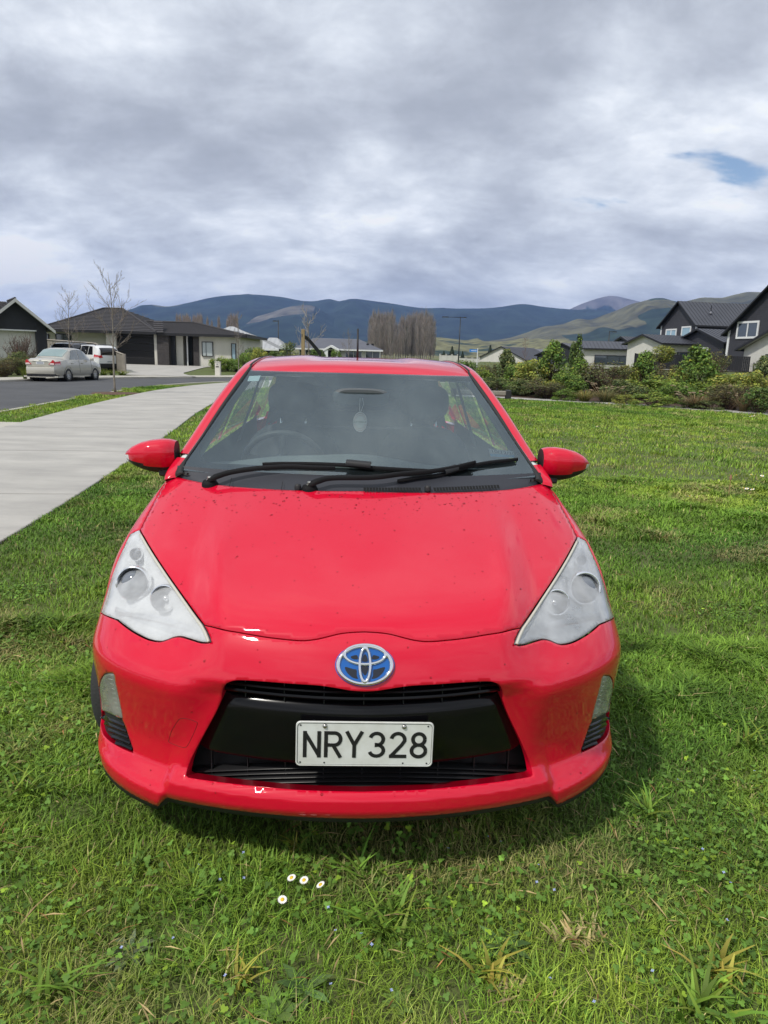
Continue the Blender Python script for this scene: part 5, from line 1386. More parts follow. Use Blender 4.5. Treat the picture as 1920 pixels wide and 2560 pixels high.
# ---- left: long hip-roofed house with the garage
Y2 = 56.0
def house_hip():
    X = lambda px: at(*r1(px, 600), Y2).x
    base = .35; root = empty('hip_roofed_house', (0, Y2, base), 0, 'long white bungalow with charcoal tiled hip roof and dark garage door', 'house')
    ez = 2.40
    def w(name, x0, x1, y0, y1, m, z1=ez, z0=-.3): MB().box(x0, x1, y0, y1, z0, z1).build(name, m, root)
    # walls (front faces -y)
    w('wall', X(270), X(690), .9, 12, CREAM); w('wall', X(690), X(752), 0, 12, CREAM)
    w('wall', X(752), X(1000), .35, 12, CREAM); w('wall', X(1000), X(1024), 0, 6, CREAM)
    w('lintel', X(752), X(1000), .02, .35, FASC, ez, 2.10)
    gd = empty('garage_door', (0, 0, 0)); gd.parent = root
    for k in range(4): MB().bbox(X(752)+.02, X(1000)-.02, .26, .32, .02+k*.52, .02+(k+1)*.52-.012, .01).build('door_panel', GDOOR, gd)
    w('stone_pier', X(1024), X(1100), -.25, 1.2, STONE); w('side_pier', X(1100), X(1127), .3, 1.2, DARKC)
    w('porch_wall', X(1127), X(1172), .6, 3, CREAM)
    w('entry_recess', X(1172), X(1235), 2.0, 2.4, DARKC)
    window(root, T_(((X(1178)+X(1196))/2, 1.95, .05)), .36, 2.1, FASC, PANE, (), .04)
    MB().box(X(1198), X(1206), .5, .6, -.3, ez).build('porch_post', WTRIM, root)
    MB().box(X(1210), X(1255), 1.9, 1.98, 0, 2.1).build('front_door', mat('dark_door', (.03, .03, .034), .5), root)
    w('stone_pier', X(1250), X(1286), .1, 1.6, STONE)
    w('wall', X(1286), X(1556), .2, 10, CREAM)
    window(root, T_(((X(1305)+X(1378))/2, .15, .80)), X(1378)-X(1305)-.1, 1.02, FASC, CURT, (.36,), .05)
    window(root, T_(((X(1500)+X(1523))/2, .15, .45)), .26, 1.30, FASC, PANEB, (), .05)
    window(root, T_(((X(338)+X(430))/2, .85, 1.62)), X(430)-X(338), .50, FASC, PANE, (.5,), .05)
    window(root, T_(((X(262)+X(285))/2, .85, 1.72)), X(285)-X(262), .36, FASC, PANE, (), .05)
    MB().tube([(X(655), .55, 2.3), (X(655)+.45, .75, 2.15), (X(688), .85, 2.1), (X(688), .85, 0)], .05, 6).build('downpipe', FASC, root)
    # main hip
    def hip(x0, x1, y0, y1, z0, z1, ra, rb, nrow, skip=()):
        W = x1-x0; dy = (y1-y0)/2; a = (ra-x0)/W; b = (rb-x0)/W
        roof_face(root, (x0, y0, z0), (x1, y0, z0), (0, dy, z1-z0), a, b, TILE, 'tile', nrow)
        roof_face(root, (x1, y0, z0), (x1, y1, z0), (rb-x1, 0, z1-z0), .5, .5, TILE, 'tile', nrow)
        roof_face(root, (x0, y1, z0), (x0, y0, z0), (ra-x0, 0, z1-z0), .5, .5, TILE, 'tile', nrow)
        roof_face(root, (x1, y1, z0), (x0, y1, z0), (0, -dy, z1-z0), 1-b, 1-a, TILE, 'tile', nrow)
        for p, q in (((x0, y0), ra), ((x1, y0), rb)): MB().tube([(p[0], p[1], z0+.03), (q, y0+dy, z1+.05)], .075, 6).build('hip_cap', TILE, root)
        MB().tube([(ra, y0+dy, z1+.05), (rb, y0+dy, z1+.05)], .075, 6).build('ridge_cap', TILE, root)
        MB().box(x0-.03, x1+.03, y0-.06, y0, z0-.17, z0+.03).build('gutter', FASC, root)
        MB().box(x1, x1+.06, y0, y1, z0-.17, z0+.03).build('gutter', FASC, root)
        MB().add([(x0, y0, z0-.10), (x1, y0, z0-.10), (x1, y0+1.6, z0-.10), (x0, y0+1.6, z0-.10)], [(3, 2, 1, 0)]).build('soffit', SOFF, root)
    za = at(*r1(720, 345), Y2+6.5).z-base
    hip(X(262), X(1030), -.55, 12.6, ez+.05, za, at(*r1(672, 345), Y2+6).x, at(*r1(795, 352), Y2+6).x, 16)
    zb = at(*r1(1150, 432), Y2+4.2).z-base
    hip(X(1035), X(1602), -.45, 9.0, ez+.0, zb, at(*r1(1030, 430), Y2+4.3).x-1.2, at(*r1(1262, 452), Y2+4.3).x, 12)
    # little return roof between the two
    roof_face(root, (X(1018), -.60, ez+.02), (X(1078), -.60, ez+.02), (-.55, 1.7, .95), .0, 1, TILE, 'tile', 6)
    return root
house_hip()

# ---- pale metal-roofed house with solar panels beyond
Y3 = 84.0
def house_pale():
    c = lambda x, y, Y=Y3: at(*r2(x, y), Y)
    e0 = c(70, 385); e1 = c(500, 398); base = .2; ez = (e0.z+e1.z)/2
    root = empty('metal_roofed_house', (0, 0, 0), 0, 'house with pale corrugated hip roof and solar panels beyond the bungalow', 'house')
    x0, x1 = e0.x-2.5, e1.x; y0, y1 = Y3, Y3+11; az = c(228, 268, Y3+5.5).z; rx = c(228, 268, Y3+5.5).x
    MB().box(x0+.6, x1-.5, y0+.6, y1-.6, base, ez).build('wall', DARKC, root)
    W = x1-x0
    fr = roof_face(root, (x0, y0, ez), (x1, y0, ez), (0, 5.5, az-ez), (rx-.3-x0)/W, (rx+.3-x0)/W, PALEM, 'panel', pw=.55)
    roof_face(root, (x1, y0, ez), (x1, y1, ez), (rx-x1, 0, az-ez), .5, .5, PALEM, 'panel', pw=.6)
    roof_face(root, (x0, y1, ez), (x0, y0, ez), (rx-x0, 0, az-ez), .5, .5, PALEM, 'panel', pw=.8)
    MB().box(x0, x1, y0-.08, y0, ez-.2, ez+.02).build('gutter', WTRIM, root)
    sl = (az-ez)/5.5
    SOL = mat('solar_cell', (.05, .052, .07), .15, coat=1); 
    for (u0, v0, n, r_) in ((168, 322, 3, 1), (232, 368, 4, 1)):
        for k in range(n):
            p = c(u0+k*25, v0, Y3+1.0+(1.6 if v0 < 340 else 0)); yy = p.y-Y3; z = ez+sl*yy
            MB().box(0, .92, 0, 1.5, .08, .12).xf(T_((p.x, p.y, z)) @ Matrix.Rotation(math.atan(sl), 4, 'X')).build('solar_panel', SOL, root)
    # second, lower roof to the right
    f0 = c(395, 398, Y3+6); f1 = c(540, 392, Y3+6); az2 = c(455, 332, Y3+10).z
    MB().box(f0.x, f1.x-.5, Y3+7, Y3+15, base, f0.z).build('wall', DARKC, root)
    W = f1.x-f0.x; roof_face(root, (f0.x, Y3+6, f0.z), (f1.x, Y3+6, f0.z), (0, 4.5, az2-f0.z), .1, .45, PALEM, 'panel', pw=.6)
    roof_face(root, (f1.x, Y3+6, f0.z), (f1.x, Y3+15, f0.z), (-W*.55, 0, az2-f0.z), .5, .5, PALEM, 'panel', pw=.8)
house_pale()

# ---- far grey hip-roofed house with a white gabled porch, seen over the car roof
Y4 = 118.0
def house_far():
    c = lambda x, y, Y=Y4: at(*r2(x, y), Y)
    root = empty('grey_roofed_house', (0, 0, 0), 0, 'far grey hip roofed house with white gabled porch above the red car roof', 'house')
    e0, e1 = c(590, 390), c(1100, 405); ez = (e0.z+e1.z)/2; x0, x1 = e0.x, e1.x; W = x1-x0
    az = c(740, 335, Y4+7).z; ra, rb = c(700, 338, Y4+7).x, c(960, 352, Y4+7).x
    MB().box(x0+.6, x1-.5, Y4+.7, Y4+13, -.5, ez).build('wall', WHITE, root)
    roof_face(root, (x0, Y4, ez), (x1, Y4, ez), (0, 7, az-ez), (ra-x0)/W, (rb-x0)/W, GREYM, 'tile', 10)
    roof_face(root, (x1, Y4, ez), (x1, Y4+14, ez), (rb-x1, 0, az-ez), .5, .5, GREYM, 'tile', 10)
    roof_face(root, (x0, Y4+14, ez), (x0, Y4, ez), (ra-x0, 0, az-ez), .5, .5, GREYM, 'tile', 10)
    MB().box(x0, x1, Y4-.1, Y4, ez-.22, ez).build('gutter', WTRIM, root)
    p0, p1, pa = c(755, 398, Y4-2), c(848, 400, Y4-2), c(800, 374, Y4-2)
    for s, e in ((p0, 1), (p1, -1)):
        MB().add([(s.x, Y4-2, s.z-.35), (pa.x, Y4-2, pa.z-.35), (pa.x, Y4-2, pa.z), (s.x, Y4-2, s.z), (s.x, Y4+2, s.z), (pa.x, Y4+2, pa.z)], [(0, 1, 2, 3), (3, 2, 5, 4)]).build('porch_gable', WTRIM, root)
        MB().box(min(s.x+e*.2, s.x+e*.75), max(s.x+e*.2, s.x+e*.75), Y4-1.9, Y4-1.4, -.5, s.z-.1).build('porch_column', WTRIM, root)
    for x, w_ in ((c(650, 410).x, 1.8), (c(930, 410).x, 2.6), (c(1040, 410).x, 2.2)):
        window(root, T_((x, Y4+.66, ez-1.5)), w_, 1.2, WTRIM, PANE, (.5,), .08)
    MB().add([(c(805, 395).x-1.4, Y4+.6, -.3), (c(805, 395).x+1.4, Y4+.6, -.3), (c(805, 395).x+1.4, Y4+.6, ez-.1), (c(805, 395).x-1.4, Y4+.6, ez-.1)], [(0, 1, 2, 3)]).build('entrance', DARKC, root)
    for x in (1012, 1040):
        q = c(x, 375, Y4+3); MB().box(q.x-.2, q.x+.2, q.y, q.y+.4, q.z-1, q.z+.25).build('roof_vent', FASC, root)
house_far()

# ---- right-hand houses on the terrace
kw = dict
gable_house('white_gable_house', 'far white house with a plain gable and one window beside the street sign', at(*r3(312, 378), 150), R(52), 11.0, 14, 2.7, R(24), WHITE, METAL, 'tile',
            gwin=[(1.2, .9, 2.0, 1.6, kw(frame=FASC, pane=PANE, split=()))])
gable_house('low_metal_roof_house', 'far house with low grey metal roof behind the tall green shrubs', at(*r3(350, 388), 172), R(12), 12, 17, 2.6, R(17), CREAM, GREYM, 'panel')
gable_house('dark_gable_house', 'far dark gabled house with a white band behind the conical shrub', at(*r3(622, 362), 120), R(46), 9.5, 12, 2.7, R(22), DARKC, GREYM, 'panel', gwin=[(-1.5, .9, 2.4, 1.2, kw(frame=WTRIM, pane=PANE))])
gable_house('low_white_house', 'single storey white house with dark ribbed roof left of the gabled white garage', at(*r3(712, 352), 92), R(-8), 7.0, 10.5, 2.5, R(14), WHITE, METAL, 'panel', oh=.4,
            swin=[(3.6, .75, 4.4, .95, kw(frame=FASC, pane=PANE, split=(.33, .66)))])
gable_house('small_dark_house', 'small dark gable with a grey roof tucked behind the white garage', at(*r3(925, 330), 98), R(14), 6.0, 8, 2.5, R(20), DARKC, METAL, 'panel')
gable_house('white_garage_house', 'white rendered gabled house with black fascia behind the black fence', at(*r3(1040, 320), 78), R(18), 5.8, 7.6, 2.6, R(16), WHITE, METAL, 'panel', oh=.45,
            swin=[(4.2, .7, 4.6, 1.0, kw(frame=FASC, pane=PANE, split=(.3, .6)))])
h9 = gable_house('two_storey_house', 'dark two storey weatherboard house with steep ribbed roof and blue windows', at(*r3(1220, 152), 86), R(11), 7.0, 11.5, 5.0, R(36), DARKB, METAL, 'panel', oh=.45, gclad=(DARKB, 0), sclad=(DARKB, 0),
            gwin=[(-1.3, 3.1, 1.9, 1.30, kw(frame=WTRIM, pane=PANEB, fw=.16)), (1.7, 3.1, 1.5, 1.50, kw(frame=WTRIM, pane=PANEB, split=(), fw=.16))],
            swin=[(9.0, 4.0, 1.9, .75, kw(frame=WTRIM, pane=PANE, fw=.3))])
for y in (-3.5, 3.5): MB().box(-.06, .12, y-.09, y+.09, -.3, 5.0).build('corner_board', WTRIM, h9)
MB().tube([(2.6, -2.0, 6.3), (2.6, -2.0, 7.15)], .05, 6).build('vent_pipe', FASC, h9); MB().lathe([(.22, 6.25), (.12, 6.45), (.06, 6.5)], 10, (2.6, -2.0, 0)).build('vent_flashing', GREYM, h9)
gable_house('dark_wing', 'dark single storey wing with white window frames below the two storey house', at(*r3(1318, 292), 76), R(12), 8.0, 9.0, 2.75, R(18), DARKB, METAL, 'panel', oh=.45, gclad=(DARKB, 0), sclad=(DARKB, 0),
            gwin=[(-.6, 1.0, 4.2, 1.1, kw(frame=WTRIM, pane=PANE, fw=.16))], swin=[(1.6, .8, 1.6, 1.3, kw(frame=WTRIM, pane=PANE, split=(), fw=.16)), (6, .8, 2.2, 1.3, kw(frame=WTRIM, pane=PANE, fw=.16))])
h10 = gable_house('tall_dark_house', 'tall dark weatherboard gable with white framed window at the right edge', at(*r3(1700, 58), 62), R(14), 9.6, 10, 4.6, R(38), DARKB, METAL, 'panel', oh=.5, gclad=(DARKB, 0),
            gwin=[(-2.55, 4.1, 2.3, 1.15, kw(frame=WTRIM, pane=PANE, fw=.17))])
MB().box(-.08, .14, 4.70, 4.94, -.3, 4.9).build('corner_board', WTRIM, h10)
gable_house('white_gable_annex', 'bright white annex with black verge at the right edge beside the picket fence', at(*r3(1760, 262), 54), R(10), 9.0, 8, 2.7, R(21), WHITE, METAL, 'panel', oh=.5, gwin=[(-1.2, .1, 1.2, 2.1, kw(frame=FASC, pane=PANEB, split=()))])

# ---- black panel fence and picket fence
def panel_fence():
    a, b = at(*r3(990, 412), 66), at(*r3(1572, 428), 56)
    root = empty('black_fence', (a.x, a.y, 0), 0, 'black paling fence between the shrubs and the white houses', 'fence')
    d = Vector((b.x-a.x, b.y-a.y, 0)); L = d.length; d.normalize(); n = int(L/.15); zt0, zt1 = a.z, b.z
    me = MB().bbox(-.068, .068, -.012, .012, 0, 1.85, .006); 
    base_o = None
    for i in range(n):
        p = d*(i+.5)*L/n; zt = lerp(zt0, zt1, i/n)
        if base_o is None:
            base_o = me.build('paling', FASC, root); o = base_o
        else: o = link_mesh('paling', base_o.data, root)
        o.location = (p.x, p.y, zt-1.85+random.uniform(-.012, .012)); o.rotation_euler = (0, 0, math.atan2(d.y, d.x))
    for k in range(0, n, 16):
        p = d*(k)*L/n; link = MB().box(-.05, .05, .02, .12, -2.2, .03).build('post', FASC, root); link.location = (p.x, p.y, lerp(zt0, zt1, k/n))
panel_fence()
def picket_fence():
    a, b = at(*r3(1560, 466), 50), at(*r3(1720, 474), 46)
    root = empty('picket_fence', (a.x, a.y, a.z), 0, 'thin black metal picket fence in front of the white annex', 'fence')
    d = Vector((b.x-a.x, b.y-a.y, b.z-a.z)); n = 22; base = None
    for i in range(n):
        if base is None: base = MB().tube([(0, 0, -1.25), (0, 0, .06)], .009, 6).build('picket', FASC, root)
        o = base if i == 0 else link_mesh('picket', base.data, root)
        o.location = d*(i/n)
        if i % 9 == 4: MB().box(-.03, .03, -.03, .03, -1.3, .12).build('post', FASC, root).location = d*(i/n)
    for z in (-.12, -1.05): MB().tube([(0, 0, z), (d.x, d.y, d.z+z)], .014, 6).build('rail', FASC, root)
picket_fence()
# ============================================================ PLANTS
def col_mat(name, rough=.7, transl=.25):
    """leaf material coloured by the leaf's own stored colour"""
    if name in MATS: return MATS[name]
    m = bpy.data.materials.new(name); m.use_nodes = True; nt = m.node_tree; b = nt.nodes['Principled BSDF']
    a = nt.nodes.new('ShaderNodeAttribute'); a.attribute_name = 'col'
    nt.links.new(a.outputs['Color'], b.inputs['Base Color']); b.inputs['Roughness'].default_value = rough; b.inputs['Specular IOR Level'].default_value = .25
    if transl:
        tl = nt.nodes.new('ShaderNodeBsdfTranslucent'); mx = nt.nodes.new('ShaderNodeMixShader'); mx.inputs[0].default_value = transl
        nt.links.new(a.outputs['Color'], tl.inputs[0]); nt.links.new(b.outputs[0], mx.inputs[1]); nt.links.new(tl.outputs[0], mx.inputs[2])
        nt.links.new(mx.outputs[0], nt.nodes['Material Output'].inputs[0])
    MATS[name] = m; return m
LEAF = col_mat('leaf', .6, .22); TWIG = col_mat('twig', .8, 0)
def raw_mesh(name, V, F, C, m, quads=False):
    """fast mesh from arrays; C is one colour per vertex"""
    V = np.asarray(V, np.float32); F = np.asarray(F, np.int32); me = bpy.data.meshes.new(name)
    n, k = F.shape
    me.vertices.add(len(V)); me.vertices.foreach_set('co', V.ravel())
    me.loops.add(n*k); me.loops.foreach_set('vertex_index', F.ravel())
    me.polygons.add(n); me.polygons.foreach_set('loop_start', np.arange(0, n*k, k, dtype=np.int32))
    me.update(calc_edges=True)
    a = me.attributes.new('col', 'FLOAT_COLOR', 'POINT'); c4 = np.ones((len(V), 4), np.float32); c4[:, :3] = C; a.data.foreach_set('color', c4.ravel())
    me.materials.append(m); return me
def rand_unit(r, n):
    v = r.normal(size=(n, 3)); return v/np.linalg.norm(v, axis=1, keepdims=True)
def leaves(r, P, N, L, Wd, C):
    """rhombic leaves at P, facing roughly N; returns V, F, C"""
    n = len(P); t = np.cross(N, rand_unit(r, n)); t /= np.linalg.norm(t, axis=1, keepdims=True)+1e-9; b = np.cross(N, t)
    L = np.broadcast_to(L, n)[:, None]; Wd = np.broadcast_to(Wd, n)[:, None]
    V = np.stack([P-t*L/2, P+b*Wd/2+N*L*.08, P+t*L/2, P-b*Wd/2+N*L*.08], 1).reshape(-1, 3)
    F = np.arange(4*n).reshape(n, 4); return V, F, np.repeat(C, 4, 0)
def tint(r, n, base, v=.25, hv=.12):
    c = np.array(base)[None]*(1+r.normal(0, v, (n, 1))); c = c*(1+r.normal(0, hv, (n, 3))*[1, .5, .7]); return np.clip(c, .004, .9)
def sticks(r, A, B, ra, rb, C):
    """thin three-sided twigs from A to B"""
    n = len(A); d = B-A; d /= np.linalg.norm(d, axis=1, keepdims=True)+1e-9
    s = np.cross(d, rand_unit(r, n)); s /= np.linalg.norm(s, axis=1, keepdims=True)+1e-9; q = np.cross(d, s)
    ra = np.broadcast_to(ra, n)[:, None]; rb = np.broadcast_to(rb, n)[:, None]; V = []
    for k in range(3):
        c, e = math.cos(2.0944*k), math.sin(2.0944*k); V.append(A+(s*c+q*e)*ra)
    for k in range(3):
        c, e = math.cos(2.0944*k), math.sin(2.0944*k); V.append(B+(s*c+q*e)*rb)
    V = np.stack(V, 1).reshape(-1, 3); o = (np.arange(n)*6)[:, None]
    F = np.concatenate([o+np.array([[0, 1, 4, 3]]), o+np.array([[1, 2, 5, 4]]), o+np.array([[2, 0, 3, 5]])]); return V, F, np.repeat(C, 6, 0)
def cat(*vfc):
    V, F, C = [], [], []; k = 0
    for v, f, c in vfc: V.append(v); F.append(f+k); C.append(c); k += len(v)
    return np.concatenate(V), np.concatenate(F), np.concatenate(C)
def m_shrub(seed, kind, base, n=2600):
    """foliage and stem meshes of a unit shrub (about 1 m wide, 1 m tall)"""
    r = np.random.default_rng(seed)
    if kind == 'round': nl = 34; ph = rand_unit(r, nl); cs = ph*np.array([.36, .36, .38])*r.uniform(.72, 1.08, (nl, 1))+[0, 0, .50]; rad = r.uniform(.10, .19, nl)
    elif kind == 'mound': nl = 40; ph = rand_unit(r, nl); ph[:, 2] = np.abs(ph[:, 2]); cs = ph*np.array([.42, .42, .78])*r.uniform(.8, 1.0, (nl, 1))+[0, 0, .10]; rad = r.uniform(.08, .13, nl)
    elif kind == 'cone':
        nl = 46; h = r.uniform(.08, .97, nl)**.85; a = r.uniform(0, 6.28, nl); q = (1-h**1.6)**.8*.42*r.uniform(.5, 1.1, nl); cs = np.stack([q*np.cos(a), q*np.sin(a), h], 1); rad = .08+.11*(1-h)
    else: nl = 30; ph = rand_unit(r, nl); cs = ph*np.array([.40, .40, .40])*r.uniform(.5, 1.05, (nl, 1))+[0, 0, .55]; rad = r.uniform(.10, .20, nl)
    cl = r.integers(0, nl, n); off = rand_unit(r, n)*(r.uniform(.35, 1.0, (n, 1))**.5)
    P = cs[cl]+off*rad[cl][:, None]; P[:, 2] = np.maximum(P[:, 2], .02)
    N = off+rand_unit(r, n)*.7+[0, 0, .35]; N /= np.linalg.norm(N, axis=1, keepdims=True)
    lump = r.normal(1, .17, nl)[cl][:, None]
    sz = {'mound': .030, 'twig': .028}.get(kind, .040)
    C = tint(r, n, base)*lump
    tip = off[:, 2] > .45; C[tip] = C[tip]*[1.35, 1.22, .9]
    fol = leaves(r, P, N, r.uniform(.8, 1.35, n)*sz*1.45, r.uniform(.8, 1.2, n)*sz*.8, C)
    ns = 150 if kind == 'twig' else 46
    B = cs[r.integers(0, nl, ns)]+r.normal(0, .07, (ns, 3)); B[:, 2] = np.maximum(B[:, 2], .1); A = np.stack([r.normal(0, .05, ns), r.normal(0, .05, ns), np.zeros(ns)], 1)
    Mid = A*.4+B*.6+[0, 0, .04]; cc = tint(r, ns, (.085, .062, .045) if kind != 'twig' else (.12, .085, .062))
    st = cat(sticks(r, A, Mid, .010, .006, cc), sticks(r, Mid, B, .006, .002, cc))
    if kind == 'twig':
        k = 900; i = r.integers(0, ns, k); A2 = Mid[i]+(B[i]-Mid[i])*r.uniform(0, 1, (k, 1)); B2 = A2+rand_unit(r, k)*.10+[0, 0, .09]
        st = cat(st, sticks(r, A2, B2, .0035, .0012, tint(r, k, (.13, .095, .075))))
    return raw_mesh('foliage', *fol, LEAF), raw_mesh('stem', *st, TWIG)
def m_tussock(seed, base, tip, n=420, plume=0, spread=.55):
    r = np.random.default_rng(seed); a = r.uniform(0, 6.28, n); lean = r.uniform(.08, 1, n)**.8*spread; h = r.uniform(.55, 1.0, n)
    V, F, C = [], [], []; w = r.uniform(.006, .012, n); d = np.stack([np.cos(a), np.sin(a), 0*a], 1); s = np.stack([-np.sin(a), np.cos(a), 0*a], 1)
    root = d*r.uniform(0, .12, (n, 1))
    cb, ct = tint(r, n, base), tint(r, n, tip); k = 0
    for t in (0, .35, .7, 1.0):
        p = root+d*(lean*t*t*.9+.1*lean*t)[:, None]+np.array([0, 0, 1])*(h*(t-.32*lean*t*t*1.3))[:, None]; ww = (w*(1-t*.85))[:, None]
        V += [p-s*ww, p+s*ww]; C += [lerp(cb, ct, t)]*2
    V = np.stack(V, 1).reshape(-1, 3); C = np.stack(C, 1).reshape(-1, 3); o = (np.arange(n)*8)[:, None]
    F = np.concatenate([o+np.array([[0, 1, 3, 2]])+2*q for q in range(3)])
    fol = raw_mesh('foliage', V, F, C, LEAF); st = None
    if plume:
        a = r.uniform(0, 6.28, plume); A = np.zeros((plume, 3)); B = np.stack([np.cos(a)*.45, np.sin(a)*.45, r.uniform(1.0, 1.35, plume)], 1)*r.uniform(.7, 1, (plume, 1))
        cc = tint(r, plume, (.35, .27, .16)); parts = [sticks(r, A, B, .005, .003, cc)]
        q = 90; i = np.repeat(np.arange(plume), q); t = r.uniform(0, 1, len(i))
        P = B[i]+np.stack([np.cos(a[i])*.10*t, np.sin(a[i])*.10*t, .16*t-.12*t*t], 1)+rand_unit(r, len(i))*(.032*np.sin(np.pi*np.clip(t+.08, 0, 1)))[:, None]
        parts.append(leaves(r, P, rand_unit(r, len(i)), .05, .014, tint(r, len(i), (.52, .42, .30)))); st = raw_mesh('plumes', *cat(*parts), LEAF)
    return fol, st
KIND = {}
def kinds():
    G = [(.140, .225, .048), (.095, .150, .042), (.205, .285, .055), (.140, .180, .072), (.240, .270, .060)]
    for i, g in enumerate(G):
        KIND['round%d' % i] = m_shrub(100+i, 'round', g); KIND['cone%d' % i] = m_shrub(200+i, 'cone', g); KIND['mound%d' % i] = m_shrub(300+i, 'mound', g, 3200)
    KIND['twig0'] = m_shrub(400, 'twig', (.130, .125, .055), 2400); KIND['twig1'] = m_shrub(401, 'twig', (.125, .140, .055), 2500); KIND['bare'] = m_shrub(402, 'twig', (.10, .075, .05), 60)
    KIND['tuss0'] = m_tussock(1, (.11, .13, .03), (.34, .29, .10)); KIND['tuss1'] = m_tussock(2, (.09, .11, .035), (.28, .25, .11), 380, 12); KIND['tuss2'] = m_tussock(3, (.13, .11, .05), (.30, .22, .12), 360, 9)
    KIND['flax'] = m_tussock(4, (.07, .12, .02), (.22, .26, .04), 150, 0, .6)
kinds()
def shrub(kind, x, y, w, h, label, group, name='shrub', cat_='shrub', z=None):
    f, s = KIND[kind]; z = float(gz(x, y))-.02 if z is None else z
    root = empty(name, (x, y, z), random.uniform(0, 6.28), label, cat_, group); root.scale = (w, w, h)
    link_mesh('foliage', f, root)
    if s is not None: link_mesh('plumes' if kind.startswith('tuss') else 'stem', s, root)
    return root
def put(kind, cx, wpx, top, Y, label, name='shrub', cat_='shrub', group='shrubs of the border on the right', reg=r3, sc=2.023, hmin=.25):
    """place a shrub so that its top stands at the measured height; size follows from its distance"""
    p = at(*reg(cx, top), Y); z0 = float(gz(p.x, Y)); w = wpx/sc*Y*1.02/FPX
    return shrub(kind, p.x, Y, w*1.58, max(hmin, (p.z-z0)*1.07), label, group, name, cat_)
B = 'right border '
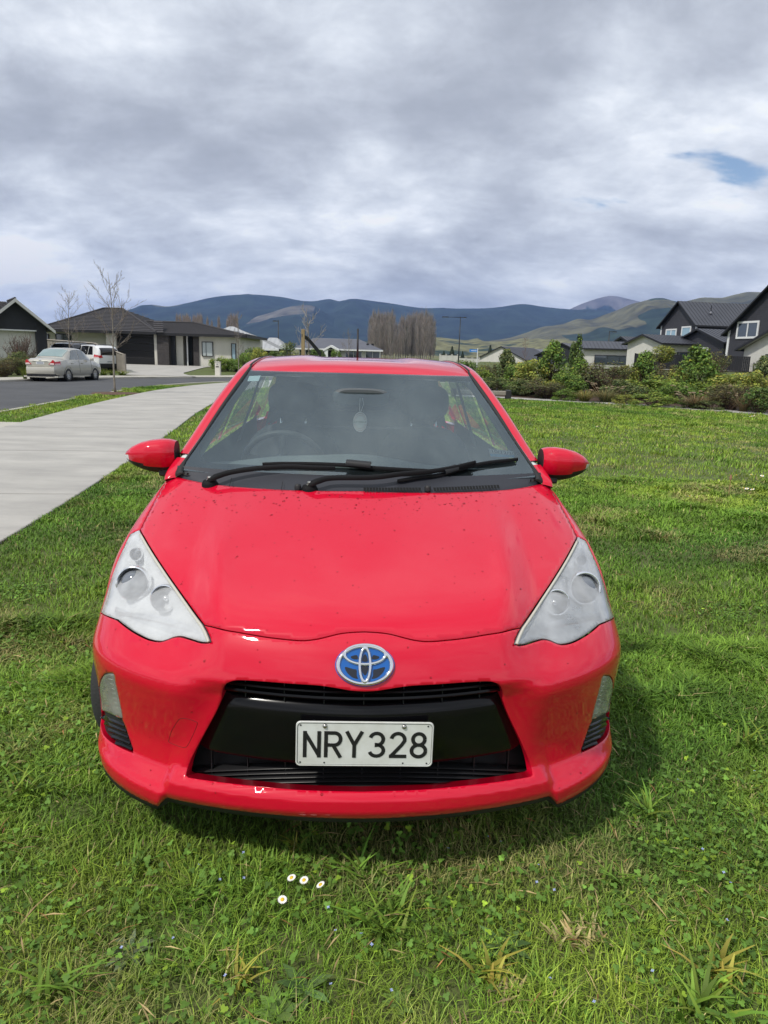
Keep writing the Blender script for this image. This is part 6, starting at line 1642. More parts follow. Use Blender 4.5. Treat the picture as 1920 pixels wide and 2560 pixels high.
SH = [
 ('tuss0', 735, 105, 590, 27.0, 'yellow green tussock at the path edge left of the plumed grass', 'tussock', 'grass clump'),
 ('tuss1', 842, 120, 585, 27.0, 'plumed tussock with cream seed heads beside the yellow green tussock', 'tussock', 'grass clump'),
 ('mound0', 640, 95, 585, 27.4, 'small dark green mound at the path edge left of the yellow tussock', 'shrub', 'shrub'),
 ('mound4', 940, 95, 612, 26.2, 'low yellow green mound just left of the large round mound', 'shrub', 'shrub'),
 ('mound2', 1085, 180, 602, 25.2, 'large round bright green mound at the path edge', 'shrub', 'shrub'),
 ('tuss2', 1300, 150, 612, 24.6, 'dry brown plumed grass right of the large round mound', 'tussock', 'grass clump'),
 ('mound1', 1240, 70, 648, 24.6, 'tiny green mound between the round mound and the dry grass', 'shrub', 'shrub'),
 ('mound3', 1365, 105, 640, 24.2, 'low dull green mound right of the dry plumed grass', 'shrub', 'shrub'),
 ('twig0', 1480, 150, 560, 24.4, 'brown twiggy bush near the right end of the path', 'shrub', 'shrub'),
 ('round1', 1625, 135, 575, 23.2, 'dark green bush at the right edge of the picture', 'shrub', 'shrub'),
 ('tuss2', 1545, 100, 615, 23.6, 'small dry grass clump left of the dark bush at the right edge', 'tussock', 'grass clump'),
 ('twig1', 540, 170, 545, 28.5, 'loose olive bush behind the small dark mound', 'shrub', 'shrub'),
 ('round3', 425, 110, 545, 29.5, 'dull green bush right of the bench end', 'shrub', 'shrub'),
 ('round1', 385, 90, 550, 30.0, 'dark green bush just above the bench end', 'shrub', 'shrub'),
 ('twig1', 460, 150, 520, 30.5, 'olive brown bush behind the dull green bush by the bench', 'shrub', 'shrub'),
 ('cone0', 578, 125, 362, 33.0, 'tall green bushy shrub in front of the dark gabled house', 'shrub', 'shrub'),
 ('cone1', 700, 85, 340, 36.0, 'tall dark conical shrub against the low white house', 'shrub', 'shrub'),
 ('cone0', 705, 120, 445, 31.0, 'green conical shrub below the tall dark one', 'shrub', 'shrub'),
 ('twig1', 835, 210, 440, 30.5, 'wide brown twiggy bush in front of the white gabled garage', 'shrub', 'shrub'),
 ('round2', 1068, 205, 525, 29.0, 'wide bright green bush above the large round mound', 'shrub', 'shrub'),
 ('cone0', 1042, 115, 412, 32.0, 'green pointed shrub in front of the left end of the black fence', 'shrub', 'shrub'),
 ('twig0', 1130, 140, 460, 32.0, 'brown bush in front of the black fence right of the pointed shrub', 'shrub', 'shrub'),
 ('cone0', 1308, 175, 388, 29.5, 'largest green conical shrub in front of the black fence', 'shrub', 'shrub'),
 ('twig1', 1405, 100, 380, 33.0, 'tall wispy olive shrub against the right part of the black fence', 'shrub', 'shrub'),
 ('round4', 1222, 85, 475, 30.0, 'small yellow bush left of the largest conical shrub', 'shrub', 'shrub'),
 ('round2', 1345, 120, 540, 28.5, 'light green bush at the foot of the largest conical shrub', 'shrub', 'shrub'),
 ('round4', 1505, 190, 510, 27.5, 'wide yellow green bush below the picket fence', 'shrub', 'shrub'),
 ('round4', 1605, 130, 495, 27.0, 'yellow green bush under the white annex at the right edge', 'shrub', 'shrub'),
 ('round0', 1420, 110, 505, 29.5, 'rounded green bush between the wispy shrub and the wide yellow bush', 'shrub', 'shrub'),
 ('round3', 1440, 130, 560, 27.0, 'dull olive bush below the rounded green bush', 'shrub', 'shrub'),
 ('round4', 475, 150, 440, 33.0, 'yellow leaved bush left of the tall green bushy shrub', 'shrub', 'shrub'),
 ('cone3', 338, 100, 405, 35.0, 'narrow grey green shrub in front of the far white gable', 'shrub', 'shrub'),
 ('round2', 205, 95, 485, 34.0, 'bright green bush beside the roof edge of the red car', 'shrub', 'shrub'),
 ('twig1', 275, 120, 450, 36.0, 'brownish bush between the bright green bush and the narrow shrub', 'shrub', 'shrub'),
 ('round1', 130, 110, 445, 38.0, 'dark green bush beneath the street lamp right of the red car', 'shrub', 'shrub'),
 ('round0', 400, 110, 450, 34.0, 'mid green bush right of the narrow grey green shrub', 'shrub', 'shrub'),
 ('round3', 270, 110, 530, 32.0, 'dull green bush above the bench beside the red car', 'shrub', 'shrub'),
 ('round0', 650, 120, 505, 29.5, 'green bush left of the wide brown twiggy bush', 'shrub', 'shrub'),
 ('round4', 575, 90, 540, 29.5, 'small yellow green bush under the tall bushy shrub', 'shrub', 'shrub'),
 ('round4', 945, 100, 470, 32.0, 'yellow green bush between the brown bush and the pointed shrub', 'shrub', 'shrub'),
 ('round0', 1210, 150, 560, 27.0, 'fresh green bush between the bright green bush and the largest conical shrub', 'shrub', 'shrub'),
 ('round3', 930, 150, 545, 28.0, 'dull green bush behind the plumed tussock', 'shrub', 'shrub'),
 ('cone3', 1640, 110, 440, 30.0, 'slender dark shrub at the right edge in front of the picket fence', 'shrub', 'shrub'),
]
for k, cx, w, top, Y, lab, nm, ct in SH: put(k, cx, w, top, Y, lab, nm, ct)
yw = at(*r3(1128, 384), 60); shrub('round4', yw.x, 60, 2.6, 1.5, 'yellow bush rising above the black fence beside the white garage', 'shrubs of the border on the right', z=yw.z-1.2)

# left side planting
GL = 'garden plants beside the road on the left'
for k, cx, w, top, Y, lab, nm, ct in [
 ('twig1', 40, 130, 640, 37, 'golden olive bush at the left edge behind the silver sedan', 'shrub', 'shrub'),
 ('round3', 120, 110, 620, 38, 'olive green bush left of the silver sedan tail', 'shrub', 'shrub'),
 ('twig1', 180, 110, 628, 39, 'brownish bush right behind the silver sedan tail', 'shrub', 'shrub'),
 ('twig0', 15, 110, 670, 35, 'rusty brown bush at the far left beside the pavement', 'shrub', 'shrub'),
 ('bare', 115, 190, 520, 40, 'leafless twiggy shrub before the pale wall on the left', 'shrub', 'shrub'),
 ('flax', 155, 60, 695, 33, 'strappy green clump beside the silver sedan bumper', 'flax', 'plant'),
 ('flax', 668, 90, 722, 40.5, 'strappy yellow green clump left of the street tree trunk', 'flax', 'plant'),
 ('flax', 790, 100, 728, 41, 'strappy yellow green clump right of the street tree trunk', 'flax', 'plant'),
 ('flax', 726, 70, 730, 40.8, 'strappy green clump directly behind the street tree trunk', 'flax', 'plant'),
 ('round2', 1420, 95, 650, 50, 'bright green bush beside the cream letterbox', 'shrub', 'shrub'),
 ('round0', 1475, 80, 660, 51, 'green bush right of the bush by the letterbox', 'shrub', 'shrub'),
 ('round0', 1530, 85, 660, 50, 'green bush behind the thin street tree by the letterbox', 'shrub', 'shrub'),
 ('round2', 1600, 110, 630, 49, 'leafy green bush below the pale metal roof', 'shrub', 'shrub'),
 ('round1', 1650, 120, 590, 52, 'tall dark bush right of the bungalow corner', 'shrub', 'shrub')]:
    put(k, cx, w, top, Y, lab, nm, ct, GL, r1, 2.592)
for cx, w, top, Y, k, lab in [(560, 95, 362, 46, 'round3', 'olive bush above the left front of the red car roof'), (380, 95, 388, 48, 'round4', 'golden green bush against the pale roof house'), (715, 80, 392, 60, 'round1', 'dark bush behind the wooden stake'), (830, 45, 400, 70, 'round0', 'small green bush before the white porch'), (300, 60, 420, 47, 'round0', 'green bush right of the bungalow wall corner'), (470, 60, 405, 60, 'round1', 'dark green bush beneath the black lamp post')]:
    put(k, cx, w, top, Y, lab, 'shrub', 'shrub', GL, r2, 2.304)

# ---- bare street trees
def bare_tree(seed, H, trunk_r, spread=.34, first=.34, nb=15, col=(.21, .18, .15), lean=0.0):
    """trunk and upswept bare branches; returns two meshes"""
    r = np.random.default_rng(seed); tr = []; p = np.array([0., 0, 0]); n = 14
    for i in range(n+1):
        t = i/n; tr.append(np.array([lean*t+.02*H*math.sin(t*5+seed)*t, .02*H*math.sin(t*4+1+seed)*t, H*t]))
    tr = np.array(tr); tv = MB().tube(tr, [trunk_r*(1-.93*(i/n)**.8)+.003 for i in range(n+1)], 8)
    A, Bb, ra, rb = [], [], [], []
    def grow(a, d, L, rad, lv):
        k = 4; q = a.copy()
        for i in range(k):
            d = d+np.array([0, 0, .13])+r.normal(0, .06, 3); d /= np.linalg.norm(d); e = q+d*L/k
            r0, r1_ = rad*(1-.75*i/k), rad*(1-.75*(i+1)/k); A.append(q); Bb.append(e); ra.append(r0); rb.append(r1_)
            if lv > 0 and i >= 0:
                for _ in range(1 if lv == 1 else 2):
                    if r.random() < .75:
                        s = np.cross(d, rand_unit(r, 1)[0]); s /= np.linalg.norm(s); grow(q+(e-q)*r.random(), d*.80+s*.55, L*r.uniform(.28, .5), r1_*.62, lv-1)
            q = e
    for i in range(nb):
        t = lerp(first, .93, (i+r.random()*.6)/nb); idx = min(n-1, int(t*n)); a = tr[idx]+(tr[idx+1]-tr[idx])*(t*n-idx)
        ang = i*2.4+r.normal(0, .3); d = np.array([math.cos(ang)*.72, math.sin(ang)*.72, .62]); d /= np.linalg.norm(d)
        grow(a, d, H*spread*(1-.55*(t-first)/(1-first))*r.uniform(.75, 1.1), trunk_r*.36*(1-.6*t)+.002, 2)
    A, Bb = np.array(A), np.array(Bb); V, F, C = sticks(r, A, Bb, np.maximum(ra, .0050), np.maximum(rb, .0036), tint(r, len(A), col, .15, .05))
    me = bpy.data.meshes.new('trunk'); me.from_pydata(tv.v, [], tv.f); me.shade_smooth(); me.materials.append(mat('pale_bark', (.27, .24, .20), .85, color2=(.17, .15, .125), vscale=14, bump=.4, bscale=50))
    return me, raw_mesh('branches', V, F, C, TWIG)
def tree(name, me, x, y, label, group, rz=0, z=None, s=1.0):
    root = empty(name, (x, y, float(gz(x, y))-.02 if z is None else z), rz, label, 'tree', group); root.scale = (s,)*3
    link_mesh('trunk', me[0], root); link_mesh('branches', me[1], root); return root
GT = 'young bare street trees'
T1 = bare_tree(5, 4.25, .040); T2 = bare_tree(9, 4.4, .045, .30); T3 = bare_tree(14, 4.0, .035, .18, .30, 12); T4 = bare_tree(21, 3.2, .045, .30, .45, 9, (.36, .33, .30))
def tree_px(me, reg, cx, top, Y, H, label, **k):
    p = at(*reg(cx, top), Y); z0 = float(gz(p.x, Y)); return tree('street_tree', me, p.x, Y, label, GT, s=(p.z-z0)/H, **k)
tree_px(T1, r1, 705, 105, 24.0, 4.25, 'tall bare young tree in the verge between footpath and road', rz=.6)
tree_px(T2, r1, 432, 222, 37.0, 4.4, 'bare young tree standing behind the silver sedan')
tree_px(T3, r1, 1540, 350, 44.3, 4.0, 'thin bare young tree in front of the bungalow right corner', rz=1.0)
tree_px(T4, r2, 668, 158, 22.5, 3.2, 'pale bare sapling beside the wooden stake above the car roof', rz=2.0)
tree_px(T2, r2, 903, 288, 62.0, 4.4, 'small pale bare tree in front of the far porch house', rz=2.2)
rt = bare_tree(33, 5.0, .05, .22, .15, 16, (.20, .095, .075))
tree_px(rt, r3, 437, 318, 62.0, 5.0, 'reddish bare tree rising above the yellow leaved bush', rz=.4)
# mulch ring under the nearest street tree
b = MB(); r = np.random.default_rng(4); pts = [(-9.13+.75*math.cos(t)*(1+.1*math.sin(3*t)), 24.0+1.0*math.sin(t)*(1+.12*math.cos(2*t))) for t in np.linspace(0, 6.28, 22, endpoint=False)]
b.add([(x, y, .004) for x, y in pts]+[(-9.13, 24, .05)], [(i, (i+1) % 22, 22) for i in range(22)]); tag(b.build('mulch_ring', mat('leaf_mulch', (.14, .075, .045), .95, color2=(.07, .045, .03), vscale=18, bump=.8, bscale=50)), 'ring of brown leaf mulch round the nearest street tree', None, None, 'structure')

# ---- poplars
def poplar(seed, H=24.0, w=1.9, col=(.31, .27, .245)):
    r = np.random.default_rng(seed); n = 330; t = r.uniform(.06, .96, n); a = r.uniform(0, 6.28, n); env = w*np.sin(np.pi*np.clip(t*.86+.10, 0, 1))**.6
    A = np.stack([0*t, 0*t, t*H*.86], 1); L = r.uniform(.10, .20, n)*H*(1.1-t*.6); out = env*r.uniform(.5, 1, n)
    M = A+np.stack([np.cos(a)*out*.7, np.sin(a)*out*.7, L*.4], 1); Bq = A+np.stack([np.cos(a)*out, np.sin(a)*out, L], 1)
    cc = tint(r, n, col, .22, .06); st = [sticks(r, A, M, .055, .04, cc), sticks(r, M, Bq, .04, .02, cc)]
    k = 800; i = r.integers(0, n, k); A2 = M[i]+(Bq[i]-M[i])*r.uniform(-.3, .9, (k, 1)); B2 = A2+rand_unit(r, k)*.55+np.stack([0*i, 0*i, r.uniform(.8, 2.2, k)], 1)
    st.append(sticks(r, A2, B2, .020, .008, tint(r, k, col, .25, .08)))
    tr = MB().tube([(0, 0, H*q) for q in np.linspace(0, 1, 9)], [.30*(1-.93*q) for q in np.linspace(0, 1, 9)], 6)
    me = bpy.data.meshes.new('trunk'); me.from_pydata(tr.v, [], tr.f); me.materials.append(mat('poplar_bark', (.22, .20, .17), .9))
    return me, raw_mesh('branches', *cat(*st), TWIG)
PO = [poplar(50+i) for i in range(4)]; POF = [poplar(60+i, 24, 1.5, (.36, .29, .24)) for i in range(3)]
r = np.random.default_rng(12); k = 0
xs = np.r_[np.linspace(1028, 1165, 13), np.linspace(1180, 1238, 5), np.linspace(1252, 1398, 13)]
for i, cx in enumerate(xs):
    if i in (0, 12, 17, 30): top = 205
    top = 150+22*abs(math.sin(i*1.7))+(18 if 12 < i < 18 else 0)+(40 if i in (0, 13, 14, 30) else 0)+r.normal(0, 6)
    Y = 330+r.uniform(-30, 50); p = at(*r2(cx, top), Y); s = (p.z-.2)/24
    tree('poplar_tree', PO[i % 4], p.x, Y, 'tall grey brown bare poplar in the dense clump behind the car roof', 'poplars of the dense clump', r.uniform(0, 6), .2, s)
for i, (cx, top) in enumerate([(838, 200), (868, 203), (878, 212), (912, 212), (938, 203), (955, 198), (965, 210), (985, 232), (1028, 208), (1050, 220), (1075, 200), (1100, 190), (1120, 205), (1190, 240), (1320, 222), (1240, 280), (1420, 262), (1440, 205), (1465, 195), (1490, 200), (1515, 195), (1530, 205)]):
    q = (260+cx/4.608, 740+(top-25)/4.608); Y = 640+r.uniform(-40, 80); p = at(*q, Y); s = (p.z-.2)/24
    tree('poplar_tree', POF[i % 3], p.x, Y, 'distant bare poplar in the row behind the bungalow roof', 'distant row of poplars', r.uniform(0, 6), .2, s)
# dark conifers dotted before the foothills
def conifer(seed):
    r = np.random.default_rng(seed); n = 900; h = r.uniform(.05, 1, n); a = r.uniform(0, 6.28, n); q = (1-h)**.75*.32*r.uniform(.4, 1.05, n)
    P = np.stack([q*np.cos(a), q*np.sin(a), h], 1); N = np.stack([np.cos(a), np.sin(a), .5+0*a], 1); N /= np.linalg.norm(N, axis=1, keepdims=True)
    V = leaves(r, P, N, .13, .06, tint(r, n, (.025, .040, .020)))
    tr = MB().tube([(0, 0, 0), (0, 0, .9)], [.03, .005], 5); me = bpy.data.meshes.new('trunk'); me.from_pydata(tr.v, [], tr.f); me.materials.append(mat('dark_bark', (.06, .045, .035), .9))
    return me, raw_mesh('crown', *V, LEAF)
CO = [conifer(70), conifer(71)]
for i, (cx, top, Y) in enumerate([(62, 378, 260), (20, 400, 300), (735, 0, 0), (115, 402, 320), (255, 372, 420)]):
    if Y == 0: continue
    p = at(*r3(cx, top), Y); root = empty('conifer', (p.x, Y, .2), i, ['dark round conifer left of the street sign', 'small dark conifer beside the right street lamp', '', 'dark low conifer between lamp and street sign', 'small dark conifer behind the far white gable'][i], 'tree', 'far conifers'); root.scale = ((p.z-.2)*.9, (p.z-.2)*.9, p.z-.2)
    link_mesh('trunk', CO[i % 2][0], root); link_mesh('crown', CO[i % 2][1], root)
# ============================================================ PARKED CARS
def paint(name, c, metal=0.0): return mat(name, c, .35, metal=metal, coat=1.0)
CGLASS = mat('car_glass', (.05, .075, .08), .04, coat=1.0, spec=.8); CGLASS2 = mat('dark_car_glass', (.012, .013, .016), .05, coat=1.0)
TLAMP = mat('tail_lamp_red', (.50, .01, .02), .15, coat=1); TLAMPW = mat('tail_lamp_clear', (.75, .62, .62), .15, coat=1)
PLATEW = mat('far_plate_white', (.70, .71, .70), .5)
def parked_car(name, label, loc, head, L, W, H, prof, belt, pm, cabin, glass, lamp, wheels, lower=None, wtop=.62, plate_z=.80, pal=(.5, .5, .52), tail=None):
    """car body lofted along its length (local +x forward from the rear bumper); prof = [(x, top z)], belt = [(x, z)], cabin = x range of the cabin top"""
    root = empty(name, loc, head, label, 'car', 'cars parked by the road'); hw = W/2
    xs = sorted(set([round(x, 3) for x, _ in prof]+list(np.linspace(0, L, 34).round(3)))); px, pz = zip(*prof); bx, bz = zip(*belt)
    def sec(x):
        zt = float(np.interp(x, px, pz)); zb = min(float(np.interp(x, bx, bz)), zt-.02)
        e = min(x, L-x); nar = .16*max(0, 1-e/.35)**2+.05*max(0, 1-e/.9)**2; w = hw-nar
        up = float(sstep(.03, .30, zt-zb)); wt = lerp(w*.80, wtop, up); zlow = .24+.10*max(0, 1-e/.5)
        return [(w-.08, zlow), (w-.005, zlow+.12), (w, .56), (w-.015, .76), (w-.05, zb), (lerp(w-.08, wt+.03, up), lerp(zb+.01, zt-.07, up)), (wt*.90, zt-.012), (wt*.5, zt+.008), (0, zt+.012)]
    def at_k(x, k, out=0.0):
        s = sec(x); i = min(int(k), len(s)-2); f = k-i; y = lerp(s[i][0], s[i+1][0], f); z = lerp(s[i][1], s[i+1][1], f); return (x, y+out, z)
    P = []
    for x in xs:
        s = sec(x); P.append([(x, y, z) for y, z in s]+[(x, -y, z) for y, z in s[-2::-1]])
    b = MB().grid(P, flip=True); n = len(P[0]); b.f += [tuple(range(n)), tuple(range(len(b.v)-n, len(b.v)))[::-1]]
    body = b.build('body', pm, root, True, 38)
    c0, c1 = cabin   # (rear roof x, front roof x)
    def patch(nm, x0, x1, k0, k1, m, side, par=root, out=.006, nx=8, nk=4):
        Q = [[(lambda p: (p[0], side*p[1], p[2]))(at_k(lerp(x0, x1, i/(nx-1)), lerp(k0, k1, j/(nk-1)), out)) for j in range(nk)] for i in range(nx)]
        return MB().grid(Q, flip=side > 0).build(nm, m, par, True)
    # side glass: quads between belt and roof edge
    for s in (-1, 1):
        for (xa, xb, xc, xd) in glass['side']:   # bottom rear, bottom front, top front, top rear
            Q = []
            for j in range(6):
                t = j/5; k = lerp(4.08, 5.0, t); Q.append([(lambda p: (p[0], s*p[1], p[2]))(at_k(lerp(lerp(xa, xd, t), lerp(xb, xc, t), i/9), k, .008)) for i in range(10)])
            MB().grid(Q, flip=s < 0).build('side_window', glass['m'], root, True)
        for xw in wheels:
            wc = (xw, s*(hw-.10), .31)
            MB().lathe([(.375, s*.105), (.375, -s*.3), (0, -s*.3)], 26, wc, 'y').build('wheel_arch', FASC, root)
            wr = empty('wheel', wc); wr.parent = root
            MB().lathe([(.19, s*.10), (.23, s*.115), (.29, s*.11), (.312, s*.07), (.312, -s*.07), (.28, -s*.1)], 26, axis='y').build('tyre', TYRE, wr, True)
            rim = MB().lathe([(0, s*.085), (.05, s*.09), (.06, s*.075)], 14, axis='y')
            for q in range(10):
                a = 2*math.pi*q/10; c_, s_ = math.cos(a), math.sin(a); t = .028
                rim.add([(.05*c_-t*s_*.6, s*.085, .05*s_+t*c_*.6), (.05*c_+t*s_*.6, s*.085, .05*s_-t*c_*.6), (.20*c_+t*s_, s*.10, .20*s_-t*c_), (.20*c_-t*s_, s*.10, .20*s_+t*c_)], [(0, 1, 2, 3)])
            rim.lathe([(.185, s*.095), (.205, s*.105), (.215, s*.10)], 26, axis='y'); rim.build('rim', mat('far_rim', (.55, .56, .58), .3, metal=.6), wr)
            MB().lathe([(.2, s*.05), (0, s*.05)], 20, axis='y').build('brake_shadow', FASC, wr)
        x0, x1, k0, k1 = lamp; patch('tail_light', x0, x1, k0, k1, TLAMP, s, out=.010)
        patch('tail_light_lens', x0, lerp(x0, x1, .9), lerp(k0, k1, .10), lerp(k0, k1, .36), TLAMPW, s, out=.016)
        mm = MB().bbox(glass['mx']-.05, glass['mx']+.06, min(s*(hw+.02), s*(hw+.17)), max(s*(hw+.02), s*(hw+.17)), .95, 1.08, .02); mm.build('door_mirror', pm, root)
        for xl in glass['doors']: MB().tube([at_k(xl, k)[:1]+(s*(at_k(xl, k)[1]+.002), at_k(xl, k)[2]) for k in (1.2, 2, 3, 4)], .006, 4).build('door_gap', FASC, root)
        for xl in glass['handles']: p = at_k(xl, 3.35); MB().bbox(xl-.09, xl+.09, min(s*(p[1]-.01), s*(p[1]+.03)), max(s*(p[1]-.01), s*(p[1]+.03)), p[2]-.02, p[2]+.02, .01).build('door_handle', pm, root)
    # rear and front screens lie on the top surface
    for nm, (xa, xb), wd in (('rear_window', glass['rear'], glass['rw']), ('windscreen', glass['front'], .60)):
        Q = []
        for i in range(8):
            x = lerp(xa, xb, i/7); s = sec(x); Q.append([(x-.004*(nm == 'rear_window'), lerp(-1, 1, j/12)*min(wd, s[5][0]-.02), float(np.interp(abs(lerp(-1, 1, j/12)*min(wd, s[5][0]-.02)), [0, s[7][0], s[6][0], s[5][0]], [s[8][1], s[7][1], s[6][1], s[5][1]]))+.010) for j in range(13)])
        MB().grid(Q, flip=True).build(nm, glass['mr'], root, True)
    MB().bbox(-.012, .004, -.19, .19, plate_z-.065, plate_z+.065, .004).build('number_plate', PLATEW, root)
    for k in range(6): MB().box(-.016, -.012, -.15+k*.052, -.118+k*.052, plate_z-.03, plate_z+.03).build('plate_mark', mat('far_plate_ink', (.12, .16, .25), .6), root)
    if lower: MB().bbox(-.02, .25, -hw+.18, hw-.18, .20, .36, .03).build('bumper_insert', lower, root)
    MB().tube([(1.2 if H < 1.6 else .5, 0, H-.02), (.95 if H < 1.6 else .25, 0, H+.16)], .008, 5).build('antenna', FASC, root)
    if tail: tail(root, at_k, sec)
    return root
def ori(a): return math.pi/2-a   # heading a (radians right of straight ahead) -> rotation of local +x
sil = paint('champagne_silver', (.50, .48, .42), .35)
def sedan_tail(root, at_k, sec):
    for s in (-1, 1):
        MB().prism([(s*.40, .77), (s*.67, .76), (s*.66, .93), (s*.60, .985)], -.03, .05, 'x').build('rear_lamp', TLAMP, root)
        MB().prism([(s*.44, .775), (s*.665, .768), (s*.662, .835), (s*.50, .845)], -.036, -.02, 'x').build('rear_lamp_lens', TLAMPW, root)
    MB().bbox(-.05, .10, -.66, .66, .34, .66, .04).build('rear_bumper', sil, root, True, 40)
    MB().bbox(-.02, .0, -.36, .36, .905, .93, .006).build('boot_trim', CHROME, root)
    MB().lathe([(0, -.028), (.045, -.024), (.05, -.01)], 16, (0, 0, .965), 'x').build('badge', CHROME, root)
    MB().box(-.02, 3.9, -.80, .80, .20, .27).build('side_skirt', sil, root)
    MB().box(-.004, .0, -.60, .60, .66, .668).build('bumper_gap', FASC, root)
rw = at(165.5, 950, 33.3)
hd = R(4)
sp = Vector((-14.85, 33.35, 0))-Vector((math.sin(hd)*.85+math.cos(hd)*.75, math.cos(hd)*.85-math.sin(hd)*.75, 0))
parked_car('silver_sedan', 'champagne silver sedan parked at the far kerb, rear towards the viewer', (sp.x, sp.y, -.085), ori(hd), 4.40, 1.70, 1.53,
  [(0, .92), (.05, .98), (.22, 1.045), (.72, 1.06), (1.05, 1.27), (1.42, 1.46), (1.7, 1.515), (2.1, 1.53), (2.5, 1.50), (2.75, 1.43), (3.15, 1.20), (3.50, 1.00), (3.9, .93), (4.25, .80), (4.40, .66)],
  [(0, .90), (.7, .98), (2.5, .97), (3.4, .92), (4.4, .70)], sil, (1.45, 2.6),
  dict(side=[(1.10, 1.98, 1.98, 1.50), (2.04, 3.06, 2.62, 2.04)], m=CGLASS, mr=mat('sedan_rear_glass', (.20, .28, .28), .05, coat=1), rear=(.82, 1.40), rw=.60, front=(2.72, 3.42), mx=2.98, doors=(1.95, 3.12), handles=(1.28, 2.22)), (.005, .30, 3.05, 3.98), (.86, 3.46), FASC, .62, .84, tail=sedan_tail)
dk = paint('dark_grey_paint', (.035, .037, .043), .2)
def van_tail(root, at_k, sec):
    MB().bbox(-.02, .02, -.60, .60, .95, 1.42, .02).build('tail_window', CGLASS2, root)
    MB().bbox(-.04, .05, -.70, .70, .40, .60, .02).build('rear_bumper', FASC, root)
    for s in (-1, 1): MB().tube([(.6, s*.60, 1.74), (.9, s*.60, 1.80), (2.4, s*.60, 1.80), (2.7, s*.58, 1.74)], .018, 6).build('roof_rail', mat('rail_alloy', (.4, .4, .42), .4, metal=.8), root)
pv_ = at(224, 891, 47.5); hd2 = R(-54)
parked_car('dark_wagon', 'dark grey wagon with roof rails parked in the drive behind the silver sedan', (pv_.x-.4, 47.6, float(gz(0, 47.6))), ori(hd2), 4.65, 1.78, 1.72,
  [(0, 1.0), (.04, 1.30), (.20, 1.58), (.45, 1.69), (1.3, 1.72), (2.3, 1.70), (2.7, 1.60), (3.4, 1.10), (3.6, 1.02), (4.3, .92), (4.65, .70)], [(0, .98), (3.4, 1.0), (4.65, .72)], dk, (.4, 2.6),
  dict(side=[(.42, 1.05, 1.05, .60), (1.10, 2.05, 2.05, 1.10), (2.12, 3.2, 2.62, 2.12)], m=CGLASS2, mr=CGLASS2, rear=(.06, .19), rw=.55, front=(2.72, 3.38), mx=3.0, doors=(1.95, 3.15), handles=(1.3, 2.3)), (.005, .26, 3.3, 4.6), (.85, 3.65), FASC, .64, .74, tail=van_tail)
wh = paint('white_paint', (.72, .73, .74))
def wagon_tail(root, at_k, sec):
    MB().bbox(-.02, .02, -.58, .58, 1.02, 1.40, .02).build('tail_window', CGLASS2, root)
    MB().bbox(-.05, .30, -.70, .70, .26, .50, .03).build('rear_bumper', FASC, root)
    for s in (-1, 1): MB().prism([(s*.46, .86), (s*.70, .84), (s*.72, .99), (s*.52, 1.02)], -.03, .12, 'x').build('rear_lamp', TLAMP, root)
    MB().add([(.55, -.885, .86), (.72, -.885, .86), (.72, -.885, 1.0), (.55, -.885, 1.0)], [(0, 1, 2, 3)]).build('door_sticker', mat('cyan_sticker', (.05, .45, .62), .5), root)
    for s in (-1, 1): MB().tube([(.5, s*.60, 1.62), (.7, s*.60, 1.68), (2.4, s*.60, 1.69), (2.7, s*.58, 1.63)], .02, 6).build('roof_rail', FASC, root)
pw_ = at(268, 891, 46.0); hd3 = R(-50)
parked_car('white_wagon', 'white wagon with red tail lights in the drive between dark wagon and fence', (pw_.x-.1, 46.6, float(gz(0, 46.6))), ori(hd3), 4.8, 1.84, 1.66,
  [(0, 1.02), (.05, 1.26), (.25, 1.50), (.5, 1.61), (1.4, 1.66), (2.4, 1.64), (2.8, 1.54), (3.5, 1.08), (3.7, 1.02), (4.5, .90), (4.8, .70)], [(0, .98), (3.5, 1.0), (4.8, .72)], wh, (.4, 2.6),
  dict(side=[(.50, 1.12, 1.12, .72), (1.18, 2.1, 2.1, 1.18), (2.16, 3.3, 2.72, 2.16)], m=CGLASS2, mr=CGLASS2, rear=(.07, .22), rw=.55, front=(2.82, 3.45), mx=3.1, doors=(2.02, 3.2), handles=(1.4, 2.4)), (.005, .34, 3.35, 4.15), (.92, 3.70), FASC, .66, .62, tail=wagon_tail)

# ============================================================ STREET FURNITURE
BLKM = mat('black_pole', (.012, .013, .015), .4); TIMB = mat('weathered_timber', (.30, .27, .23), .85, color2=(.20, .18, .155), vscale=9, stretch=(1, 1, .25), bump=.4, bscale=40)
TIMB2 = mat('treated_pine', (.33, .25, .13), .8, color2=(.24, .18, .095), vscale=10, stretch=(1, 1, .2), bump=.3, bscale=30)
# low timber fence in front of the bungalow
def timber_fence():
    a, b, c = at(*r1(262, 540), 53.5), at(*r1(612, 566), 51.0), at(*r1(803, 640), 45.6)
    root = empty('timber_fence', (0, 0, 0), 0, 'low weathered timber slat fence behind the white wagon', 'fence')
    for p, q in ((a, b), (b, c)):
        d = q-p; n = max(2, int(d.length/.16)); me = None
        for i in range(n):
            t = (i+.5)/n; w = p+d*t; g = float(gz(0, w.y))
            m_ = MB().box(-.055, .055, -.012, .012, g-w.z-.02, -.06).build('slat', TIMB, root); m_.location = w; m_.rotation_euler = (0, 0, math.atan2(d.y, d.x))
        MB().tube([p, q], .06, 4).build('top_rail', TIMB, root)
    for p in (a, b, c): MB().bbox(-.09, .09, -.09, .09, float(gz(0, p.y))-p.z-.1, .05, .012).build('post', TIMB, root).location = p
timber_fence()
lb = at(*r1(1413, 757), 45.5); g = float(gz(0, 45.5)); top = at(*r1(1413, 688), 45.5).z
root = empty('letterbox', (lb.x, 45.5, g), 0, 'cream block letterbox at the pavement beside the bungalow', 'letterbox')
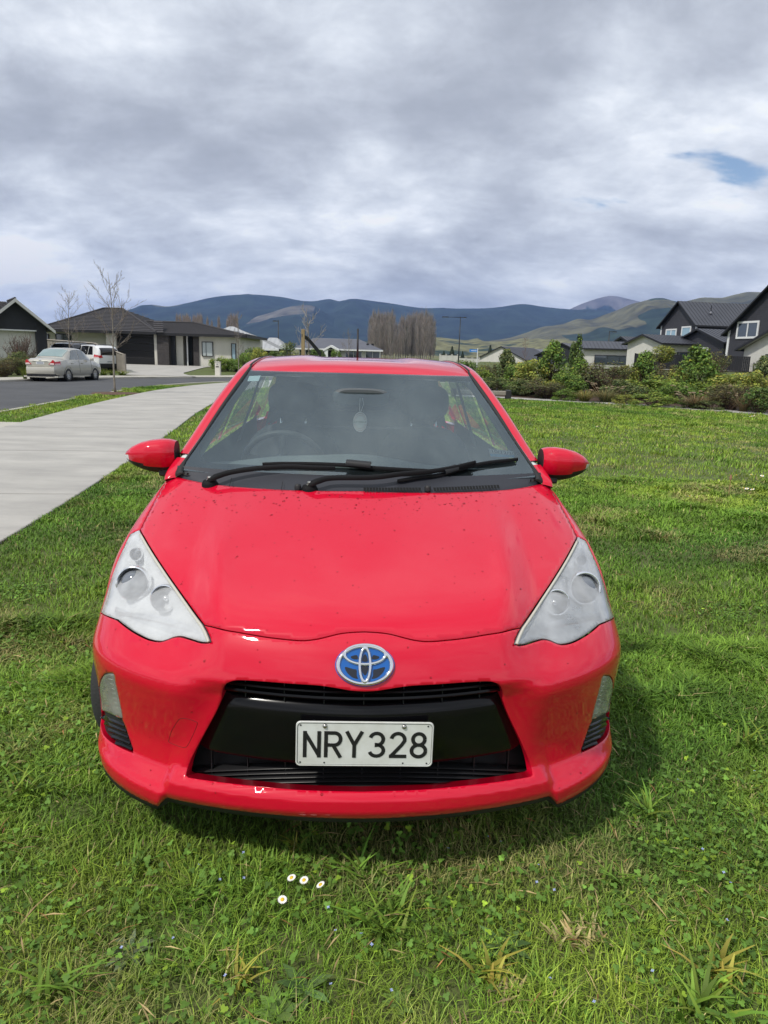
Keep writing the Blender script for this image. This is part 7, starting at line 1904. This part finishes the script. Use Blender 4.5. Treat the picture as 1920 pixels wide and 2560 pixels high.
MB().bbox(-.16, .16, -.16, .16, -.05, top-g, .015).build('pillar', CREAM, root); MB().box(-.09, .09, -.172, -.155, (top-g)*.62, (top-g)*.70).build('slot', FASC, root); MB().bbox(-.18, .18, -.18, .18, top-g, top-g+.03, .008).build('cap', CREAM, root)
MB().box(-.05, .05, -.170, -.158, (top-g)*.80, (top-g)*.90).build('number_tile', mat('grey_tile', (.3, .3, .3), .5), root)
def lamp_post(label, reg, top, base_x, Y, arms, name='street_lamp'):
    p = at(*reg(*top), Y); g = float(gz(p.x, Y)); H = p.z-g
    root = empty(name, (p.x, Y, g), 0, label, 'street lamp', 'black street lamps')
    MB().tube([(0, 0, -.1), (0, 0, H*.3), (0, 0, H)], [.11, .085, .055], 10).build('pole', BLKM, root, True)
    MB().lathe([(.20, -.05), (.18, .10), (.12, .35), (.10, .4)], 12).build('base_sleeve', BLKM, root, True)
    for (dx, dz, L_) in arms:
        MB().tube([(0, 0, H-.12+dz), (dx*.5, 0, H-.10+dz*1.2), (dx, 0, H-.10+dz*1.4)], .04, 8).build('arm', BLKM, root, True)
        s = 1 if dx > 0 else -1
        hd_ = MB().bbox(min(dx-s*.05, dx+s*L_), max(dx-s*.05, dx+s*L_), -.12, .12, H-.16+dz*1.4, H-.04+dz*1.4, .03).build('lamp_head', BLKM, root, True)
        MB().box(min(dx, dx+s*L_*.8), max(dx, dx+s*L_*.8), -.09, .09, H-.175+dz*1.4, H-.162+dz*1.4).build('diffuser', mat('lamp_diffuser', (.6, .6, .56), .3), hd_)
lamp_post('black street lamp beside the pale metal roof left of the wooden stake', r2, (497, 232), 497, 95, [(-.25, 0, .45)])
lamp_post('tall black double arm street lamp right of the poplar clump', r3, (104, 226), 92, 112, [(-1.9, .0, .9), (.55, .0, .35)])
lamp_post('small black street lamp above the low white house on the right', r3, (858, 298), 853, 104, [(.5, 0, .5)])
# street name sign
q = at(*r3(191, 386), 80); g = float(gz(q.x, 80)); root = empty('street_sign', (q.x, 80, g), 0, 'blue street name sign on a white post right of the red car roof', 'sign')
MB().tube([(0, 0, -.1), (0, 0, q.z-g)], .05, 8).build('post', WTRIM, root)
e = at(*r3(150, 393), 80); MB().box(e.x-q.x, -.02, -.03, .01, q.z-g-.42, q.z-g-.12).build('name_plate', mat('sign_blue', (.02, .20, .62), .5), root)
MB().box(e.x-q.x+.15, -.12, -.036, -.031, q.z-g-.31, q.z-g-.23).build('name_band', mat('sign_white', (.55, .65, .78), .5), root)
# white garden walls beyond the lawn
for (x0, x1, y0, y1, Y, lab, nm) in [(2, 90, 415, 470, 128, 'far white garden wall left of the street lamp on the right', 'garden_wall'), (98, 196, 430, 470, 122, 'far white garden wall behind the street sign', 'garden_wall')]:
    a, b = at(*r3(x0, y0), Y), at(*r3(x1, y0+10), Y); root = empty(nm, (a.x, Y, float(gz(a.x, Y))), 0, lab, 'wall'); h = (a.z+b.z)/2-float(gz(a.x, Y))
    MB().box(0, b.x-a.x, 0, .2, -.3, h).build('wall_panel', WHITE, root); MB().box(-.05, b.x-a.x+.05, -.05, .25, h, h+.07).build('coping', FASC, root)
    for k in range(4): MB().box((b.x-a.x)*k/3-.15, (b.x-a.x)*k/3+.15, -.04, .24, -.3, h+.16).build('pier', WHITE, root)
# bench on the right
c = at(*r3(364, 597), 27.2); root = empty('bench', (c.x, 27.2, 0), R(-6), 'low timber bench with dark block ends beside the shrub border', 'bench')
H = c.z
MB().bbox(-2.3, -.02, -.05, .20, H-.20, H-.06, .012).build('seat_plank', TIMB, root); MB().bbox(-2.3, -.02, .23, .46, H-.20, H-.06, .012).build('seat_plank', TIMB, root)
for x in (-.02, -2.1): MB().bbox(x-.20, x, -.12, .52, -.05, H-.02, .015).build('leg', mat('dark_block', (.022, .022, .024), .7), root)
for x in (-.55, -.75): MB().tube([(x, .35, H-.06), (x, .35, H+.04)], .03, 8).build('arm_stud', BLKM, root)
# wooden stake with tie beside the sapling
s0 = at(*r2(640, 284), 22.0); root = empty('tree_stake', (s0.x, 22.0, 0), 0, 'square wooden stake with black tie beside the pale sapling', 'stake')
MB().bbox(-.05, .05, -.05, .05, -.2, s0.z, .006).build('post', TIMB2, root)
e0 = at(*r2(632, 318), 21.93)-Vector((s0.x, 22, 0)); e1 = at(*r2(668, 335), 22.1)-Vector((s0.x, 22, 0)); e2 = at(*r2(745, 430), 22.4)-Vector((s0.x, 22, 0))
MB().add([e0+Vector((0, 0, .04)), e1+Vector((0, 0, .05)), e2+Vector((0, 0, .08)), e2-Vector((0, 0, .10)), e1-Vector((0, 0, .09)), e0-Vector((0, 0, .05))]+[p+Vector((0, .012, 0)) for p in (e0+Vector((0, 0, .04)), e1+Vector((0, 0, .05)), e2+Vector((0, 0, .08)), e2-Vector((0, 0, .10)), e1-Vector((0, 0, .09)), e0-Vector((0, 0, .05)))],
         [(5, 4, 1, 0), (4, 3, 2, 1), (6, 7, 10, 11), (7, 8, 9, 10), (0, 1, 7, 6), (1, 2, 8, 7), (4, 5, 11, 10), (3, 4, 10, 9)]).build('tie_strap', RUB, root)
# ============================================================ GRASS, WEEDS AND FLOWERS
CARC, CARS = math.cos(CAR_YAW), math.sin(CAR_YAW)
def in_car(x, y):
    dx, dy = x-CAR_POS[0], y-CAR_POS[1]; lx, ly = CARC*dx+CARS*dy, -CARS*dx+CARC*dy
    return (np.abs(lx) < .66) & (ly > .75) & (ly < 3.7)
pr_ = off_line(PATH_C, 1.5); pl_ = off_line(PATH_C, -1.5)
def on_hard(x, y):
    """paths, road and beds where no grass grows"""
    R_ = np.interp(y, pr_[:, 1], pr_[:, 0]); L_ = np.interp(y, pl_[:, 1], pl_[:, 0]); kx = np.interp(y, KN[:, 1], KN[:, 0])
    onpath = (x < R_-.004) & (x > L_+.004); left = x < kx+.02
    yr = np.interp(x, RP[:, 0], RP[:, 1]); rp = (y > yr-.66)
    link = (y > 11.0+(x+11.5)*.2) & (y < 13.65) & (x < -6.5)
    return onpath | left | rp | link | ((x < -8.9+.7) & (np.hypot((x+9.13)/.85, (y-24)/1.1) < 1))
def turf(name, n, y0, y1, seed, wide, segs, kfun, label):
    r = np.random.default_rng(seed)
    # uniform over the wedge in view (a little wider than the frame)
    y = np.sqrt(r.uniform((y0+1.4)**2, (y1+1.4)**2, n))-1.4; x = r.uniform(-1, 1, n)*(.62*y+1.1)
    k = ~on_hard(x, y) & ~in_car(x, y); x, y = x[k], y[k]; n = len(x); p2 = np.stack([x, y], 1)
    patch = fbm(p2*.9+40, 5, 5); fine = fbm(p2*5+11, 4, 9); dry = fbm(p2*1.7+90, 5, 15); tall = fbm(p2*2.4+70, 4, 21); hue = fbm(p2*.35+20, 4, 29)
    d = np.hypot(x, y)
    thin = (fine < .30) & (r.random(n) < .55); keep = ~thin; x, y, patch, fine, dry, tall, d, hue = (q[keep] for q in (x, y, patch, fine, dry, tall, d, hue)); n = len(x)
    h = (.016+.034*patch+.075*np.clip(tall-.55, 0, 1)*3.0)*r.uniform(.5, 1.3, n)*(1+.012*d)
    w = np.maximum(.0017, wide*d)*r.uniform(.7, 1.35, n)*(1+1.2*np.clip(tall-.6, 0, 1)*4)
    a = r.uniform(0, 6.283, n); lean = r.uniform(.25, 1.5, n)*h; dx, dy = np.cos(a), np.sin(a); sx, sy = -dy, dx
    mid = np.array([.175, .310, .036]); yel = np.array([.330, .425, .055]); drk = np.array([.088, .190, .026]); straw = np.array([.46, .37, .18])
    t = np.clip((patch-.30)/.36+r.normal(0, .22, n), 0, 1)[:, None]; C = drk*(1-t)+mid*t
    t = np.clip((hue-.34)/.20, 0, 1)*.9*np.clip(.5+(fine-.45)*2.5+r.normal(0, .3, n), 0, 1); C = C*(1-t[:, None])+yel*t[:, None]
    t = np.clip((dry-.56)/.12, 0, 1)*.6*(r.random(n) < .6)+(r.random(n) < .025)*.8; t = np.clip(t, 0, 1)[:, None]; C = C*(1-t)+straw*t
    C = C*(.55+.95*np.clip(fbm(np.stack([x, y], 1)*3.1+3, 4, 55), 0, 1))[:, None]
    C = np.clip(C*r.lognormal(0, .25, (n, 1)), .004, .8); z0 = np.full(n, -.012)
    hw = w/2; one = np.ones(n)
    def pt(f, hh, ww): return np.stack([x+dx*lean*f+sx*ww, y+dy*lean*f+sy*ww, z0+h*hh], 1)
    if segs == 2:
        V = np.stack([pt(0, 0, -hw), pt(0, 0, hw), pt(.3, .62, -hw*.85), pt(.3, .62, hw*.85), pt(1, .88, 0*hw)], 1).reshape(-1, 3); o = (np.arange(n)*5)[:, None]
        F = np.concatenate([o+[[0, 1, 3]], o+[[0, 3, 2]], o+[[2, 3, 4]]]); m = 5; sh = np.array([.55, .55, .95, .95, 1.15])
    else:
        V = np.stack([pt(0, 0, -hw), pt(0, 0, hw), pt(.7, .95, 0*hw)], 1).reshape(-1, 3); F = (np.arange(n)*3)[:, None]+np.array([[0, 1, 2]]); m = 3; sh = np.array([.8, .8, 1.1])
    CC = np.repeat(C, m, 0)
    o = bpy.data.objects.new(name, raw_mesh(name, V, F, CC, LEAF)); COL.objects.link(o); tag(o, label, None, None, 'stuff'); return o
turf('lawn_grass', 260000, .85, 3.6, 1, .0015, 2, None, 'dense short green grass in the foreground around the red car')
turf('lawn_grass', 260000, 3.6, 9.0, 2, .0011, 2, None, 'short green grass either side of the red car')
turf('lawn_grass', 460000, 9.0, 31.0, 3, .0011, 1, None, 'short green grass of the far lawn and verge')

def clover(n, seed):
    r = np.random.default_rng(seed); y = np.sqrt(r.uniform(2.2**2, 5.6**2, n))-1.4; x = r.uniform(-1, 1, n)*(.62*y+1.0)
    p2 = np.stack([x, y], 1); den = fbm(p2*1.9+5, 4, 33); k = (den+r.normal(0, .05, n) > .47) & ~on_hard(x, y) & ~in_car(x, y); x, y = x[k], y[k]; n = len(x)
    s = r.uniform(.0032, .0068, n); z = r.uniform(.004, .034, n); a0 = r.uniform(0, 6.28, n); tx, ty = r.normal(0, .35, n), r.normal(0, .35, n)
    C = np.array([.125, .240, .038])*r.lognormal(0, .28, (n, 1)); yl = r.random(n) < .10; C[yl] = C[yl]*[1.7, 1.35, .8]
    V, F, CC = [], [], []
    for L in range(3):
        a = a0+L*2.094; cx, cy = x+np.cos(a)*s*.85, y+np.sin(a)*s*.85; ring = []
        for q in range(6):
            t = a+q*1.047; ox, oy = np.cos(t)*s*.85, np.sin(t)*s*.85
            ring.append(np.stack([cx+ox, cy+oy, z+(cx+ox-x)*tx+(cy+oy-y)*ty+.15*s], 1))
        V.append(np.stack(ring, 1).reshape(-1, 3)); CC.append(np.repeat(C*r.uniform(.85, 1.15, (n, 1)), 6, 0))
        F.append((np.arange(n)*6)[:, None]+np.array([[0, 1, 2, 3, 4, 5]])+L*n*6)
    V, CC = np.concatenate(V), np.concatenate(CC); F6 = np.concatenate(F); F3 = np.concatenate([F6[:, [0, 1, 2]], F6[:, [0, 2, 3]], F6[:, [0, 3, 4]], F6[:, [0, 4, 5]]])
    o = bpy.data.objects.new('clover_leaves', raw_mesh('clover_leaves', V, F3, CC, LEAF)); COL.objects.link(o); tag(o, 'small round clover leaves scattered through the foreground grass', None, None, 'stuff')
clover(34000, 8)
def litter(n, seed):
    r = np.random.default_rng(seed); y = np.sqrt(r.uniform(2.2**2, 8.4**2, n))-1.4; x = r.uniform(-1, 1, n)*(.62*y+1.0); p2 = np.stack([x, y], 1)
    k = (fbm(p2*1.7+90, 5, 15)+r.normal(0, .05, n) > .50) & ~on_hard(x, y) & ~in_car(x, y); x, y = x[k], y[k]; n = len(x)
    P = np.stack([x, y, r.uniform(.008, .035, n)], 1); N = rand_unit(r, n)*.4+[0, 0, 1]; N /= np.linalg.norm(N, axis=1, keepdims=True)
    C = np.array([.36, .27, .13])*r.lognormal(0, .3, (n, 1)); br = r.random(n) < .25; C[br] = C[br]*[.75, .5, .4]
    V, F, CC = leaves(r, P, N, r.uniform(.03, .09, n), r.uniform(.002, .005, n), C); o = bpy.data.objects.new('dry_grass_litter', raw_mesh('dry_grass_litter', V, F, CC, LEAF)); COL.objects.link(o); tag(o, 'dry straw coloured grass litter lying in the turf', None, None, 'stuff')
litter(9000, 9)
def ground_px(px, py, z=0.0):
    d = wray(px, py); t = (z-CAM_H)/d.z; return Vector((d.x*t, d.y*t, z))
# rosettes and coarse tufts that stand out singly
def rosette(seed, n=9, L=.085, W=.028, base=(.085, .135, .06)):
    r = np.random.default_rng(seed); V, F, C = [], [], []; k = 0
    for i in range(n):
        a = i*2.4+r.normal(0, .2); l = L*r.uniform(.7, 1.1); up = r.uniform(.25, .8); c = tint(r, 1, base, .15, .06)[0]
        for t in (0, .3, .65, 1.0):
            w = W*(.25+.75*math.sin(math.pi*min(1, t*.8+.12)))*(0.15 if t == 1 else 1); z = l*up*(t-.55*t*t)
            for s in (-1, 1): V.append((math.cos(a)*l*t-math.sin(a)*w/2*s, math.sin(a)*l*t+math.cos(a)*w/2*s, z+.004*abs(s))); C.append(c*(.8+.3*t))
        for q in range(3): F.append((k+q*2, k+q*2+1, k+q*2+3, k+q*2+2))
        k += 8
    return raw_mesh('leaves', np.array(V), np.array(F), np.array(C), LEAF)
def coarse(seed, n=16, H=.13, base=(.10, .19, .025)):
    r = np.random.default_rng(seed); V, F, C = [], [], []; k = 0
    for i in range(n):
        a = r.uniform(0, 6.28); h = H*r.uniform(.5, 1.1); ln = h*r.uniform(.3, 1.3); w = r.uniform(.004, .008); c = tint(r, 1, base, .2, .08)[0]; o = r.normal(0, .015, 2)
        for t in (0, .35, .7, 1.0):
            ww = w*(1-t*.9)
            for s in (-1, 1): V.append((o[0]+math.cos(a)*ln*t*t-math.sin(a)*ww*s, o[1]+math.sin(a)*ln*t*t+math.cos(a)*ww*s, h*(t-.25*t*t))); C.append(c*(.7+.45*t))
        for q in range(3): F.append((k+q*2, k+q*2+1, k+q*2+3, k+q*2+2))
        k += 8
    return raw_mesh('blades', np.array(V), np.array(F), np.array(C), LEAF)
ROS = [rosette(1, 9, .06, .018, (.12, .20, .06)), rosette(2, 7, .05, .020, (.15, .24, .06)), rosette(3, 11, .07, .015, (.16, .21, .11))]; COA = [coarse(4, 18, .095, (.15, .27, .035)), coarse(5, 24, .085, (.19, .30, .04)), coarse(6, 16, .075, (.34, .33, .06)), coarse(7, 34, .030, (.44, .36, .17))]
def weed(me, px, py, s, nm, label, part, group):
    p = ground_px(px, py); root = empty(nm, (p.x, p.y, -.012), random.uniform(0, 6.28), label, 'weed', group); root.scale = (s,)*3; link_mesh(part, me, root)
for i, (px, py, s, k, lab) in enumerate([(322, 2375, 1.0, 2, 'grey green weed rosette in the lower left grass'), (760, 2470, 1.2, 0, 'broad leaved weed rosette at the bottom centre of the grass'), (690, 2530, 1.2, 1, 'leafy weed rosette at the very bottom edge of the grass'), (1262, 2365, 1.2, 0, 'weed rosette left of the dry straw patch'), (995, 2510, 1.0, 1, 'small weed rosette at the bottom right of centre'), (950, 2210, .8, 1, 'small rosette right of the daisies')]):
    weed(ROS[k], px, py, s, 'weed_rosette', lab, 'leaves', 'weed rosettes in the foreground grass')
r = np.random.default_rng(77)
for i, (px, py, s, k, lab) in enumerate([(905, 2200, 1.2, 0, 'tall grass tuft right of the daisies'), (960, 2330, 1.35, 1, 'large bright grass tuft in the centre foreground'), (985, 2270, 1.1, 0, 'grass tuft above the large bright tuft'), (60, 1990, 1.3, 1, 'broad bladed tuft at the left edge of the grass'), (345, 2165, .9, 0, 'grass tuft left of the daisies'), (1620, 2030, 1.1, 1, 'pale tuft right of the bumper corner'), (1875, 1870, 1.4, 1, 'yellow green tuft at the right edge'), (1230, 2440, 1.3, 2, 'yellowing tuft at the lower right of centre'), (1265, 2470, 1.2, 3, 'straw coloured tuft at the lower right'), (1590, 2065, 1.0, 3, 'dry straw tuft right of the bumper'), (1430, 2350, 1.5, 3, 'wide dry straw patch in the right foreground'), (1480, 2330, 1.3, 3, 'dry straw tuft beside the wide straw patch'), (1800, 2440, 1.4, 2, 'yellow arching tuft at the lower right'), (1750, 2530, 1.5, 1, 'green arching tuft at the bottom right corner'), (150, 2480, 1.3, 0, 'dark green tuft at the bottom left'), (1540, 2205, 1.0, 0, 'small grass tuft in the right foreground'), (740, 2120, .8, 2, 'yellow tuft just behind the daisies'), (600, 2450, 1.1, 2, 'yellow feathery tuft at the bottom left of centre'), (1850, 1960, 1.0, 3, 'straw tuft near the right edge')]):
    weed(COA[k], px, py, s, 'grass_tuft', lab, 'blades', 'coarse grass tufts in the foreground')
# daisies
PET = mat('daisy_white', (.82, .82, .80), .6); YEL = mat('daisy_yellow', (.72, .48, .03), .7); GST = mat('flower_stalk', (.10, .17, .03), .7)
def daisy_meshes():
    b = MB(); n = 18
    for i in range(n):
        a = 2*math.pi*i/n; c, s = math.cos(a), math.sin(a); w = .0016
        b.add([(.003*c-w*.5*s, .003*s+w*.5*c, .001), (.003*c+w*.5*s, .003*s-w*.5*c, .001), (.009*c+w*s, .009*s-w*c, .0022), (.0115*c, .0115*s, .0015), (.009*c-w*s, .009*s+w*c, .0022)], [(0, 1, 2, 3, 4)])
    def me(b_, nm, m):
        q = bpy.data.meshes.new(nm); q.from_pydata(b_.v, [], b_.f); q.materials.append(m); return q
    d = MB().lathe([(.0045, .0012), (.0042, .0030), (.0025, .0042), (0, .0046)], 12); st = MB().tube([(0, 0, -.05), (.002, 0, -.02), (0, 0, 0)], .0009, 5)
    return me(b, 'petals', PET), me(d, 'centre', YEL), me(st, 'stalk', GST)
DM = daisy_meshes()
def daisy(p, s, label, group, tilt=(0, 0)):
    root = empty('daisy', p, random.uniform(0, 6), label, 'flower', group); root.scale = (s,)*3; root.rotation_euler = (tilt[0], tilt[1], random.uniform(0, 6))
    for m_, nm in zip(DM, ('petals', 'centre', 'stalk')): link_mesh(nm, m_, root)
k = 1.1573
for (x, y), lab in zip([(630, 1897), (657, 1902), (693, 1912), (610, 1944)], ['white daisy at the top left of the foreground group', 'white daisy in the middle of the foreground group', 'white daisy at the right of the foreground group', 'white daisy lowest of the foreground group']):
    p = ground_px(x*k, y*k, .045); daisy(p, 1.12, lab, 'daisies in front of the bumper', (random.uniform(.2, .5), random.uniform(-.2, .2)))
for i, (x, y) in enumerate([(1400+1405/3.19, 980+665/3.19), (1400+1525/3.19, 980+660/3.19), (1400+1557/3.19, 980+668/3.19), (1400+1612/3.19, 980+670/3.19), (1400+1602/3.19, 980+688/3.19), (1400+1440/3.19, 980+456/3.19), (1400+1465/3.19, 980+768/3.19), (1400+1490/3.19, 980+772/3.19), (1400+1512/3.19, 980+770/3.19), (1400+1535/3.19, 980+778/3.19), (1400+1035/3.19, 980+832/3.19), (1400+295/3.19, 980+276/3.19), (1400+312/3.19, 980+274/3.19), (1400+1520/3.19, 980+196/3.19), (1400+1545/3.19, 980+192/3.19)]):
    p = ground_px(x, y, .05); daisy(p, 1.3+.10*p.y, 'small white daisy dotted over the lawn on the right', 'daisies dotted over the right lawn', (.3, 0))
# tiny blue speedwell
BLU = mat('speedwell_blue', (.38, .45, .80), .6)
fm = bpy.data.meshes.new('petals'); vv = []; ff = []
for i in range(4):
    a = 1.571*i; vv += [(0, 0, 0), (.0035*math.cos(a-.5), .0035*math.sin(a-.5), .001), (.0048*math.cos(a), .0048*math.sin(a), .0012), (.0035*math.cos(a+.5), .0035*math.sin(a+.5), .001)]; ff.append((i*4, i*4+1, i*4+2, i*4+3))
fm.from_pydata(vv, [], ff); fm.materials.append(BLU)
sm = bpy.data.meshes.new('stalk'); tb = MB().tube([(0, 0, -.035), (0, 0, 0)], .0007, 4); sm.from_pydata(tb.v, [], tb.f); sm.materials.append(GST)
vS7 = lambda x, y: (300+x/2.074, 2050+y/2.074); vS8 = lambda x, y: (1100+x/2.023, 1900+y/2.023)
for q in [vS7(410, 232), vS7(640, 168), vS7(518, 308), vS7(642, 300), vS7(275, 612), vS7(545, 805), vS7(1117, 572), vS7(1250, 588), vS7(1305, 645), vS7(1093, 850), vS7(1080, 452), vS7(8, 660), vS7(1407, 882), vS8(245, 388), vS8(308, 412), vS8(42, 446), vS8(578, 657), vS8(498, 530), vS8(490, 617), vS8(1435, 568), vS8(1470, 620), vS8(1328, 450), vS8(1452, 808), vS8(1075, 1066), vS8(557, 1103), vS8(1590, 55), vS8(1203, 98), vS8(780, 1222)]:
    p = ground_px(*q, .035); root = empty('speedwell', p, random.uniform(0, 6), 'tiny pale blue flower scattered in the foreground grass', 'flower', 'tiny blue flowers in the grass'); root.scale = (.95,)*3; root.rotation_euler = (.35, 0, random.uniform(0, 6))
    link_mesh('petals', fm, root); link_mesh('stalk', sm, root)
# brown seed stalk on the right lawn
p = ground_px(1400+1342/3.19, 980+832/3.19); root = empty('seed_stalk', p, 0, 'single brown seed stalk standing in the right lawn', 'plant')
H = 6*.032*p.y/6; MB().tube([(0, 0, 0), (.005, 0, .10), (0, 0, .20)], .004, 5).build('stalk', mat('dry_stalk', (.32, .17, .10), .8), root); MB().lathe([(.0, .18), (.012, .19), (.014, .215), (.008, .24), (0, .25)], 8).build('seed_head', mat('dry_stalk'), root)
